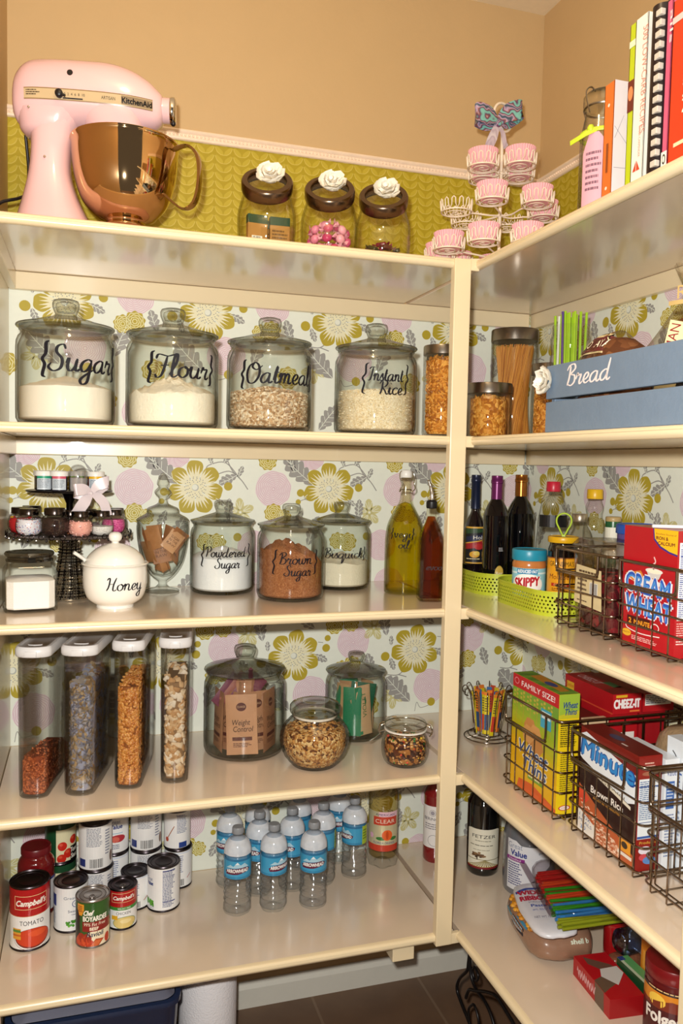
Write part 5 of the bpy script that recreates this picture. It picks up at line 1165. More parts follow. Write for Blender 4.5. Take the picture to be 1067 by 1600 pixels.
WS = [.066, .069, .062, .064]
labs = ['tall clear cereal dispenser with white lid, leftmost, holding a little reddish brown cereal', 'tall clear cereal dispenser full of frosted flakes, second from the left', 'tall clear cereal dispenser of puffed golden wheat, third from the left', 'tall clear cereal dispenser of pale square cereal, rightmost of the four']
for (x, y, rz, H), l, w_ in zip(DP, labs, WS): dispenser(l, x, y, rz, w_, DD, H)
c1 = [P(q, .7) for q in ('#a8552c', '#8a3f1e', '#c06a3a')]
def mk_crumb(mb, T, rr): s = rr.uniform(.0016, .0034); mb.ball((0, 0, 0), (s, s*.8, s*.7), rr.choice(c1), 6, T)
fill_disp('cinnamon_cereal', 'reddish brown crumbly cereal in the leftmost dispenser', *DP[0][:3], WS[0], DD, .075, GRAN(['#8a3f1e', '#a8552c', '#70301a'], 200, .8), c1, 700, mk_crumb, 1, slope=-.03)
c2 = [P(q, .7) for q in ('#b5a89e', '#a8a6b8', '#c2a47c', '#c9c4c8', '#b08f68', '#9fa0b8')]
def mk_flake(mb, T, rr):
    s = rr.uniform(.006, .010); m_ = rr.choice(c2); vs = [(0, .0015, 0)]+[(s*(1+.2*math.sin(3*a+s*900))*math.cos(a), -.0012*math.cos(2*a), s*.8*math.sin(a)) for a in [2*PI*k/8 for k in range(8)]]
    mb.add(vs, [(0, 1+(k+1) % 8, 1+k) for k in range(8)]+[(0, 1+k, 1+(k+1) % 8) for k in range(8)], m_, T)
fill_disp('frosted_flakes', 'grey blue and tan frosted flakes in the second dispenser', *DP[1][:3], WS[1], DD, .232, GRAN(['#a39a98', '#9799ad', '#a98f6c'], 60, .6), c2, 700, mk_flake, 2, inset=.004)
c3 = [P(q, .35, coat=.3) for q in ('#c98238', '#b56c28', '#d99a50')]
def mk_puff(mb, T, rr): s = rr.uniform(.0038, .0046); mb.ball((0, 0, 0), (s*1.35, s*.75, s*.8), rr.choice(c3), 8, T)
fill_disp('puffed_wheat', 'golden puffed wheat filling the third dispenser', *DP[2][:3], WS[2], DD, .222, P('#8a4c18', .6), c3, 1300, mk_puff, 3)
c4 = [P(q, .8, var=.12, vs=300) for q in ('#c9a67c', '#d6bfa0', '#b58a5c', '#e0d2be')]
def mk_sq(mb, T, rr):
    s = rr.uniform(.009, .0115); mb.box((0, 0, 0), (s*1.4, .0045, s*1.5), rr.choice(c4), .0016, T, 1)
fill_disp('square_cereal', 'pale toasted square cereal in the rightmost dispenser', *DP[3][:3], WS[3], DD, .222, P('#8a6a48', .8), c4, 210, mk_sq, 4, inset=.0035)

# large canister of oatmeal packets
J1 = (-.897, -.168, .103, .272)
heritage('large glass canister of brown oatmeal packets on the fourth shelf', J1[0], J1[1], Z4, J1[2], J1[3], group='glass canisters with knobbed lids')
def pr_wc(c, w, h):
    c.ell(0, h*.80, w*.16, h*.07, '#5a2a24', 1); c.txt('QUAKER', 0, h*.785, h*.035, '#c9a080', 2, width=w*.26)
    c.cur('Weight', 0, h*.52, h*.055, '#3a1c18', 2, .3, w*.62).cur('Control', .002, h*.40, h*.05, '#3a1c18', 2, .3, w*.66) if False else (c.txt('Weight', -w*.03, h*.50, h*.09, '#3a1c18', 2, width=w*.58, sl=.15), c.txt('Control', w*.03, h*.39, h*.09, '#3a1c18', 2, width=w*.62, sl=.15))
    c.rect(-w*.3, h*.24, w*.32, h*.30, '#5a2a24', 1); c.lines(-w*.28, w*.3, h*.12, h*.2, 3, '#5a2a24', 2)
rr = random.Random(41)
fc = face(J1[0], J1[1])
for i in range(12):
    if i < 5: a = fc-1.25+i*.60; q = .070 if i % 2 == 0 else .052; w_, h_, tl = .078, .150, -.05
    elif i < 9: a = fc-1.2+(i-5)*.8; q = .030; w_, h_, tl = .050, .165, .0
    else: a = fc+1.6+(i-9)*1.1; q = .058; w_, h_, tl = .066, .13, 0
    o = packet(w_, h_, .009, ('#b98663', '#a97656', '#c2906c')[i % 3], pr_wc if i < 5 else None).build('oatmeal_packet', None, 60)
    o.location = (J1[0]+q*math.cos(a), J1[1]+q*math.sin(a), Z4+.012+(0 if i < 5 else .012)); o.rotation_euler = (-.03, rr.uniform(-.06, .06) if i < 5 else rr.uniform(-.25, .25), a+PI/2)
    tag(o, 'brown paper oatmeal packet standing in the large canister', 'oatmeal packet', 'brown oatmeal packets in the large canister')
for i in range(3):
    o = packet(.062, .09, .010, '#7a3a50' if i != 1 else '#9c5a50').build('oatmeal_packet', None, 60); a = fc-.9+i*.35
    o.location = (J1[0]+.035*math.cos(a)-.035+i*.012, J1[1]+.035*math.sin(a), Z4+.118+.006*i); o.rotation_euler = (-.12, D(42), a*0+.15); tag(o, 'purple backed oatmeal packet slanting across the top of the large canister', 'oatmeal packet', 'purple backed packets in the large canister')
# granola jar
GX, GY = -.749, -.308
g = E('ribbed_jar', 'round ribbed glass jar of granola in front on the fourth shelf', 'jar', (GX, GY, Z4), face(GX, GY))
gp = cr([(.050, 0), (.058, .006), (.076, .030), (.0845, .060), (.080, .090), (.064, .112), (.057, .118), (.057, .128)], 6)
rib = lambda a, i, z: 1+.014*math.sin(z*560) if .008 < z < .106 else 1
mb = MB(); mb.lathe([(0, .0)]+gp+[(.053, .128), (.053, .118)]+[(q-.004, max(z, .005)) for q, z in gp[::-1][5:]]+[(0, .005)], GLG, 56, rad=rib); mb.build('glass_body', g, 60)
mb = MB(); mb.lathe([(0, .124), (.050, .124), (.052, .127), (.052, .130), (.061, .131), (.0625, .136), (.062, .146), (.058, .151), (.050, .152), (.046, .156), (.035, .158), (.02, .1555), (0, .156)], GLL, 48); ld = mb.build('glass_lid', g, 50)
mb = MB(); mb.lathe([(.0515, .1195), (.053, .121), (.053, .124), (.0515, .1255)], P('#e8ded2', .5), 40); mb.build('rubber_seal', ld)
core = GRAN(['#c08a4c', '#a87038', '#d6a868', '#6a3c20', '#e0bd86'], 170, .9, .004)
mb = MB(); gq = [(q-.0085, max(.0072, z)) for q, z in gp if z < .094]; mb.lathe([(0, .0062)]+gq+[(.05, gq[-1][1]+.006), (0, gq[-1][1]+.010)], core, 44)
rr = random.Random(5); gm = [P(q, .6) for q in ('#c9954f', '#b27a3c', '#ddb074', '#3a1c14', '#a06a34')]
for i in range(950):
    k = rr.randrange(2, len(gq)); q, z = gq[k]; a = rr.uniform(0, 2*PI); s = rr.uniform(.0018, .0042)
    mb.ball(((q-s*.6)*math.cos(a), (q-s*.6)*math.sin(a), max(.0115, z+rr.uniform(-.002, .002))), (s, s*.8, s*.7), gm[4 if rr.random() < .1 else rr.randrange(5) if rr.random() < .5 else rr.randrange(3)], 6)
for i in range(160):
    a = rr.uniform(0, 2*PI); q = .055*math.sqrt(rr.random()); s = rr.uniform(.003, .006); mb.ball((q*math.cos(a), q*math.sin(a), .104-q*.1), (s, s*.8, s*.7), gm[rr.randrange(5)], 6)
tag(mb.build('granola', None, 50, (GX, GY, Z4)), 'golden granola with dark raisins filling the round ribbed jar', 'granola', kind='stuff')
# canister of green packets
J2 = (-.583, -.122, .0825, .228)
heritage('glass canister of green and brown tea packets at the back of the fourth shelf', J2[0], J2[1], Z4, J2[2], J2[3], group='glass canisters with knobbed lids')
fc = face(J2[0], J2[1])
def pr_vio(c, w, h): c.rect(-w*.5, h*.02, -w*.12, h*.98, '#1f7a52', 1); c.txt('VIOLET', w*.12, h*.62, w*.24, '#3a6a3c', 2, rot=PI/2, width=h*.5); c.lines(-w*.42, -w*.2, h*.1, h*.5, 9, '#8fc4a4', 2)
for i, (da, q, col, w_, h_, tl, pr) in enumerate([(-.75, .052, '#c09a70', .045, .135, 0, None), (-.15, .056, '#1f7a52', .050, .13, 0, None), (.55, .052, '#c9a47c', .048, .135, -.08, pr_vio), (1.2, .044, '#1c6a48', .040, .11, -.2, None), (-1.3, .052, '#2c8a5c', .04, .13, .1, None),
        (2.3, .045, '#b8906a', .05, .13, 0, None), (3.3, .045, '#1f7a52', .05, .13, .1, None), (.2, .020, '#1a5c40', .07, .135, .15, None), (.9, .030, '#c49a74', .04, .11, -.35, None), (-.6, .018, '#b88c66', .06, .135, -.1, None)]):
    a = fc+da; o = packet(w_, h_, .012, col, pr).build('tea_packet', None, 60)
    o.location = (J2[0]+q*math.cos(a), J2[1]+q*math.sin(a), Z4+.013); o.rotation_euler = (-.02, tl, a+PI/2)
    gname = 'green' if col[1] in '12' else 'tan'
    tag(o, '%s drink packet standing in the canister at the back of the fourth shelf' % gname, 'drink packet', '%s drink packets in the back canister' % gname)
# clip top jar of trail mix
TX_, TY_ = -.529, -.354
t = E('clip_jar', 'small clip top glass jar of trail mix near the corner post', 'jar', (TX_, TY_, Z4), face(TX_, TY_))
tp = cr([(.042, 0), (.052, .008), (.0585, .030), (.0575, .055), (.050, .072), (.0465, .078)], 4)
mb = MB(); mb.lathe([(0, 0)]+tp+[(.050, .080), (.050, .084), (.044, .084)]+[(q-.004, max(z, .006)) for q, z in tp[::-1]]+[(0, .006)], GLC, 44); mb.build('glass_body', t)
mb = MB(); mb.lathe([(0, .088), (.050, .088), (.0515, .092), (.0515, .101), (.048, .106), (.040, .108), (.037, .104), (.02, .103), (0, .104)], GLC, 44); ld = mb.build('glass_lid', t)
mb = MB(); mb.lathe([(.0485, .084), (.0525, .0845), (.0525, .0875), (.0485, .088)], P('#e8e4dc', .6), 44); mb.build('rubber_seal', ld)
mb = MB(); mb.tube([(.0515*math.cos(a), .0515*math.sin(a), .096) for a in [2*PI*k/32 for k in range(32)]], .0016, CHROME, 6, closed=True); mb.tube([(.0485*math.cos(a), .0485*math.sin(a), .079) for a in [2*PI*k/32 for k in range(32)]], .0016, CHROME, 6, closed=True); mb.build('wire_ring', t, 60)
for sg in (1, -1):
    mb = MB(); mb.tube(cr([(.008, sg*.052, .097), (.010, sg*.062, .093), (.006, sg*.066, .080), (0, sg*.060, .068), (-.006, sg*.066, .080), (-.010, sg*.062, .093), (-.008, sg*.052, .097)], 4), .0016, CHROME, 6); mb.tube([(0, sg*.050, .079), (0, sg*.064, .075)], .002, CHROME, 6)
    if sg < 0: mb.tube(cr([(0, sg*.062, .070), (.006, sg*.075, .060), (.010, sg*.088, .052)], 3), .0018, CHROME, 6)
    mb.build('wire_clasp', t, 60)
rr = random.Random(6); mb = MB(); tq = [(q-.0078, max(.0072, z)) for q, z in tp if z < .062]; mb.lathe([(0, .0065)]+tq+[(0, tq[-1][1])], GRAN(['#3a1c14', '#a06a34', '#5a2c18'], 120, .6), 36)
tm = [('#c9955a', .0042, 1.5), ('#2c1512', .0046, 1.1), ('#b07840', .004, 1.4), ('#d8452a', .0052, 1), ('#2e8a3a', .0052, 1), ('#e8c23a', .0052, 1), ('#3a1c16', .005, 1), ('#d9b07a', .004, 1.5)]
for i in range(460):
    if i < 360: k = rr.randrange(2, len(tq)); q, z = tq[k]; z += rr.uniform(-.002, .002)
    else: q = .048*math.sqrt(rr.random()); z = tq[-1][1]+.002
    a = rr.uniform(0, 2*PI); col, s, e = tm[rr.choice((0, 0, 0, 1, 1, 2, 2, 6, 7, 7, 0, 1, 3, 4, 5, 2, 7))]
    q = max(0, q-s*.6); T = Matrix.Translation((q*math.cos(a), q*math.sin(a), max(.0125, z))) @ Matrix.Rotation(rr.uniform(0, 6), 4, 'X') @ Matrix.Rotation(a, 4, 'Z'); mb.ball((0, 0, 0), (s*.7, s*.85*e, s*.8), P(col, .35), 8, T)
tag(mb.build('trail_mix', None, 50, (TX_, TY_, Z4)), 'nuts, raisins and coloured candies filling the small clip top jar', 'trail mix', kind='stuff')

# ------------------------------------------------------------------ bottom shelf, left run: cans
TIN = P('#a39c98', .3, 1, .04, 60); TIND = P('#4a4448', .3, 1, .05, 60)
def can(label, x, y, z, r, H, paint_, ang=0, tab=False, dark=True, group=None, cat='can', rot=None):
    c_ = E('food_can', label, cat, (x, y, z), face(x, y)+D(ang), group); top = TIND if dark else TIN
    mb = MB(); mb.lathe([(0, .002), (r*.90, .002), (r*.92, 0), (r*1.0, 0), (r*1.02, .0015), (r*1.0, .004), (r*.985, .005), (r*.985, H-.005), (r*1.0, H-.004), (r*1.02, H-.0015), (r*1.0, H), (r*.96, H), (r*.93, H-.003), (r*.80, H-.004), (r*.78, H-.003), (r*.76, H-.0042), (r*.55, H-.0042), (r*.53, H-.0035), (r*.5, H-.0042), (0, H-.0042)], top, 48)
    if tab:
        ta = face(x, y)*0; mb.tube([(r*.40+.008*math.cos(a), .006*math.sin(a), H-.001) for a in [2*PI*k/14 for k in range(14)]], .0014, TIN, 6, closed=True); mb.tube([(r*.33, 0, H-.003), (r*.30, 0, H+.001), (r*.5, 0, H)], .0018, TIN, 6)
    mb.build('tin_body', c_)
    c = Cv(); W_ = 2*PI*r; c.rect(-W_/2, .0055, W_/2, H-.0055, '#f0f0f0', .2); paint_(c, r, H, W_)
    mb = MB(); c.dump(mb, CYL(r*.988, 0), seg=.006, rough=.28, clip=(-W_/2, .0052, W_/2, H-.0052), step=.00012); mb.build('paper_label', c_, 0)
    return c_
def lab_tomato(c, r, H, W):
    c.rect(-W/2, H*.55, W/2, H, '#b0181c', 1); c.rect(-r*.85, H*.655, r*.9, H*.865, '#e8cf98', 2); c.rect(-r*.82, H*.663, r*.87, H*.857, '#b0181c', 2.5); c.txt("Campbell's", .0, H*.715, H*.085, '#f8f2e8', 4, width=r*1.55, sl=.25, bold=.05)
    c.txt('TOMATO', r*.05, H*.41, H*.068, '#2a2430', 3, width=r*1.22); c.rect(-W/2, H*.545, W/2, H*.55, '#d9b878', 2)
    c.ell(r*.12, H*.20, r*.95, H*.155, '#7a2a20', 1.5, 30); c.ell(r*.12, H*.21, r*.9, H*.14, '#cf4020', 2, 30); c.ell(r*.35, H*.27, r*.5, H*.05, '#e0562c', 2.5, 20); c.ring(r*.12, H*.19, r*1.02, .0008, '#7a2a20', 2, ry=H*.17, a0=PI, a1=2*PI)
    c.rect(-r*.98, H*.19, -r*.5, H*.36, '#e0a03a', 3); c.rect(-r*.98, H*.30, -r*.5, H*.34, '#5a8a3a', 3.2); c.rect(-r*.98, H*.24, -r*.5, H*.27, '#c9622a', 3.2)
def lab_peas(c, r, H, W):
    c.ring(r*.35, H*.62, r*.20, .0014, '#2c3a86', 2); c.txt('G', r*.35, H*.595, H*.055, '#2c3a86', 3); c.txt('Great', r*.0, H*.72, H*.06, '#6c7488', 3, width=r*.7); c.txt('Sweet Peas', r*.45, H*.44, H*.055, '#2a2c5c', 3, width=r*1.1)
    c.lines(r*.1, r*.9, H*.37, H*.40, 1, '#6a6c88'); rr = random.Random(2)
    for i in range(46): c.ell(r*.25+rr.uniform(-.45, .6)*r, H*.20+rr.uniform(-.05, .06)*H, r*.075, r*.075, rr.choice(('#4f9a2e', '#6cb53c', '#3a7a24')), 2+i*.02, 10)
    c.rect(-r*1.4, H*.55, -r*.9, H*.8, '#2c3a86', 2); c.lines(-r*1.4, -r*.95, H*.15, H*.5, 9, '#70748c')
def lab_boy(c, r, H, W):
    c.rect(-W/2, 0, W/2, H, '#2f5a22', 1); c.rect(-W/2, 0, -r*.75, H*.8, '#1c1a18', 1.5); c.poly([(-r*.4, 0), (r*1.3, 0), (r*1.4, H*.46), (-r*.2, H*.34)], '#efe2c4', 2)
    for i in range(7): c.ell(-r*(.9-.13*i)+(.0), H*(.10+.06*(i % 3)), r*.26, H*.10, ('#c03a1e', '#d4542c', '#a02c18')[i % 3], 2.2+.02*i, 14)
    c.poly([(-r*.95, H*.92), (-r*.45, H*.92), (-r*.45, H*.80), (-r*.6, H*.68), (-r*.8, H*.68), (-r*.95, H*.80)], '#e89a2a', 3); c.lines(-r*.88, -r*.5, H*.74, H*.88, 4, '#7a3010', 4)
    c.rect(-r*.55, H*.355, r*1.3, H*.56, '#8a1c18', 3); c.txt('Chef', -r*.22, H*.70, H*.10, '#f6f2e8', 5, width=r*.55, sl=.3, bold=.06); c.txt('BOYARDEE', r*.22, H*.575, H*.10, '#f6f2e8', 5, width=r*1.45, bold=.05)
    c.txt('99% Fat Free', r*.18, H*.475, H*.065, '#f6e8d0', 5, width=r*1.3, sl=.15); c.txt('BEEF', r*.15, H*.385, H*.06, '#f6e8d0', 5, width=r*.5, bold=.05); c.txt('Ravioli', r*.2, H*.25, H*.10, '#22304a', 5, width=r*.95, sl=.2, bold=.03)
    c.poly([(-r*.2, H*.02), (r*.35, H*.02), (r*.75, H*.17), (r*.25, H*.20)], '#b0441e', 4); c.poly([(-r*.1, H*.05), (r*.35, H*.05), (r*.6, H*.15), (r*.25, H*.17)], '#d0683a', 4.5); c.ell(r*1.0, H*.15, r*.2, H*.1, '#c03a1e', 4)
def lab_chick(c, r, H, W):
    c.rect(-W/2, H*.55, W/2, H, '#b0181c', 1); c.rect(-W/2, H*.49, W/2, H*.57, '#3f8a3a', 1.5); c.rect(-r*.8, H*.68, r*.95, H*.90, '#e8cf98', 2); c.rect(-r*.77, H*.69, r*.92, H*.89, '#b0181c', 2.5); c.txt("Campbell's", r*.06, H*.745, H*.085, '#f8f2e8', 4, width=r*1.5, sl=.25, bold=.05)
    c.txt('98% FAT FREE', r*.1, H*.51, H*.04, '#f0f4e8', 3, width=r*.9); c.txt('CHICKEN', r*.05, H*.385, H*.065, '#2a2430', 3, width=r*1.0); c.ell(r*.15, H*.18, r*.85, H*.15, '#8a9a6a', 1.5, 26); c.ell(r*.15, H*.18, r*.8, H*.135, '#e3c97c', 2, 26); c.ell(r*.2, H*.22, r*.4, H*.05, '#efdca0', 2.5); c.rect(-r*.8, H*.26, -r*.35, H*.36, '#e8b02a', 3)
def lab_gv(kind):
    def f(c, r, H, W):
        if kind == 'back':
            c.lines(-r*.55, r*.45, H*.52, H*.92, 13, '#6a7088', 2); c.bars(-r*.35, r*.45, H*.08, H*.27); c.rect(-r*1.1, H*.10, -r*.62, H*.26, '#2c3a7c', 2); c.lines(r*.6, r*.95, H*.3, H*.85, 9, '#7a8098', 2); c.ell(r*1.1, H*.25, r*.15, H*.12, '#7a5a48', 2)
        elif kind == 'front':
            c.txt('Great', 0, H*.74, H*.09, '#7c86a8', 3, width=r*.85); c.txt('Value', r*.1, H*.62, H*.10, '#26357c', 3, width=r*.9, bold=.05, sl=.1); c.ell(r*.25, H*.38, r*.55, H*.09, '#b8323c', 2); c.ell(r*.05, H*.36, r*.3, H*.07, '#d86a5a', 2.5); c.lines(-r*.5, r*.5, H*.12, H*.24, 3, '#5a6080'); c.rect(-r*.6, H*.5, r*.6, H*.515, '#8cbfd8', 2)
        elif kind == 'facts':
            c.txt('Great', -r*.95, H*.68, H*.075, '#4a568c', 3, width=r*.5); c.txt('Value', -r*.92, H*.58, H*.085, '#26357c', 3, width=r*.5, bold=.05)
            c.lines(-r*.05, r*.75, H*.10, H*.90, 24, '#5a648c', 2, w=.55, rag=.35); c.rect(-r*.05, H*.90, r*.75, H*.92, '#26357c', 3); c.rect(-r*.05, H*.22, r*.3, H*.24, '#26357c', 3); c.rect(r*.35, H*.22, r*.75, H*.24, '#26357c', 3); c.rect(-r*.05, H*.78, r*.75, H*.785, '#26357c', 3)
            rr = random.Random(5)
            for i in range(40): c.ell(-r*.95+rr.uniform(-.35, .3)*r, H*.20+rr.uniform(-.06, .06)*H, r*.07, r*.07, rr.choice(('#4f9a2e', '#6cb53c', '#3a7a24')), 2+i*.02, 9)
            c.lines(-r*1.1, -r*.5, H*.05, H*.12, 2, '#9aa0b4')
        elif kind == 'spoon':
            c.lines(0, r*.8, H*.42, H*.88, 12, '#5a6a94', 2); c.txt('Nutrition', r*.2, H*.86, H*.05, '#22408c', 3, width=r*.5); c.rect(r*.15, H*.06, r*.8, H*.2, '#22408c', 2); c.line([(-r*.75, H*.30), (-r*.2, H*.62)], .002, '#a85a2a', 3); c.ell(-r*.8, H*.27, r*.15, H*.06, '#b8482a', 3)
        elif kind == 'low':
            c.lines(-r*.3, r*.3, H*.4, H*.85, 9, '#7a86ac', 2); c.bars(-r*.1, r*.35, H*.08, H*.25); c.line([(r*.6, H*.25), (r*.95, H*.34)], .0018, '#b8323c', 3); c.rect(-W/2, H*.9, W/2, H*.93, '#d4dcec', 2)
        elif kind == 'sauce':
            c.rect(-W/2, 0, W/2, H, '#1c4a2c', 1); c.rect(-r*.45, 0, W/2, H*.78, '#e6dfb8', 2)
            for (a, b, q) in ((-.05, .40, .30), (.35, .22, .32), (-.1, .12, .30), (.75, .5, .3)): c.ell(r*a, H*b, r*q, r*q, '#cc2a1c', 3, 18); c.ell(r*(a-.08), H*(b+.04), r*q*.4, r*q*.3, '#e0583c', 3.5)
            c.rect(r*.5, 0, W/2, H*.36, '#1a1c1a', 4); c.txt('Tomato', r*.95, H*.22, H*.10, '#f0ece0', 5, width=r*.9, bold=.05); c.txt('Sauce', r*.9, H*.08, H*.10, '#f0ece0', 5, width=r*.7, bold=.05)
    return f
R4, HC = .0395, .112
can('large red and white tomato soup can at the front left of the bottom shelf', -1.407, -.226, Z5, .0440, .150, lab_tomato, 3)
can('white can of sweet peas behind the red soup can', -1.317, -.180, Z5, .0395, .114, lab_peas, -4)
can('green labelled beef ravioli can with a pull tab at the very front', -1.267, -.258, Z5, .0385, .113, lab_boy, -4, tab=True, dark=False)
can('small red and white chicken soup can beside the ravioli can', -1.198, -.206, Z5, .0345, .101, lab_chick, 2, tab=True)
can('white can with nutrition table and peas, standing alone near the water bottles', -1.095, -.148, Z5, .0405, .116, lab_gv('facts'), 0)
can('white can half hidden behind the chicken soup can', -1.163, -.126, Z5, .036, .090, lab_gv('low'), 0)
z_ = Z5
can('white can at the bottom of the rightmost stack of two by the back wall', -1.048, -.050, Z5, .036, .105, lab_gv('low'), 5)
can('white can with a spoon picture, top of the rightmost stack of two', -1.052, -.052, Z5+.1055, .0345, .105, lab_gv('spoon'), 0)
can('white can at the bottom of the stack whose top is cut by the shelf', -1.132, -.050, Z5, .040, .112, lab_gv('back'), 0)
can('white barcode can cut by the shelf edge, top of the second stack from the right', -1.132, -.050, Z5+.1125, .040, .116, lab_gv('back'), 0)
can('white can under the barcode can in the middle of the group', -1.258, -.118, Z5, .041, .112, lab_gv('back'), 6)
can('white can with a barcode stacked on another in the middle of the group', -1.260, -.120, Z5+.1125, .0405, .118, lab_gv('back'), 0)
can('white can at the foot of the stack at the back wall', -1.212, -.043, Z5, .036, .110, lab_gv('low'), 0)
can('white and red can on top of the stack at the back wall', -1.212, -.044, Z5+.1105, .036, .110, lab_gv('front'), 0)
can('dark green can under the tomato sauce can at the back', -1.345, -.045, Z5, .038, .105, lab_gv('sauce'), 0)
can('dark green tomato sauce can on top of another at the back', -1.345, -.046, Z5+.1055, .038, .112, lab_gv('sauce'), 10)
# jar of red sauce
sj = E('sauce_jar', 'glass jar of dark red sauce with a maroon lid behind the soup can', 'jar', (-1.400, -.105, Z5), face(-1.400, -.105))
mb = MB(); mb.lathe([(0, 0), (.038, 0)]+cr([(.042, .006), (.044, .03), (.0435, .11), (.042, .135), (.034, .150), (.032, .156)], 4)+[(.032, .16), (0, .16)], P('#6e0f14', .08, coat=.6), 40); mb.build('glass_body', sj)
mb = MB(); mb.lathe([(.0345, .156), (.0355, .157), (.0355, .170), (.034, .1725), (.030, .173), (.0285, .1715), (0, .1715)], P('#6a1018', .35), 40); mb.build('metal_lid', sj)
c = Cv(); c.rect(-.06, .02, .06, .10, '#d8d8dc', 1); c.rect(-.06, .095, .06, .10, '#2c3a86', 2); c.lines(-.04, .04, .03, .085, 6, '#6a7088'); mb = MB(); c.dump(mb, CYL(.0442, 0), seg=.006); mb.build('paper_label', sj, 0)

# ------------------------------------------------------------------ water bottles
def MILK(a):  # flash glare on the bottle shoulders, put into the plastic as a whitish mix
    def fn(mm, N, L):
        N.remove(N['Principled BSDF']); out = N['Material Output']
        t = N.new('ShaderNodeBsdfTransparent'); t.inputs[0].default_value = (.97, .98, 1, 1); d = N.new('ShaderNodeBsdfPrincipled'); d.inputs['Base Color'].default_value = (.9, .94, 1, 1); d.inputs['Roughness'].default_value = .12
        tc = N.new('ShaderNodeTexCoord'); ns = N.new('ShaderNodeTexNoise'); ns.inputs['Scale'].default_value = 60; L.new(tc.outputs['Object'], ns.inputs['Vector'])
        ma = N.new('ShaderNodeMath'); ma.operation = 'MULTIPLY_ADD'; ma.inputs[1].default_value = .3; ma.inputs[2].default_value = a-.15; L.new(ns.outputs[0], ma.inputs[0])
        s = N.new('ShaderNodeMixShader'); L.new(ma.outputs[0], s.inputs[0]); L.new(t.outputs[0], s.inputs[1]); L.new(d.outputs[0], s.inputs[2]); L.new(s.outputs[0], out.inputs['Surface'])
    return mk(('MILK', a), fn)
WB = GLASS('#feffff', '#c4c8ce', .05, 'pet', .06)
def lab_water(c, r):
    W = 2*PI*r; h = .050
    c.rect(-W/2, 0, W/2, h, '#3f9cc8', 1); c.rect(-W/2, h*.90, W/2, h, '#2c6f9c', 1.5); c.rect(-W/2, 0, W/2, h*.12, '#2f86b4', 1.5)
    for k in (0, 1): 
        o = (-.0 if k == 0 else W/2)
        for sh in ((o,) if k == 0 else (-W/2, W/2)):
            c.poly([(sh-.03, h*.55), (sh-.018, h*.72), (sh-.010, h*.64), (sh, h*.86), (sh+.008, h*.70), (sh+.018, h*.80), (sh+.03, h*.58)], '#a9cfe2', 2); c.poly([(sh-.006, h*.74), (sh, h*.86), (sh+.005, h*.75)], '#e8f2f8', 2.5)
            c.poly([(sh-.030, h*.22), (sh-.033, h*.38), (sh-.02, h*.52), (sh+.02, h*.58), (sh+.033, h*.50), (sh+.030, h*.36), (sh, h*.24)], '#5c1a3a', 3); c.txt('ARROWHEAD', sh, h*.34, h*.17, '#f4f0f0', 5, width=.056, bold=.05, rot=.03)
    c.rect(W*.27, 0, W*.38, h, '#a8c43a', 4); c.lines(W*.28, W*.37, h*.2, h*.8, 4, '#5a7a2a', 5); c.rect(-W*.38, 0, -W*.30, h, '#7a1c34', 4)
def water_bottle(label):
    b = E('water_bottle', label, 'bottle', (0, 0, 0), 0, 'water bottles on the bottom shelf'); r = .0345
    pr = [(.0, .006), (r*.45, .004), (r*.62, 0), (r*.90, .001), (r*1.0, .009), (r*1.0, .020)]
    pr += [(r*(.955+.05*math.cos(2*PI*(z-.020)/.0148)), z) for z in [.020+.074*k/40 for k in range(1, 41)]]
    pr += [(r*.975, .096), (r*.975, .146), (r*1.0, .149), (r*1.0, .154)]
    mb = MB(); mb.lathe([(0, .008)]+pr+[(q, z) for q, z in dome[1:-9]]+[(0, dome[-10][1])] if False else pr, WB, 40, rad=lambda a, i, z: 1+(.035*math.cos(5*a) if 1 <= i <= 4 else .012*math.cos(14*a+z*60) if z < .095 else 0)); mb.build('plastic_body', b, 60)
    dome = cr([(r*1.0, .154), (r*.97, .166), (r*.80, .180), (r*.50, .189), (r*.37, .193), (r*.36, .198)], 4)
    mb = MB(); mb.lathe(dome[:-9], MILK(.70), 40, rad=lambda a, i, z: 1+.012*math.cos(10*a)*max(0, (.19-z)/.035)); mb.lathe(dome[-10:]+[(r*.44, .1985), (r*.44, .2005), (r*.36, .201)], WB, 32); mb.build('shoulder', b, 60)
    # the water itself
    wp = [(q*.965, max(z, .007)) for q, z in pr[3:]]+[(q*.965, z) for q, z in dome[:-9]]
    mb = MB(); mb.lathe([(0, .008)]+wp+[(0, wp[-1][1])], GLASS('#fcfdff', '#d4dae0', .07, 'water', .03), 40, rad=lambda a, i, z: 1+(.02*math.cos(14*a+z*60) if z < .095 else 0)); mb.build('water', b, 60)
    mb = MB(); CAPM = P('#8f9399', .4); mb.lathe([(r*.40, .200), (r*.415, .201), (r*.415, .213), (r*.38, .216), (0, .2165)], CAPM, 36, rad=lambda a, i, z: 1+(.015*math.cos(36*a) if i in (1, 2) else 0)); mb.build('cap', b)
    c = Cv(); lab_water(c, r); mb = MB(); c.dump(mb, CYL(r*.985, 0, .0965), seg=.005, rough=.2, step=.0001, clip=(-PI*r, 0, PI*r, .05)); mb.build('paper_label', b, 0)
    return b
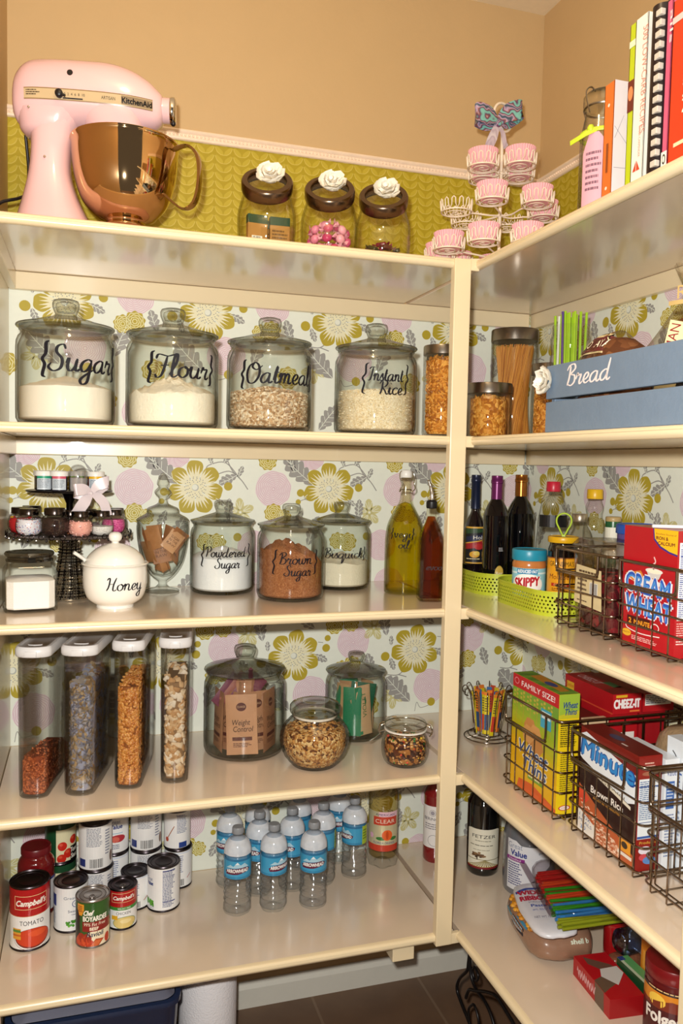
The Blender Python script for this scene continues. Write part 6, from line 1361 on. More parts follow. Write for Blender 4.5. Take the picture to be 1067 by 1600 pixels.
WBP = [((-.920, -.224), 0, 'water bottle at the front, leftmost of the front three'), ((-.829, -.231), -35, 'water bottle at the front, middle of the front three'), ((-.728, -.244), 0, 'water bottle at the front, right of the front three'), ((-.580, -.129), 60, 'water bottle standing nearest the flavoured water, its green label strip showing'),
    ((-.918, -.090), 25, 'water bottle in the second row at the left end of the group'), ((-.850, -.150), 50, 'water bottle in the second row between the two leftmost front bottles'), ((-.762, -.150), 40, 'water bottle in the second row behind the middle and right front bottles'), ((-.673, -.140), 35, 'water bottle in the second row behind the right front bottle'),
    ((-.596, -.040), 10, 'water bottle at the back wall behind the one with the green label strip'), ((-.835, -.055), 20, 'water bottle at the back wall at the left'), ((-.715, -.045), 30, 'water bottle at the back wall in the middle')]
wb = None
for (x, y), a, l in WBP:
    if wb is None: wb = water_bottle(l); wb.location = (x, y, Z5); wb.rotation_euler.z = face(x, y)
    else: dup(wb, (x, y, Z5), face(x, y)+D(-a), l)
# flavoured water
fb = E('flavoured_water_bottle', 'tall clear bottle with a peach label reading CLEAR beside the water bottles', 'bottle', (-.481, -.090, Z5), face(-.481, -.090)); r = .0435
mb = MB(); mb.lathe([(0, .012), (r*.4, .010), (r*.62, .0), (r*.85, .002), (r, .028), (r, .045), (r*.97, .05), (r*.97, .165), (r, .17), (r, .19), (r*.88, .23), (r*.55, .265), (r*.33, .285), (r*.32, .30)], WB, 50, rad=lambda a, i, z: 1+(.10*math.cos(5*a) if i in (2, 3) else .05*math.cos(5*a) if i == 4 else 0)); mb.build('plastic_body', fb, 60)
mb = MB(); mb.lathe([(0, .016), (r*.9, .03), (r*.95, .05), (r*.94, .16), (r*.95, .2), (r*.5, .262), (0, .265)], GLASS('#f1ead0', '#a89c6a', .03, 'flav', .03), 40); mb.build('water', fb)
mb = MB(); mb.lathe([(r*.36, .298), (r*.37, .30), (r*.37, .318), (0, .32)], WHITE, 28); mb.build('cap', fb)
c = Cv(); c.rect(-.05, 0, .05, .112, P('#d9cfa8', .3, .3, .08), 1); c.rect(-.05, .0, .05, .018, '#c8402a', 2); c.rect(-.028, .074, .042, .098, '#c8452f', 2); c.txt('CLEAR', .006, .080, .011, '#f2ddc8', 3, width=.056); c.rect(-.012, .094, .046, .112, '#e8c0cc', 1.5); c.txt('AMERICAN', .006, .101, .006, '#3a2c6a', 3, width=.055)
c.ell(.012, .046, .015, .015, '#e8642a', 3, 22); c.ell(.012, .046, .004, .012, '#c94a1c', 3.2); c.ell(-.006, .036, .014, .005, '#3a7a3a', 2.6); c.ell(.03, .036, .012, .005, '#3a7a3a', 2.6); c.txt('FLORIDA ORANGE', .004, .021, .006, '#3a4a8a', 3, width=.062); c.ell(-.034, .042, .006, .008, '#e3b0c8', 3)
mb = MB(); c.dump(mb, CYL(r*.975, 0, .052), seg=.006, rough=.25, step=.00015); mb.build('printed_label', fb, 0)
# wine bottles on the bottom shelf
def wine(label, x, y, z, r, H, glass, foil, lab=None, lz=(.06, .15), ang=0, name='wine_bottle', liq=None, foil_h=.07, shoulder=.62, cat='wine bottle', group=None, s2=None):
    b = E(name, label, cat, (x, y, z), face(x, y)+D(ang), group)
    mb = MB(); mb.lathe([(0, .004), (r*.7, .003), (r*.9, 0), (r, .006)]+cr([(r, .02), (r, H*shoulder*.9), (r*.97, H*shoulder), (r*.70, H*(shoulder+.08)), (r*.42, H*(shoulder+.14)), (r*.38, H*(shoulder+.2)), (r*.37, H*.97)], 4)+[(r*.36, H*.985), (0, H*.985)], glass, 40); mb.build('glass_body', b)
    mb = MB(); fz = H-foil_h; mb.lathe([(r*.44, fz), (r*.43, H*.93), (r*.47, H*.935), (r*.47, H*.96), (r*.44, H*.965), (r*.44, H*.998), (r*.37, H), (0, H)], foil, 28); mb.build('foil_cap', b)
    if lab: c = Cv(); lab(c, r, lz[1]-lz[0]); mb = MB(); c.dump(mb, CYL(r+.0002, 0, lz[0]), seg=.006, rough=.45, step=.00015); mb.build('paper_label', b, 0)
    return b
DKG = P('#07090a', .04, 0, .0, coat=.8); 
def lab_fetzer(c, r, h):
    w_ = r*1.12; c.rect(-w_, 0, w_, h, '#e6e2cf', 1); c.poly([(-w_, h), (-w_*.8, h*1.03), (w_*.8, h*1.03), (w_, h)], '#e6e2cf', 1); c.txt('FETZER', 0, h*.80, h*.085, '#2a2a26', 3, width=w_*1.35); c.lines(-w_*.5, w_*.5, h*.70, h*.74, 1, '#8a8672'); c.lines(-w_*.8, w_*.8, h*.58, h*.62, 1, '#5a5646'); c.lines(-w_*.6, w_*.6, h*.47, h*.50, 1, '#8a8672')
    for k in range(14): c.poly([(-w_+2*w_*k/14, h*.06), (-w_+2*w_*(k+.6)/14, h*.06), (w_*.1, h*.24), (w_*.08, h*.24)], '#a89a6a' if k % 2 else '#8f8250', 2)
    c.rect(-w_, h*.235, w_, h*.25, '#7a7040', 2.5)
    rr = random.Random(4)
    for k in range(34): c.ell(-w_*.35+rr.gauss(0, .22)*w_, h*.36+rr.gauss(0, .028)*h, w_*.09, h*.022, ('#6a4a32', '#8a6844', '#4e3a28')[k % 3], 3+k*.01, 9)
    c.line([(-w_*.35, h*.24), (-w_*.36, h*.34)], .003, '#3f2c1e', 4); c.rect(-w_, 0, w_, h*.055, '#7a1c22', 3); c.rect(-w_, h*.055, w_, h*.065, '#c9a85a', 3)
wine('dark red wine bottle lettered FETZER on the bottom right shelf', -.224, -.200, Z5, .0445, .320, DKG, P('#3a1016', .4), lab_fetzer, (.022, .130), 4)
def lab_ber(c, r, h): w_ = r*1.1; c.rect(-w_, 0, w_, h, '#e8e4e2', 1); c.ring(-r*.1, h*.84, r*.25, .0008, '#5a5660', 3); c.ell(-r*.1, h*.84, r*.17, r*.17, '#9a96a0', 2.5); c.txt('BERINGER', -r*.05, h*.66, h*.07, '#4a4650', 3, width=w_*1.5); c.lines(-w_*.7, w_*.7, h*.42, h*.58, 3, '#8a868e'); c.ring(r*.0, h*.18, r*.45, .0008, '#4a4650', 3, ry=h*.13, a0=.5, a1=5)
wine('pink red wine bottle half hidden behind the corner post', -.3265, -.105, Z5, .035, .310, P('#7a1016', .06, coat=.7), P('#c9b8a0', .3, .6), lab_ber, (.045, .165), -8)

# ------------------------------------------------------------------ third shelf, right run
GREENM = P('#b9c433', .35, 0, .04, 40)
def rrect(hx, hy, c, n=8):
    out = []
    for sx_, sy_, a0 in ((1, -1, -PI/2), (1, 1, 0), (-1, 1, PI/2), (-1, -1, PI)):
        for k in range(n+1): a = a0+PI/2*k/n; out.append((sx_*(hx-c)+c*math.cos(a), sy_*(hy-c)+c*math.sin(a)))
    return out
def tray(label, x, y, hx, hy, h, c):
    t = E('perforated_tray', label, 'tray', (x, y, Z3), 0, 'perforated lime green trays')
    # resample outline evenly, one cell per hole column
    P_ = rrect(hx, hy, c, 16); seg = []
    L_ = [0]
    for a, b in zip(P_, P_[1:]+P_[:1]): L_.append(L_[-1]+math.hypot(b[0]-a[0], b[1]-a[1]))
    tot = L_[-1]; cell = .0098; n = int(tot/cell); Q = P_+[P_[0]]
    def at(s):
        s = s % tot; i = 0
        while L_[i+1] < s: i += 1
        t_ = (s-L_[i])/(L_[i+1]-L_[i]+1e-12); return (Q[i][0]+(Q[i+1][0]-Q[i][0])*t_, Q[i][1]+(Q[i+1][1]-Q[i][1])*t_)
    mb = MB(); rows = 5; z0, z1 = .006, h-.008; rh = (z1-z0)/rows; cw = tot/n
    def wall(off):
        vs = []; fs = []
        def pt(s, z):
            a = at(s); b = at(s+.002); d = math.hypot(b[0]-a[0], b[1]-a[1]) or 1; nx, ny = (b[1]-a[1])/d, -(b[0]-a[0])/d
            vs.append((a[0]+nx*off, a[1]+ny*off, z)); return len(vs)-1
        for i in range(n):
            for r_ in range(rows):
                s0 = (i+(.5 if r_ % 2 else 0))*cw; zc = z0+(r_+.5)*rh; hr = min(cw, rh)*.31
                sq_ = [(0, .5), (.5, .5), (.5, 0), (.5, -.5), (0, -.5), (-.5, -.5), (-.5, 0), (-.5, .5)]
                O = [pt(s0+cw*.5+a*cw, zc+b*rh) for a, b in sq_]; H_ = [pt(s0+cw*.5+hr*math.sin(k*PI/4), zc+hr*math.cos(k*PI/4)) for k in range(8)]
                for k in range(8): k2 = (k+1) % 8; fs.append((O[k], H_[k], H_[k2], O[k2]) if off > 0 else (O[k2], H_[k2], H_[k], O[k]))
        mb.add(vs, fs, GREENM)
    wall(.0006); wall(-.0006)
    def strip(za, zb):
        ring = []
        rings = [[(p[0]*(1+e/hx), p[1]*(1+e/hy), z) for p in P_] for z, e in ((za, -.0008), (za, .0008), (zb, .0008), (zb, -.0008), (za, -.0008))]
        mb.loft(rings, GREENM, caps=False)
    strip(0, z0); strip(z1, h); mb.build('perforated_wall', t, 50)
    mb = MB(); mb.tube([(a, b, h) for a, b in P_], .0022, GREENM, 6, closed=True); mb.build('rolled_rim', t, 60)
    mb = MB(); mb.prism([(a*.985, b*.985) for a, b in P_], .0005, .003, GREENM); mb.build('base', t, 0)
tray('lime green perforated metal tray holding three dark bottles in the shelf corner', -.166, -.190, .137, .126, .055, .075)
tray('lime green perforated metal tray holding the peanut butter and syrup bottles', -.166, -.474, .137, .143, .055, .075)
ZT = Z3+.0034
def lab_moll(c, r, h):
    w_ = r*.95; c.rect(-w_, 0, w_, h, '#16151c', 1); c.rect(-w_, h*.955, w_, h, '#d9a63c', 2); c.rect(-w_, 0, w_, h*.035, '#d9a63c', 2); c.poly([(-w_, h*.56), (w_, h*.66), (w_, h*.80), (-w_, h*.72)], '#1c2448', 2); c.txt('Holl', w_*.35, h*.66, h*.1, '#f0eadc', 3, width=w_*1.0); c.poly([(-w_, h*.38), (w_, h*.46), (w_, h*.66), (-w_, h*.56)], '#a01c24', 2); c.poly([(-w_, h*.56), (w_, h*.66), (w_, h*.63), (-w_, h*.53)], '#d9a63c', 2.5)
    c.ell(0, h*.25, w_*.5, h*.09, '#d9a020', 3, 16); c.ell(w_*.2, h*.28, w_*.3, h*.06, '#e8c85a', 3.2, 14); c.ell(w_*.4, h*.46, w_*.45, h*.08, '#b8282a', 3); c.lines(-w_*.8, w_*.8, h*.09, h*.14, 1, '#e8d8a8', 3); c.poly([(-w_, h*.80), (w_, h*.86), (w_, h*.95), (-w_, h*.95)], '#2c4a2c', 1.8)
wine('dark liqueur bottle with a navy foil neck, leftmost in the corner tray', -.240, -.125, ZT, .0305, .309, P('#120a10', .05, coat=.8), P('#1a2340', .3, .3), lab_moll, (.062, .165), 2, foil_h=.095, shoulder=.52)
def lab_red(c, r, h): c.ell(r*.30, h*.18, r*.36, h*.18, '#b89a3a', 1, 22); c.ell(r*.30, h*.18, r*.33, h*.165, '#15131a', 2, 22); c.ell(r*.30, h*.25, r*.33, h*.095, '#c9a84a', 3); c.rect(-r*.1, h*.10, r*.65, h*.20, '#1c1216', 4); c.txt('Reg', r*.30, h*.19, h*.055, '#e8e0cc', 5, width=r*.5); c.txt('BALSAMIC', r*.27, h*.12, h*.035, '#e8d8dc', 5, width=r*.66); c.lines(r*.2, r*.6, h*.62, h*.70, 3, '#b8b8bc', 2)
wine('black balsamic bottle with a purple foil neck, middle of the corner tray', -.232, -.232, ZT, .0345, .309, P('#09070c', .05, coat=.8), P('#6a1c5c', .3, .3), lab_red, (.02, .16), 4, foil_h=.072, shoulder=.66)
wine('black wine bottle with a bronze foil neck, rightmost in the corner tray', -.123, -.170, ZT, .0385, .312, P('#07070b', .05, coat=.8), P('#a5662a', .25, .8), None, foil_h=.060, shoulder=.66)
def bottle(name, label, x, y, z, prof, glass, cap, capm, lab=None, labz=None, labr=None, inner=None, cat='bottle', ang=0):
    b = E(name, label, cat, (x, y, z), face(x, y)+D(ang)); mb = MB(); mb.lathe([(0, 0)]+cr(prof, 4)+[(0, prof[-1][1])], glass, 36); mb.build('glass_body', b)
    mb = MB(); mb.lathe([(0, cap[0])]+[(cap[2], cap[0]), (cap[2]*1.02, cap[0]+.002), (cap[2]*1.0, cap[1]-.002), (cap[2]*.93, cap[1]), (0, cap[1])], capm, 32, rad=lambda a, i, z_: 1+(.012*math.cos(30*a) if i in (2, 3) else 0)); mb.build('cap', b)
    if inner: mb = MB(); mb.lathe([(0, .003)]+[(q-.003, max(.003, q2)) for q, q2 in cr(prof, 4) if q2 < inner[1]]+[(0, inner[1])], inner[0], 30); mb.build('contents', b)
    if lab: c = Cv(); lab(c, labr); mb = MB(); c.dump(mb, CYL(labr+.0003, 0, labz), seg=.006, rough=.4, step=.00015); mb.build('paper_label', b, 0)
    return b
PETC = GLASS('#fbfbfa', '#84827a', .05, 'petclear', .06)
bottle('vinegar_bottle', 'clear plastic bottle with a red cap and black neck band behind the molasses', -.158, -.390, ZT, [(.036, .003), (.040, .02), (.040, .13), (.037, .17), (.036, .20), (.030, .235), (.028, .25), (.017, .275)], PETC, (.273, .298, .0175), P('#c02038', .35),
    lambda c, r: c.rect(-r*1.0, 0, r*1.2, .03, '#141318', 1), .185, .0375)
bottle('syrup_bottle', 'squat glass bottle with a silver cap in the front tray', -.132, -.470, ZT, [(.030, .002), (.036, .01), (.037, .10), (.036, .14), (.028, .175), (.017, .195), (.0155, .205)], GLASS('#f2f0ea', '#5c5a54', .04, 'grey', .06), (.203, .222, .0185), P('#b5ab98', .3, .9), inner=(P('#2c2420', .2), .085))
bottle('honey_bottle', 'clear bulbous bottle with a yellow cap standing behind the silver capped one', -.060, -.425, ZT, [(.023, .002), (.0265, .01), (.0255, .06), (.0225, .09), (.0255, .13), (.0265, .16), (.025, .195), (.019, .215), (.022, .235), (.017, .25), (.016, .258)], PETC, (.257, .281, .0195), P('#e3b51e', .35), inner=(P('#b89a3a', .2), .12))
bottle('spice_bottle', 'small bottle with white label, green rim and tan lid behind the wire baskets', -.072, -.520, ZT, [(.0175, .002), (.0185, .01), (.0185, .19), (.0165, .208)], P('#1d5a34', .3), (.207, .218, .0185), P('#b59a68', .4), lambda c, r: c.rect(-r*3.1, 0, r*3.1, .075, '#e6e4d4', 1), .118, .0187)
def lab_sk(c, r):
    W = PI*r; h = .070; c.rect(-W, 0, W, h, '#8fcde0', 1); c.ell(-r*.1, h*.45, r*1.0, h*.36, '#f4f2ee', 2, 30); c.rect(-W, h*.80, W, h*.86, '#d8f0f6', 1.5); c.rect(-r*.75, h*.80, r*.55, h*.98, '#2f86b8', 2.5); c.txt('REDUCED FAT', -r*.1, h*.84, h*.105, '#f4f8fa', 4, width=r*1.2, sl=.15, bold=.04)
    c.txt('SKIPPY', -r*.12, h*.38, h*.30, '#f6f4f0', 3, width=r*1.62, sl=.12, rot=.10, bold=.14); c.txt('SKIPPY', -r*.12, h*.38, h*.30, '#b81e2c', 4, width=r*1.55, sl=.12, rot=.10, bold=.06); c.txt('CREAMY', -r*.15, h*.12, h*.12, '#2f86b8', 4, width=r*.8, sl=.1)
    for i in range(6): c.ell(r*(.45+.16*(i % 3)), h*(.10+.10*(i//3)), r*.14, h*.08, ('#b5825a', '#c99a70')[i % 2], 4+.02*i, 12)
pb = E('peanut_butter_jar', 'peanut butter jar with turquoise lid and pale blue label in the front tray', 'jar', (-.257, -.452, ZT), face(-.257, -.452)); r = .0395
mb = MB(); mb.lathe([(0, .001), (r*.9, 0), (r, .005)]+[(r, .085), (r*1.02, .095), (r*1.02, .102), (r*.95, .108), (r*.93, .112)], P('#c07a42', .2, coat=.5), 44); mb.build('plastic_body', pb)
mb = MB(); mb.lathe([(0, .109), (r*1.03, .1095), (r*1.05, .112), (r*1.05, .132), (r*1.02, .135), (r*.97, .1352), (r*.95, .134), (0, .134)], P('#2491b0', .35), 60, rad=lambda a, i, z: 1+(.006*math.cos(60*a) if i in (2, 3) else 0)); mb.build('turquoise_lid', pb)
c = Cv(); lab_sk(c, r); mb = MB(); c.dump(mb, CYL(r*1.002, 0, .022), seg=.006, rough=.3, step=.00015); mb.build('paper_label', pb, 0)
def lab_mo(c, r):
    W = PI*r; h = .085; c.rect(-W, 0, W, h, '#e5a01e', 1); c.rect(-W, h*.97, W, h, '#8a4a10', 2); c.txt("GRANDMA'S", -r*.05, h*.76, h*.13, '#2c1a10', 3, width=r*1.75); c.txt('Molasses', -r*.15, h*.40, h*.14, '#7a2c14', 3, width=r*1.55, sl=.1); c.rect(-r*.75, h*.20, r*.6, h*.29, '#b82c1c', 2); c.txt('ORIGINAL', -r*.1, h*.215, h*.06, '#f0d890', 3, width=r*.9); c.lines(-r*.7, r*.7, h*.05, h*.15, 2, '#7a3a10', 3)
mo = E('molasses_jar', 'dark molasses jar with a yellow lid and orange label behind the peanut butter', 'jar', (-.203, -.512, ZT), face(-.203, -.512)); r = .0345
mb = MB(); mb.lathe([(0, 0)]+cr([(r*.95, .003), (r, .012), (r, .12), (r*.98, .14), (r*.88, .152), (r*.88, .160)], 4)+[(0, .160)], P('#140b08', .06, coat=.7), 40); mb.build('glass_body', mo)
mb = MB(); mb.lathe([(0, .156), (r*1.0, .157), (r*1.04, .159), (r*1.04, .168), (r*1.0, .171), (r*.9, .1712), (r*.88, .170), (0, .170)], P('#ddab14', .35), 44); mb.build('yellow_lid', mo)
c = Cv(); lab_mo(c, r); mb = MB(); c.dump(mb, CYL(r*1.004, 0, .038), seg=.006, rough=.35, step=.00015); mb.build('paper_label', mo, 0)
mb = MB(); mb.tube(cr([(0, 0, .002), (-.010, 0, .018), (-.017, 0, .034), (-.014, 0, .048), (0, 0, .055), (.014, 0, .048), (.017, 0, .034), (.010, 0, .018)], 5, True), .0022, P('#aac81e', .4), 8, closed=True); mb.box((0, 0, .0015), (.008, .006, .003), P('#aac81e', .4))
o = mb.build('twist_loop', None, 60, (-.203, -.512, ZT+.1706), face(-.203, -.512)+PI/2); tag(o, 'lime green teardrop loop standing on the yellow molasses lid', 'loop')

# wire baskets
BW = P('#8d7b6a', .22, 1, .08, 60)
def basket(label, x0, x1, y0, y1, z, h, spacing=.036, handle=(.04, .78)):
    """x0 is the side facing the room, y0 the far end and y1 the end nearest the viewer"""
    b = E('wire_basket', label, 'basket', (x0, y0, z), 0, 'dark wire baskets on the right hand shelves'); L_ = abs(y1-y0); W = x1-x0
    def ring(zz, ins=0): return [(a+W/2, b_-L_/2, zz) for a, b_ in rrect(W/2-ins, L_/2-ins, .016, 4)]
    mb = MB(); mb.tube(ring(h), .0032, BW, 8, closed=True); mb.build('rim', b, 60)
    lv = [h*.08, h*.30, h*.50, h*.70]
    for q in lv: mb = MB(); mb.tube(ring(q), .0019, BW, 6, closed=True); mb.build('side_wire', b, 60)
    n = max(3, int(L_/spacing)); 
    for i in range(n):
        yy = -L_*(i+.5)/n; top = h*.70 if handle[0] < (i+.5)/n < handle[1] else h
        mb = MB(); mb.tube([(.0022, yy, top), (.0022, yy, .004), (.004, yy, .0016), (W-.004, yy, .0016), (W-.0022, yy, .004), (W-.0022, yy, h)], .0016, BW, 6); mb.build('cross_wire', b, 60)
    n = max(3, int(W/(spacing*1.25)))
    for i in range(n):
        xx = W*(i+.5)/n
        mb = MB(); mb.tube([(xx, -.0022, h), (xx, -.0022, .006), (xx, -.004, .0046), (xx, -L_+.004, .0046), (xx, -L_+.0022, .006), (xx, -L_+.0022, h)], .0016, BW, 6); mb.build('lengthwise_wire', b, 60)
    a0, a1 = -L_*handle[0]-.003, -L_*handle[1]
    mb = MB(); mb.tube(cr([(0, a0, h), (0, a0, h*.80), (0, a0-.004, h*.745), (0, a0-.012, h*.73), (0, a1+.012, h*.73), (0, a1+.004, h*.745), (0, a1, h*.80), (0, a1, h)], 4), .0027, BW, 8); mb.build('front_handle', b, 60)
basket('wire basket on the third shelf holding dried fruit beside the green trays', -.318, -.035, -.655, -.858, Z3, .165)
basket('wire basket on the third shelf holding the red cereal box', -.318, -.035, -.872, -1.085, Z3, .165)
basket('tall wire basket on the fourth shelf holding the yellow cracker box', -.354, -.035, -.522, -.757, Z4, .213)
basket('tall wire basket on the fourth shelf holding the brown rice box', -.344, -.035, -.775, -1.006, Z4, .208)
basket('tall wire basket on the fourth shelf nearest the photo edge, mostly empty', -.348, -.035, -1.020, -1.265, Z4, .208)

def carton(name, label, x0, y1, z, dx, dy, dz, col, front=None, side=None, top=None, cat='box', rz=0, bev=.0008):
    """front faces -x (u runs towards the viewer), side faces -y (u runs along +x); x0,y1 = corner nearest the viewer and room"""
    mb = MB(); mb.box((dx/2, dy/2, dz/2), (dx, dy, dz), P(col, .35, 0, .02, coat=.15), bev)
    for fn_, f, a, b in ((front, PLN((0, dy, 0), (0, -1, 0), (0, 0, 1)), dy, dz), (side, PLN((0, 0, 0), (1, 0, 0), (0, 0, 1)), dx, dz), (top, PLN((0, dy, dz), (0, -1, 0), (1, 0, 0)), dy, dx)):
        if fn_: c = Cv(); fn_(c, a, b); c.dump(mb, f, rough=.35, step=.00012, base=.0002)
    return tag(mb.build(name, None, 0, (x0, y1, z), rz), label, cat)
def cw_front(c, w, h):
    c.rect(0, 0, w, h, '#b5121f', 1); c.poly([(w*.55, h), (w, h), (w, h*.80), (w*.86, h*.815), (w*.68, h*.85), (w*.57, h*.91)], '#3a2c8a', 1.5); c.poly([(w*.57, h), (w, h), (w, h*.815), (w*.86, h*.83), (w*.70, h*.865), (w*.59, h*.92)], '#f2bf1e', 2)
    c.txt('Excellent Source of', w*.79, h*.955, h*.014, '#a03a1c', 3, width=w*.36); c.txt('IRON &', w*.72, h*.915, h*.026, '#7a1c1c', 3, width=w*.22, bold=.05); c.txt('CALCIUM', w*.80, h*.875, h*.026, '#7a1c1c', 3, width=w*.30, bold=.05)
    c.ell(w*.60, h*.655, w*.16, h*.022, '#e9e4e0', 3); c.poly([(w*.46, h*.65), (w*.74, h*.65), (w*.69, h*.595), (w*.51, h*.595)], '#d9d3d0', 2.8); c.ell(w*.60, h*.652, w*.13, h*.016, '#f7efd8', 3.5); c.line(cr([(w*.60, h*.66), (w*.57, h*.70), (w*.62, h*.73), (w*.59, h*.77)], 5), w*.02, '#e9c4c4', 3); c.poly([(w*.05, h*.60), (w*.35, h*.64), (w*.45, h*.57), (w*.2, h*.545)], '#d98a3c', 2); c.poly([(w*.1, h*.56), (w*.5, h*.60), (w*.8, h*.56), (w*.5, h*.50)], '#eadbd8', 1.8)
    for t_, x, y, ww in (('CREAM', .48, .455, .82), ('WHEAT', .50, .275, .84)):
        c.txt(t_, w*x, h*y, h*.145, '#e8ecf6', 3, width=w*(ww+.03), bold=.12, rot=-.05); c.txt(t_, w*x, h*y, h*.145, '#2c5ac0', 4, width=w*ww, bold=.05, rot=-.05)
    for t_, x, y, ww in (('CREAM', .48, .455, .82), ('WHEAT', .50, .275, .84)): c.txt(t_, w*x, h*(y+.010), h*.118, '#4f95dc', 5.5, width=w*ww*.97, rot=-.05)
    c.txt('OF', w*.47, h*.415, h*.025, '#f4f4f8', 6, width=w*.1); c.rect(w*.12, h*.165, w*.56, h*.25, '#4a1410', 2.5); c.txt('2', w*.18, h*.19, h*.04, '#f0a02c', 4, width=w*.05, bold=.06); c.txt('MINUTE', w*.41, h*.19, h*.035, '#f0a02c', 4, width=w*.3, bold=.06); c.lines(w*.3, w*.5, h*.172, h*.185, 1, '#e8c45a', 4)
    c.ring(w*.66, h*.20, w*.07, w*.014, '#f0e8e8', 4, ry=h*.03); c.line(cr([(w*.1, h*.17), (w*.14, h*.14), (w*.4, h*.12), (w*.75, h*.135)], 4), w*.012, '#f0e8e8', 3.5); c.ell(w*.12, h*.10, w*.09, h*.03, '#e8b42c', 3.5); c.txt('HEALTHY', w*.12, h*.095, h*.013, '#8a2c1c', 4, width=w*.14); c.lines(w*.22, w*.75, h*.05, h*.09, 3, '#f0c8c4', 3)
def cw_side(c, w, h):
    c.rect(0, 0, w, h, '#b0141e', 1); c.rect(w*.06, h*.30, w, h*.91, '#eceff4', 2); c.txt('Nutrition Facts', w*.5, h*.875, h*.022, '#2c4a9c', 3, width=w*.75); c.lines(w*.1, w*.95, h*.32, h*.86, 34, '#4a5aa0', 3, rag=.3); c.rect(w*.1, h*.80, w*.95, h*.808, '#2c4a9c', 4); c.rect(w*.1, h*.60, w*.95, h*.608, '#2c4a9c', 4); c.rect(w*.2, h*.93, w*.95, h*.98, '#8a6ac0', 2); c.lines(w*.25, w*.9, h*.94, h*.97, 1, '#2c3a9c', 3); c.lines(w*.06, w*.9, h*.17, h*.28, 6, '#e8b0ac', 3); c.lines(w*.06, w*.6, h*.10, h*.14, 2, '#f0d0cc', 3)
carton('cereal_box', 'red hot cereal box lettered CREAM and WHEAT in the wire basket', -.305, -1.0225, Z3+.0062, .062, .146, .224, '#b5121f', cw_front, cw_side)
mb = MB(); mb.box((.06, 0, .003), (.15, .007, .006), P('#eeeeee', .35), .0015); tag(mb.build('plastic_stick', None, 0, (-.292, -.960, Z3+.2312), D(-24)), 'white plastic stick lying across the top of the red cereal box', 'stick')
mb = MB(); rings = []
def pillow(dx, dy, dz, mat, seed=0, n=28, m=14, wr=.08, sq=.55, mb=None, T=None):
    mb = mb or MB(); rings = []
    for i in range(m+1):
        t = -1+2*i/m; e = (1-abs(t)**5)**.5 if abs(t) < 1 else 0; e = max(e, .04)
        rings.append([(dx/2*t, dy/2*e*math.copysign(abs(math.cos(a))**sq, math.cos(a))*(1+wr*.5*noise.noise(Vector((t*3, a, seed)))), max(-dz/2*.98, dz/2*e*math.copysign(abs(math.sin(a))**.8, math.sin(a))*(1+wr*noise.noise(Vector((t*4, a*2, seed+4)))))) for a in [2*PI*k/n for k in range(n)]])
    return mb.loft(rings, mat, T)
mb = pillow(.20, .15, .105, P('#8f8278', .35, 0, .1, 30, .6, 60, coat=.3), 3, T=Matrix.Translation((0, 0, .1)) @ Matrix.Rotation(PI/2, 4, 'Y')); tag(mb.build('food_bag', None, 60, (-.155, -.960, Z3+.007)), 'greyish brown filled plastic bag behind the red cereal box', 'bag')
db = E('dried_fruit_tub', 'clear plastic tub of dark red dried cranberries with a cream barcode label', 'tub', (-.248, -.764, Z3+.0068), D(-6))
def tb(z, hx, hy, c_): return [(a, b, z) for a, b in rrect(hx, hy, c_, 4)]
mb = MB(); mb.loft([tb(0, .040, .070, .012), tb(.006, .044, .075, .014), tb(.16, .050, .082, .016), tb(.165, .053, .086, .016), tb(.168, .053, .086, .016), tb(.180, .046, .078, .02), tb(.182, .04, .07, .02)], GLASS('#f0ece8', '#b5aca4', .10, 'tub', .10, .35)); mb.build('plastic_tub', db, 60)
mb = MB(); mb.loft([tb(.004, .038, .068, .012), tb(.06, .042, .072, .012), tb(.105, .044, .074, .012), tb(.118, .030, .055, .012)], GRAN(['#6a1420', '#8a1c28', '#4a0e16', '#a02c34', '#3a0a10'], 60, 1, .006)); mb.build('cranberries', db, 50)
c = Cv(); c.poly([(-.058, .048), (.056, .044), (.050, .125), (-.052, .128)], '#e3d2a4', 1); c.lines(-.04, .035, .108, .118, 1, '#5a4430'); c.bars(.008, .036, .070, .096); c.lines(-.045, -.005, .062, .10, 4, '#6a5440'); c.lines(-.045, .0, .05, .056, 1, '#6a5440')
mb = MB(); c.dump(mb, PLN((-.0520, 0, 0), (0, -1, 0), (0.0, 0, 1)), step=.00015); mb.build('paper_label', db, 0)
bl = E('blue_lid_canister', 'round canister with a bright blue lid behind the red cereal box', 'canister', (-.145, -.7065, Z3+.0068), face(-.145, -.7065))
mb = MB(); mb.lathe([(0, 0), (.041, 0), (.042, .004), (.042, .195), (0, .195)], P('#5a4a8c', .4), 36); mb.lathe([(.0424, .10), (.0426, .101), (.0426, .165), (.0424, .166)], P('#c9ccd4', .4), 36); mb.build('cardboard_body', bl)
mb = MB(); mb.lathe([(.043, .190), (.0455, .191), (.0455, .208), (.043, .211), (.042, .2095), (0, .2095)], P('#1d4fa8', .35), 36); mb.build('blue_lid', bl)

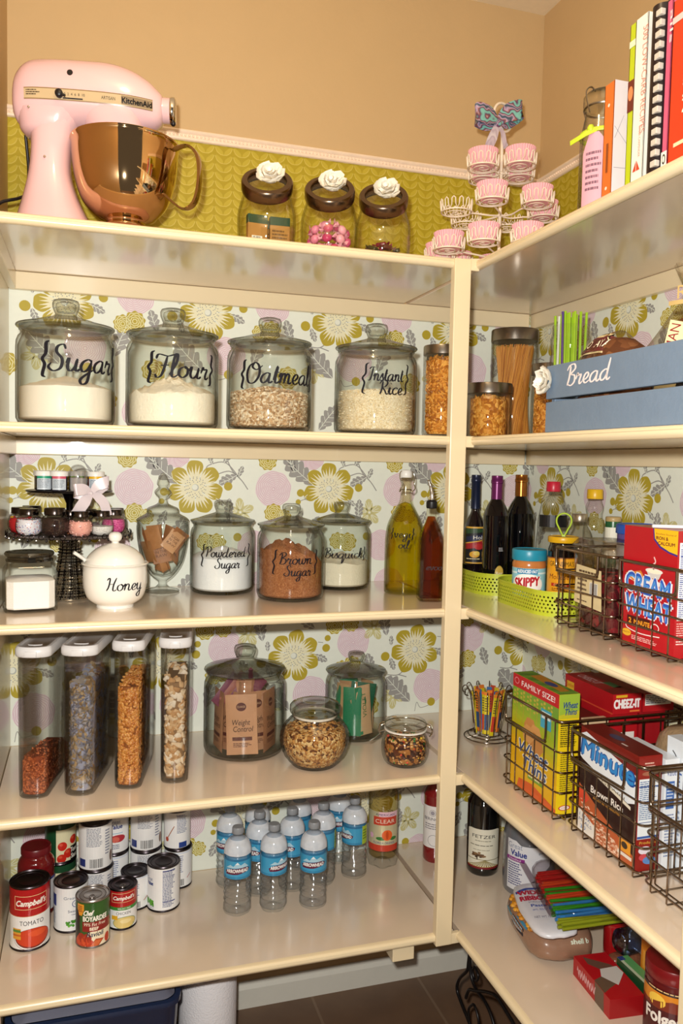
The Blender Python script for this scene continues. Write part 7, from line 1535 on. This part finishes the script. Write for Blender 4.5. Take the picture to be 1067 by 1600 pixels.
# ------------------------------------------------------------------ fourth shelf, right run
sw = E('wire_caddy', 'round chrome wire caddy with curled tops holding drink mix sticks in the corner', 'caddy', (-.240, -.235, Z4))
CW = P('#9a8f84', .15, 1, .05, 60)
mb = MB()
for q in (.062, .052): mb.tube([(q*math.cos(a), q*math.sin(a), .003 if q > .06 else .010) for a in [2*PI*k/40 for k in range(40)]], .0018, CW, 6, closed=True)
for k in range(6): a = 2*PI*k/6; mb.tube([(.062*math.cos(a), .062*math.sin(a), .003), (.035*math.cos(a+.3), .035*math.sin(a+.3), .012)], .0014, CW, 5)
mb.tube([(.035*math.cos(a), .035*math.sin(a), .012) for a in [2*PI*k/30 for k in range(30)]], .0016, CW, 6, closed=True); mb.build('wire_base', sw, 60)
for k in range(12):
    a = 2*PI*k/12; f = lambda q, z, da=0: (q*math.cos(a+da), q*math.sin(a+da), z)
    mb = MB(); mb.tube(cr([f(.035, .012), f(.038, .04), f(.043, .08), f(.050, .120), f(.060, .138), f(.069, .134), f(.069, .122), f(.060, .119)], 4), .0015, CW, 6); mb.build('curled_wire', sw, 60)
rr = random.Random(12)
for i in range(20):
    a = 2*PI*i/20+rr.uniform(-.1, .1); q = .029 if i % 2 else .017; col = ('#d9c21c', '#e3cc2a', '#b9452c', '#d9c21c', '#3a6aa0', '#e07a2c')[i % 6]
    mb = MB(); mb.box((0, 0, .058), (.014, .004, .116), P(col, .35, coat=.2), .0012); c = Cv(); c.rect(-.006, .012, .006, .055, '#2c4a7a' if i % 3 else '#c9402a', 1); c.lines(-.005, .005, .06, .1, 6, '#3a3a2c', 2); c.rect(-.007, .108, .007, .116, '#e8802c', 2)
    c.dump(mb, PLN((0, -.0022, 0), (1, 0, 0), (0, 0, 1)))
    o = mb.build('drink_mix_stick', None, 0, (-.240+q*math.cos(a), -.235+q*math.sin(a), Z4+.013+.004*(i % 3))); o.rotation_euler = (rr.uniform(-.02, .14), rr.uniform(-.06, .06), a+PI/2)
    tag(o, 'yellow, red or blue drink mix stick standing in the chrome wire caddy', 'drink mix stick', 'drink mix sticks in the wire caddy')
mb = pillow(.17, .10, .05, GLASS('#c9dcec', '#7a98b4', .15, 'bluebag', .12, .5), 8, T=Matrix.Translation((0, 0, .086)) @ Matrix.Rotation(PI/2-.1, 4, 'Y')); tag(mb.build('plastic_bag', None, 60, (-.135, -.330, Z4+.002)), 'crumpled pale blue see-through bag behind the wire caddy', 'bag')
mb = MB(); mb.box((0, 0, .085), (.06, .028, .165), P('#3f8fc4', .5), .004); c = Cv(); c.rect(-.025, .02, .025, .14, '#dfe8ee', 1); c.lines(-.02, .02, .03, .13, 8, '#4a7aa0', 2); c.dump(mb, PLN((0, -.0142, 0), (1, 0, 0), (0, 0, 1))); tag(mb.build('snack_packet', None, 0, (-.110, -.400, Z4), face(-.11, -.4)+PI/2), 'blue and white packet standing behind the pale blue bag', 'packet')
def wheat(c, w, h, k0=.95):
    pass
def wt_front(c, w, h):
    c.rect(0, 0, w, h, '#e5b312', 1)
    for i in range(12): c.poly([(0, h*(.45+.045*i)), (w, h*(.30+.045*i)), (w, h), (0, h)], ('#dcb516', '#d2b61a', '#c6b81e', '#bab922', '#afb926', '#a4b82a', '#9ab72e', '#92b532', '#8ab236', '#83ae38', '#7daa3a', '#78a63c')[i], 1.1+.01*i)
    for i in range(6):
        x = w*(.08+.15*i); c.line(cr([(x, h*.58), (x+w*.03, h*.72), (x+w*.01, h*.86)], 4), w*.012, '#b8a83a', 2); [c.ell(x+w*.03*(1 if q % 2 else -1), h*(.74+.018*q), w*.022, h*.012, '#c9b44a', 2.2, 8) for q in range(8)]
    c.rect(0, h*.885, w, h, '#c41c28', 3); c.txt('FAMILY SIZE!', w*.56, h*.918, h*.045, '#f6e8e8', 4, width=w*.72, bold=.03); c.ell(w*.09, h*.945, w*.055, h*.03, '#e0808a', 4); c.ell(w*.09, h*.945, w*.04, h*.022, '#c41c28', 4.2)
    c.rect(w*.64, h*.66, w*.86, h*.82, '#3fa9c8', 4); c.rect(w*.66, h*.74, w*.84, h*.80, '#dfeef2', 4.2); c.lines(w*.67, w*.83, h*.75, h*.79, 2, '#5a6a9a', 4.4)
    for i, (x, y) in enumerate(((.42, .60), (.54, .56), (.46, .50), (.58, .47), (.38, .53))):
        q = [(math.cos(a+i)*w*.14+w*x, math.sin(a+i)*h*.085+h*y) for a in [PI*k/3 for k in range(6)]]; c.poly(q, ('#c98a4a', '#d9a060', '#b8743a')[i % 3], 3+.1*i)
    c.txt('Wheat', w*.48, h*.335, h*.105, '#f2ead0', 5, width=w*.66, sl=.2, rot=-.04, bold=.1); c.txt('Thins', w*.52, h*.215, h*.105, '#f2ead0', 5, width=w*.54, sl=.2, rot=-.04, bold=.1)
    c.txt('Wheat', w*.48, h*.335, h*.105, '#274a86', 6, width=w*.64, sl=.2, rot=-.04, bold=.03); c.txt('Thins', w*.52, h*.215, h*.105, '#274a86', 6, width=w*.52, sl=.2, rot=-.04, bold=.03)
    c.rect(w*.40, h*.15, w*.72, h*.19, '#7aa032', 4); c.lines(w*.42, w*.7, h*.155, h*.185, 1, '#f0e8c0', 5); c.poly([(w*.15, h*.0), (w, h*.0), (w, h*.05), (w*.5, h*.12), (w*.2, h*.1)], '#d9622c', 2)
def wt_side(c, w, h):
    c.rect(0, 0, w, h, '#e8c81c', 1); c.rect(0, h*.80, w, h, '#9cba3c', 1.5); c.poly([(0, h*.80), (w, h*.80), (w, h*.86), (0, h*.83)], '#c4bf2c', 1.8); c.txt('Wheat', w*.52, h*.885, h*.052, '#274a86', 3, width=w*.72, sl=.2, bold=.03); c.txt('Thins', w*.55, h*.83, h*.05, '#274a86', 3, width=w*.6, sl=.2, bold=.03)
    c.lines(w*.1, w*.9, h*.56, h*.76, 12, '#3a3a14', 2, rag=.2); c.rect(w*.1, h*.74, w*.9, h*.748, '#2a2a10', 3); c.rect(w*.1, h*.60, w*.9, h*.606, '#2a2a10', 3); c.lines(w*.15, w*.9, h*.16, h*.52, 20, '#6a6414', 2); c.ell(w*.42, h*.06, w*.3, h*.022, '#c9302a', 3); c.ell(w*.42, h*.06, w*.24, h*.016, '#f4eee0', 4); c.txt('NABISCO', w*.42, h*.055, h*.012, '#c9302a', 5, width=w*.36)
def wt_top(c, w, h): 
    c.rect(0, 0, w, h, '#6a9a34', 1)
    for i in range(9): c.line([(w*i/9, 0), (w*(i+.7)/9, h)], w*.02, '#3f6a24' if i % 2 else '#9cc04a', 2)
    c.poly([(w*.2, h*.4), (w*.9, h*.3), (w*.9, h*.75), (w*.2, h)], '#c9882a', 3); c.ell(w*.6, h*.55, w*.12, h*.2, '#3a4a8a', 4)
carton('cracker_box', 'yellow and green family size cracker box lettered Wheat Thins in a wire basket', -.3425, -.735, Z4+.0062, .049, .190, .258, '#e5b312', wt_front, wt_side, wt_top)
def ch_end(c, w, h): c.rect(0, 0, w, h, '#b31820', 1); c.txt('CHEEZ-IT', w*.5, h*.30, h*.42, '#f6eeee', 3, width=w*.92, bold=.07); c.rect(w*.1, h*.82, w*.5, h*.95, '#e0b02c', 2); c.rect(w*.6, h*.08, w*.95, h*.16, '#e07a3a', 2)
def ch_front(c, w, h): c.rect(0, 0, w, h, '#a8161e', 1); c.rect(w*.04, h*.3, w*.2, h*.7, '#e0b02c', 2); c.txt('Sunshine', w*.12, h*.42, h*.2, '#b82c1c', 3, width=w*.14); c.rect(0, 0, w, h*.08, '#c9452c', 2)
def ch_top(c, w, h): c.rect(0, 0, w, h, '#9c141c', 1); c.txt('CHEEZ-IT', w*.33, h*.2, h*.3, '#c9a0a0', 3, width=w*.42, bold=.03); c.rect(w*.5, h*.5, w*.75, h*.8, '#3a7a4a', 2); c.poly([(w*.8, 0), (w, 0), (w, h), (w*.7, h*.8)], '#7a1014', 2)
def ch_big(c, w, h): c.rect(0, 0, w, h, '#a8161e', 1); c.txt('CHEEZ-IT', w*.5, h*.5, h*.16, '#f2e8e8', 3, width=w*.8, bold=.05); c.ell(w*.5, h*.28, w*.25, h*.1, '#e0862c', 3)
UZ = Z4+.0062
carton('cracker_box', 'upright red cracker box standing under the lying ones in the basket', -.222, -.742, UZ, .068, .165, .2115, '#a8161e', ch_big, lambda c, w, h: (c.rect(0, 0, w, h, '#b31820', 1), c.rect(w*.1, h*.2, w*.9, h*.8, '#e8ded8', 2), c.lines(w*.15, w*.85, h*.25, h*.75, 12, '#4a4a6a', 3)))
carton('cracker_box', 'red cracker box lettered CHEEZ-IT lying on top of an upright box', -.224, -.7525, UZ+.2125, .070, .178, .043, '#b31820', ch_front, ch_end, ch_top)
carton('cracker_box', 'second upright red cracker box nearer the wall, under a lying one', -.148, -.742, UZ, .066, .165, .2115, '#9c141c')
carton('cracker_box', 'red cracker box with a white nutrition panel lying nearer the wall', -.148, -.7525, UZ+.2125, .078, .178, .040, '#a8161e', None, lambda c, w, h: (c.rect(0, 0, w, h, '#b31820', 1), c.rect(w*.05, h*.35, w*.9, h*.95, '#e6e2dc', 2), c.lines(w*.08, w*.86, h*.4, h*.9, 5, '#4a4a6a', 3)))
mb = MB(); mb.box((.029, .08, .1), (.054, .16, .2), P('#5a1c18', .4), .001); mb.box((.029, .004, .198), (.0545, .018, .012), P('#cdb08a', .7)); c = Cv(); c.rect(.01, .17, .03, .19, '#3fb0c8', 1); c.dump(mb, PLN((0, 0, 0), (1, 0, 0), (0, 0, 1))); tag(mb.build('opened_box', None, 0, (-.286, -.742, UZ)), 'opened maroon box with a tan cardboard rim between the yellow and red boxes', 'box')
def mi_front(c, w, h):
    c.rect(0, 0, w, h, '#2a100c', 1); c.rect(0, h*.80, w, h, '#7a1c14', 1.5); c.poly([(0, h*.93), (w*.1, h*.97), (w*.97, h*.82), (w*.97, h*.58), (w*.85, h*.545), (w*.05, h*.70), (0, h*.72)], '#e9eef4', 2); c.poly([(w*.2, h*.665), (w*.9, h*.53), (w*.9, h*.50), (w*.25, h*.62)], '#e8e0cc', 1.9); c.txt('GRAIN', w*.6, h*.575, h*.022, '#7a6a4a', 3, width=w*.4, rot=-.1)
    c.txt('Minute', w*.48, h*.735, h*.16, '#1c4a96', 3, width=w*.93, sl=.08, bold=.10, rot=-.04); c.txt('Minute', w*.48, h*.738, h*.155, '#2f8ad4', 4.5, width=w*.90, sl=.08, bold=.04, rot=-.04); c.txt('Brown Rice', w*.50, h*.44, h*.062, '#f4ece4', 4, width=w*.56, bold=.03); c.txt('READY IN 10 MINUTES', w*.5, h*.39, h*.018, '#e0a03a', 4, width=w*.46)
    c.poly([(0, h*.46), (w*.35, h*.33), (w*.98, h*.12), (w*.98, h*.03), (w*.2, h*.0), (0, h*.0)], '#b85a30', 2); c.poly([(0, h*.44), (w*.2, h*.36), (w*.1, h*.28), (0, h*.32)], '#d9482c', 2.3)
    rr = random.Random(7)
    for i in range(320):
        x = rr.random(); y = rr.uniform(.02, .33-.22*x); c.ell(w*(.04+x*.72), h*y, w*.020, h*.007, rr.choice(('#d9a284', '#e8bfa4', '#c48662', '#efd2bc', '#a86a48')), 3+i*.003, 7)
    c.poly([(0, h*.02), (w*.30, h*.0), (w*.32, h*.14), (0, h*.23)], '#e6e2dc', 6); c.txt('1 BOX', w*.13, h*.15, h*.03, '#2c4a8a', 7, width=w*.2, rot=-.1); c.txt('MEALS', w*.14, h*.10, h*.03, '#2c4a8a', 7, width=w*.24, rot=-.1); c.txt('30', w*.1, h*.045, h*.035, '#2c6ab0', 7, width=w*.1); c.rect(w*.74, h*.11, w*.93, h*.22, '#e39a2c', 5); c.ell(w*.83, h*.17, w*.05, h*.03, '#3a2a1c', 6); c.rect(w*.72, h*.07, w*.95, h*.10, '#e6ded4', 5); c.rect(0, 0, w, h*.012, '#2a100c', 7)
def mi_side(c, w, h): c.rect(0, 0, w, h, '#8a1c16', 1); c.rect(w*.04, h*.28, w*.96, h*.80, '#e3e9ee', 2); c.lines(w*.08, w*.9, h*.44, h*.78, 20, '#4a6a9a', 3, rag=.3); c.rect(w*.04, h*.73, w*.96, h*.738, '#2c4a8a', 4); c.rect(w*.04, h*.42, w*.96, h*.426, '#2c4a8a', 4); c.rect(w*.04, h*.285, w*.96, h*.305, '#3a5aa0', 4); c.txt('Products', w*.5, h*.235, h*.025, '#e0b84a', 3, width=w*.7); c.ell(w*.4, h*.18, w*.28, h*.035, '#e0d8e4', 3); c.ell(w*.6, h*.09, w*.28, h*.035, '#5a86c4', 3.2); c.ell(w*.35, h*.12, w*.2, h*.03, '#c94a54', 3.1); c.lines(w*.25, w*.75, h*.86, h*.94, 3, '#e0b8a8', 3); c.ell(w*.5, h*.845, w*.35, h*.02, '#a0624a', 3)
def mi_top(c, w, h): c.rect(0, 0, w, h, '#651812', 1); c.ell(w*.45, h*.5, w*.12, h*.2, '#2c3a5c', 2); c.lines(w*.62, w*.75, h*.1, h*.3, 1, '#e0d0c8', 2)
carton('rice_box', 'dark red box lettered Minute Brown Rice in a wire basket', -.3325, -.980, UZ, .050, .178, .214, '#7a1c14', mi_front, mi_side, mi_top)
mb = pillow(.215, .175, .14, P('#a58a6a', .45, 0, .2, 120, .8, 150, coat=.5), 6, T=Matrix.Translation((0, 0, .1)) @ Matrix.Rotation(PI/2, 4, 'Y')); o = mb.build('grain_bag', None, 60, (-.128, -.905, UZ+.022)); tag(o, 'bulging see-through bag of light brown grain behind the Minute rice box', 'bag')
def pk_side(c, w, h): c.rect(0, 0, w, h, '#e3e8ee', 1); c.txt('Value', w*.45, h*.85, h*.06, '#2c4a9c', 2, width=w*.7); c.rect(w*.1, h*.55, w*.7, h*.80, '#3a66b0', 2); c.lines(w*.15, w*.65, h*.57, h*.78, 7, '#c9d6ea', 3); c.lines(w*.1, w*.9, h*.1, h*.5, 14, '#7a8ab0', 2)
carton('white_packet', 'narrow white packet with blue print between the rice box and the white carton', -.2785, -.985, UZ, .030, .12, .205, '#e3e8ee', None, pk_side)
def wc_front(c, w, h): c.rect(0, 0, w, h, '#dfe5ec', 1); c.line(cr([(w*.3, h*.90), (w*.5, h*.86), (w*.4, h*.80), (w*.7, h*.78)], 4), w*.05, '#2a2c34', 2); c.lines(w*.1, w*.9, h*.5, h*.75, 8, '#4a6ab0', 2); c.lines(w*.1, w*.9, h*.1, h*.45, 8, '#8a9ab8', 2)
def wc_side(c, w, h): c.rect(0, 0, w, h, '#e6ebf2', 1); c.rect(w*.55, h*.50, w*.95, h*.58, '#2447a8', 2); c.lines(w*.1, w*.9, h*.1, h*.4, 8, '#8a9ab8', 2)
carton('white_carton', 'tall white carton with dark script in the brown rice basket', -.246, -.9985, UZ, .030, .05, .236, '#dfe5ec', wc_front, wc_side)

# ------------------------------------------------------------------ bottom shelf, right run
gj = E('water_jug', 'grey clear gallon jug with a white and purple label on the bottom right shelf', 'jug', (-.150, -.322, Z5), face(-.150, -.322)); r = .0665
mb = MB(); mb.lathe([(0, 0)]+cr([(r*.92, .0), (r, .012), (r, .13), (r*.98, .155), (r*.80, .20), (r*.45, .235), (r*.30, .245), (r*.30, .26)], 4)+[(0, .26)], P('#6d6e74', .15, 0, .08, 12, coat=.6), 44, rad=lambda a, i, z: 1+.03*math.cos(4*a)); mb.build('plastic_body', gj)
mb = MB(); mb.lathe([(0, .258), (r*.33, .258), (r*.33, .278), (0, .28)], WHITE, 30); mb.build('cap', gj)
c = Cv(); c.poly([(-.062, .02), (-.03, .02), (-.03, .02), (.055, .085), (.06, .088), (.06, .142), (-.02, .142), (-.035, .152), (-.062, .152)], '#dfe0e6', 1); c.rect(-.062, .02, .0, .09, '#dfe0e6', 1.2); c.txt('Great', -.038, .131, .014, '#8a92a8', 3, width=.042); c.txt('Value', -.028, .112, .015, '#2a3a8a', 3, width=.045, bold=.05); c.rect(-.064, .097, -.01, .107, '#8a2c86', 3); c.txt('Distilled', -.038, .0995, .005, '#f0e0f0', 4, width=.035); c.lines(-.058, -.015, .03, .092, 10, '#3a3c7c', 3); c.txt('gallon', .035, .125, .006, '#6a6c7c', 3, width=.02)
mb = MB(); c.dump(mb, CYL(r*1.035, 0), seg=.006, rough=.35, step=.00015); mb.build('paper_label', gj, 0)
sb = E('snack_bag', 'pale brown see-through bag of shell snacks with a teal logo lying on the bottom shelf', 'bag', (-.228, -.545, Z5+.0385), D(-9))
mb = pillow(.165, .235, .076, P('#94705a', .3, 0, .22, 25, .9, 45, coat=.35), 2, wr=.10); film = mb.build('plastic_film', sb, 60)
c = Cv(); c.rect(-.09, -.006, -.045, .016, '#2f9cc0', 1); c.txt('XL', -.0675, -.002, .014, '#16243a', 2, width=.03); c.rect(-.04, -.014, .03, .004, '#1c1a2c', 1); c.lines(-.035, .025, -.012, .002, 2, '#9ab0c0', 2); c.rect(-.02, .008, .04, .016, '#3f8ab0', 1)
mb = MB(); c.dump(mb, ONTO(film, PLN((-.0845, -.01, .012), (0, -1, 0), (0, 0, 1)), (-1, 0, .25)), seg=.01); mb.build('teal_logo', sb, 0)
c = Cv(); c.txt('shell b', .0, .0, .011, '#d9e0cc', 2, width=.045, bold=.05); mb = MB(); c.dump(mb, ONTO(film, PLN((.030, -.119, .020), (1, 0, 0), (0, 0, 1)), (0, -1, .5)), seg=.01); mb.build('shell_lettering', sb, 0)
mb = MB(); rr = random.Random(3)
for i in range(40): mb.ball((-.066+rr.uniform(-.008, .020), rr.uniform(-.085, .075), .032-rr.uniform(0, .006)), (.008, .007, .005), P(rr.choice(('#c9851c', '#d99a2c', '#b5741a')), .5), 8)
mb.build('orange_pasta', sb, 50)
pb2 = E('pasta_bag', 'white bag lettered WIDE RIBBON Pasta lying on the brown snack bag', 'bag', (-.258, -.572, Z5+.0935), (D(-2), D(-4), D(-14)))
mb = pillow(.115, .235, .026, P('#dcdce4', .3, 0, .05, 25, .3, 60, coat=.4), 5, wr=.06); film = mb.build('plastic_film', pb2, 60)
c = Cv(); c.poly([(-.045, .040), (-.01, .056), (.03, .058), (.03, .066), (-.012, .066), (-.045, .052)], '#2c46a0', 1); c.txt('WIDE', -.010, .032, .019, '#b81e3c', 2, width=.055, bold=.07); c.txt('RIBBON', -.002, .006, .019, '#b81e3c', 2, width=.068, bold=.07); c.txt('ENRICHED', .0, -.006, .006, '#6a6a8a', 2, width=.04); c.txt('Pasta', .0, -.024, .011, '#2c46a0', 2, width=.035, bold=.04); c.txt('art. 0557', .0, -.040, .008, '#2c46a0', 2, width=.035); c.txt('NET WT 12 OZ', 0.005, -.072, .008, '#4a4a6a', 2, width=.05)
mb = MB(); c.dump(mb, ONTO(film, PLN((-.012, .012, .0160), (1, -.08, 0), (.08, 1, 0)), (0, 0, 1)), seg=.01); mb.build('printed_lettering', pb2, 0)
zb = E('straw_bag', 'clear zip bag full of coloured straws lying on the pasta bag', 'bag', (-.168, -.580, Z5+.1345), (0, 0, D(-14)))
mb = pillow(.205, .250, .050, GLASS('#f6f4f6', '#c9c2c6', .10, 'zip', .04, .25), 9, wr=.05); mb.build('clear_film', zb, 60)
mb = MB(); mb.box((-.104, 0, .004), (.016, .235, .004), GLASS('#efeaee', '#cfc4ca', .2, 'seal', .12), .002); mb.build('zip_seal', zb, 0)
SCOL = [('#b01c1c', 'red'), ('#c9401c', 'orange'), ('#2f8a1c', 'green'), ('#2a78b8', 'blue'), ('#86901c', 'olive')]
order = [0, 0, 0, 0, 0, 1, 1, 0, 2, 2, 2, 1, 1, 2, 3, 3, 2, 2, 3, 3, 3, 4, 4, 4]
for i, k in enumerate(order):
    for lay in (0, 1):
        y = -.486-.0092*i+.003*lay; mb = MB(); cl, nm = SCOL[k]; z = Z5+.1215+lay*.0085; xx = -.222-.0028*i-.003*((i*7) % 5)
        if lay == 1 and i % 5 == 4: continue
        mb.tube([(xx, y, z), (xx+.165, y-.012+.010*math.sin(i*2.3), z)], .0039, P(cl, .3, coat=.3), 8); tag(mb.build('drinking_straw', None, 50), nm+' drinking straw lying in the clear zip bag', 'straw', nm+' straws in the zip bag')
rp_ = E('red_canister', 'glossy red canister lying behind the bag of straws', 'canister', (-.116, -.652, Z5), 0); rp_.scale = (.75, .75, .66)
mb = MB(); mb.lathe([(0, 0)]+cr([(.034, .002), (.037, .01), (.037, .12), (.034, .135), (.026, .142)], 4)+[(0, .143)], P('#a01418', .1, coat=.8), 40); mb.build('canister_body', rp_)
mb = MB(); mb.lathe([(0, .140), (.028, .140), (.029, .143), (.029, .153), (.026, .156), (0, .156)], P('#5a0c10', .2, coat=.5), 30); mb.build('canister_lid', rp_); rp_['label'] = 'glossy red canister standing behind the bag of straws'
mb = pillow(.088, .036, .045, P('#7a4a34', .25, 0, .35, 140, .9, 90, coat=.6), 11); tag(mb.build('nut_bag', None, 60, (-.130, -.7035, Z5+.023)), 'small see-through bag of brown nuts behind the red box', 'bag')
mb = pillow(.06, .05, .05, GLASS('#b9cbe6', '#8aa0c4', .15, 'bluecrinkle', .15, .8), 12); tag(mb.build('crinkled_wrap', None, 60, (-.128, -.706, Z5+.0735)), 'crinkled pale blue plastic wrap lying on the nut bag', 'wrap')
def red_top(c, w, h): c.rect(0, 0, w, h, '#b3141c', 1); c.poly([(w*.05, h*.22), (w*.22, h*.20), (w*.50, h*.62), (w*.46, h*.98), (w*.28, h*.80)], '#6a4a3c', 2); c.poly([(w*.34, h*.95), (w*.50, h*.98), (w*.74, h*.55), (w*.52, h*.28), (w*.36, h*.42)], '#cfc9c4', 3); c.poly([(w*.52, h*.28), (w*.70, h*.55), (w*.78, h*.25), (w*.86, h*.0), (w*.58, 0)], '#6a5240', 2.5)
def red_front(c, w, h): c.rect(0, 0, w, h, '#b3141c', 1); c.line([(w*(.12+.5*i/40), h*(.5+.22*math.sin(i*1.3)+.08*math.sin(i*2.9))) for i in range(41)], h*.07, '#e8b8bc', 3); c.poly([(w*.62, 0), (w*.86, 0), (w*.84, h), (w*.60, h)], '#6a5240', 2)
carton('fruit_snack_box', 'red box with a torn corner lying at the front of the bottom right shelf', -.258, -.828, Z5, .078, .150, .042, '#b3141c', red_front, lambda c, w, h: c.rect(0, 0, w, h, '#a01218', 1), red_top, rz=D(-5))
carton('green_box', 'dark green flat box with a pale top edge behind the red box', -.168, -.838, Z5, .028, .112, .055, '#1c4a2a', None, lambda c, w, h: c.rect(0, 0, w, h, '#0e2a18', 1), lambda c, w, h: (c.rect(0, 0, w, h, '#b9c4a8', 1), c.rect(0, h*.25, w, h, '#5a9a5c', 2), c.rect(0, 0, w*.12, h*.5, '#2c3a7a', 3)))
carton('snack_pouch', 'orange, yellow and green pouch standing next to the coffee jar', -.135, -.842, Z5, .030, .078, .135, '#c9781c', lambda c, w, h: (c.rect(0, 0, w*.42, h, '#cc7a1e', 1), c.rect(w*.42, 0, w, h, '#4a7a24', 1), c.poly([(w*.3, h), (w, h*.62), (w, h)], '#c9b82c', 2), c.ell(w*.75, h*.45, w*.15, h*.15, '#b8862c', 2), c.rect(w*.08, h*.4, w*.3, h*.7, '#e09a3c', 2)), lambda c, w, h: (c.rect(0, 0, w, h, '#3f6a20', 1), c.rect(0, h*.7, w, h, '#c9b82c', 2)))
fj = E('coffee_canister', 'dark red coffee canister with a golden sunrise label at the right photo edge', 'canister', (-.178, -.915, Z5), face(-.178, -.915)); r = .0535
mb = MB(); mb.lathe([(0, 0)]+cr([(r*.95, .001), (r, .008), (r, .125), (r*.98, .138), (r*.93, .143)], 4)+[(0, .143)], P('#5c0c12', .25, coat=.4), 44); mb.build('plastic_body', fj)
mb = MB(); mb.lathe([(0, .140), (r*.98, .141), (r*1.01, .144), (r*1.01, .164), (r*.97, .168), (0, .168)], P('#7a1016', .3), 44, rad=lambda a, i, z: 1+(.006*math.cos(70*a) if i in (2, 3) else 0)); mb.build('red_lid', fj)
c = Cv(); w_ = .075; c.rect(-w_, .022, w_, .128, '#4a0a10', 1); c.poly([(-w_, .095), (w_, .095), (w_, .122), (-w_, .122)], '#d9861c', 2); c.ell(-.030, .105, .018, .013, '#f4c84a', 3); c.poly([(-w_, .09), (w_, .09), (w_, .10), (.0, .112), (-.05, .098), (-w_, .1)], '#7a2a14', 3.2); c.rect(-w_, .122, w_, .129, '#2a0a10', 4); c.lines(-.05, .03, .123, .128, 1, '#e8c48a', 5); c.txt('Folgers', -.012, .062, .024, '#f0e8e0', 5, width=.085, bold=.05); c.txt('CLASSIC ROAST', -.005, .040, .007, '#c98a7a', 5, width=.05)
mb = MB(); c.dump(mb, CYL(r*1.003, 0), seg=.006, rough=.35, step=.00015); mb.build('paper_label', fj, 0)

# ------------------------------------------------------------------ on the floor
pt = E('paper_towel_roll', 'white paper towel roll standing on the floor under the back shelf', 'paper towel', (-.990, -.215, FZ))
mb = MB(); mb.lathe([(.019, 0), (.071, 0), (.0725, .003), (.0725, .272), (.071, .275), (.019, .275), (.019, 0)], P('#e9e6ea', .95, 0, .03, 60, .9, 260), 60, rad=lambda a, i, z: 1+.006*math.sin(a)); mb.build('paper', pt, 60)
mb = MB(); mb.lathe([(.0175, .001), (.0188, .001), (.0188, .276), (.0175, .276), (.0175, .001)], P('#a88a6a', .8), 24); mb.build('cardboard_core', pt)
sb2 = E('storage_bin', 'dark blue plastic bin lined with grey bag under the back shelf at the left', 'bin', (-1.262, -.235, FZ))
mb = MB(); NB = P('#1d2c4c', .3, coat=.3)
O = [tb(0, .155, .185, .03), tb(.02, .160, .190, .03), tb(.335, .178, .205, .035), tb(.34, .183, .210, .035), tb(.352, .183, .210, .035), tb(.352, .172, .199, .03), tb(.03, .152, .182, .03)]
mb.loft(O, NB); mb.build('bin_body', sb2, 50)
mb = MB(); rings = []
for i in range(13):
    t = i/12; rings.append([(a*(1-t)*1.0, b*(1-t), .352+.028*math.sin(PI*min(1, t*1.6))*(1+.5*noise.noise(Vector((a*14, b*14, t*4))))+.006*noise.noise(Vector((a*40, b*40, 1)))) for a, b in rrect(.170, .197, .03, 10)])
mb.loft(rings, P('#6a6c7c', .22, 0, .1, 10, .6, 25, coat=.5)); mb.build('grey_liner', sb2, 60)
ir = E('iron_rack', 'black wrought iron scroll rack on the floor under the right hand shelves', 'rack', (0, 0, 0))
IRN = P('#131114', .35, .4, .1, 40)
curves = [[(-.430, .245), (-.422, .19), (-.415, .165), (-.376, .12), (-.363, .086), (-.387, .066), (-.46, .03), (-.50, -.03), (-.52, -.107)], [(-.424, .245), (-.435, .175), (-.463, .151), (-.513, .150), (-.556, .128), (-.60, .06), (-.62, -.03), (-.63, -.107)],
    [(-.414, .094), (-.430, .125), (-.464, .145), (-.521, .179), (-.567, .198), (-.613, .193), (-.66, .18), (-.72, .12), (-.74, .0), (-.75, -.107)], [(-.45, .10), (-.43, .07), (-.45, .02), (-.48, .03), (-.485, .08), (-.46, .105), (-.44, .09)], [(-.455, .20), (-.445, .185), (-.455, .17), (-.47, .175), (-.475, .19), (-.46, .20)],
    [(-.56, .09), (-.60, .11), (-.65, .09), (-.65, .04), (-.61, .02), (-.58, .05), (-.60, .07)]]
for X in (-.372, -.100):
    for cu in curves: mb = MB(); mb.tube([(X, a, b) for a, b in cr(cu, 5)], .0042 if len(cu) > 7 else .0032, IRN, 8); mb.build('scroll_bar', ir, 60)
for a, b in ((-.427, .240), (-.50, -.03), (-.74, .0)): mb = MB(); mb.tube([(-.374, a, b), (-.098, a, b)], .0038, IRN, 8); mb.build('cross_bar', ir, 60)
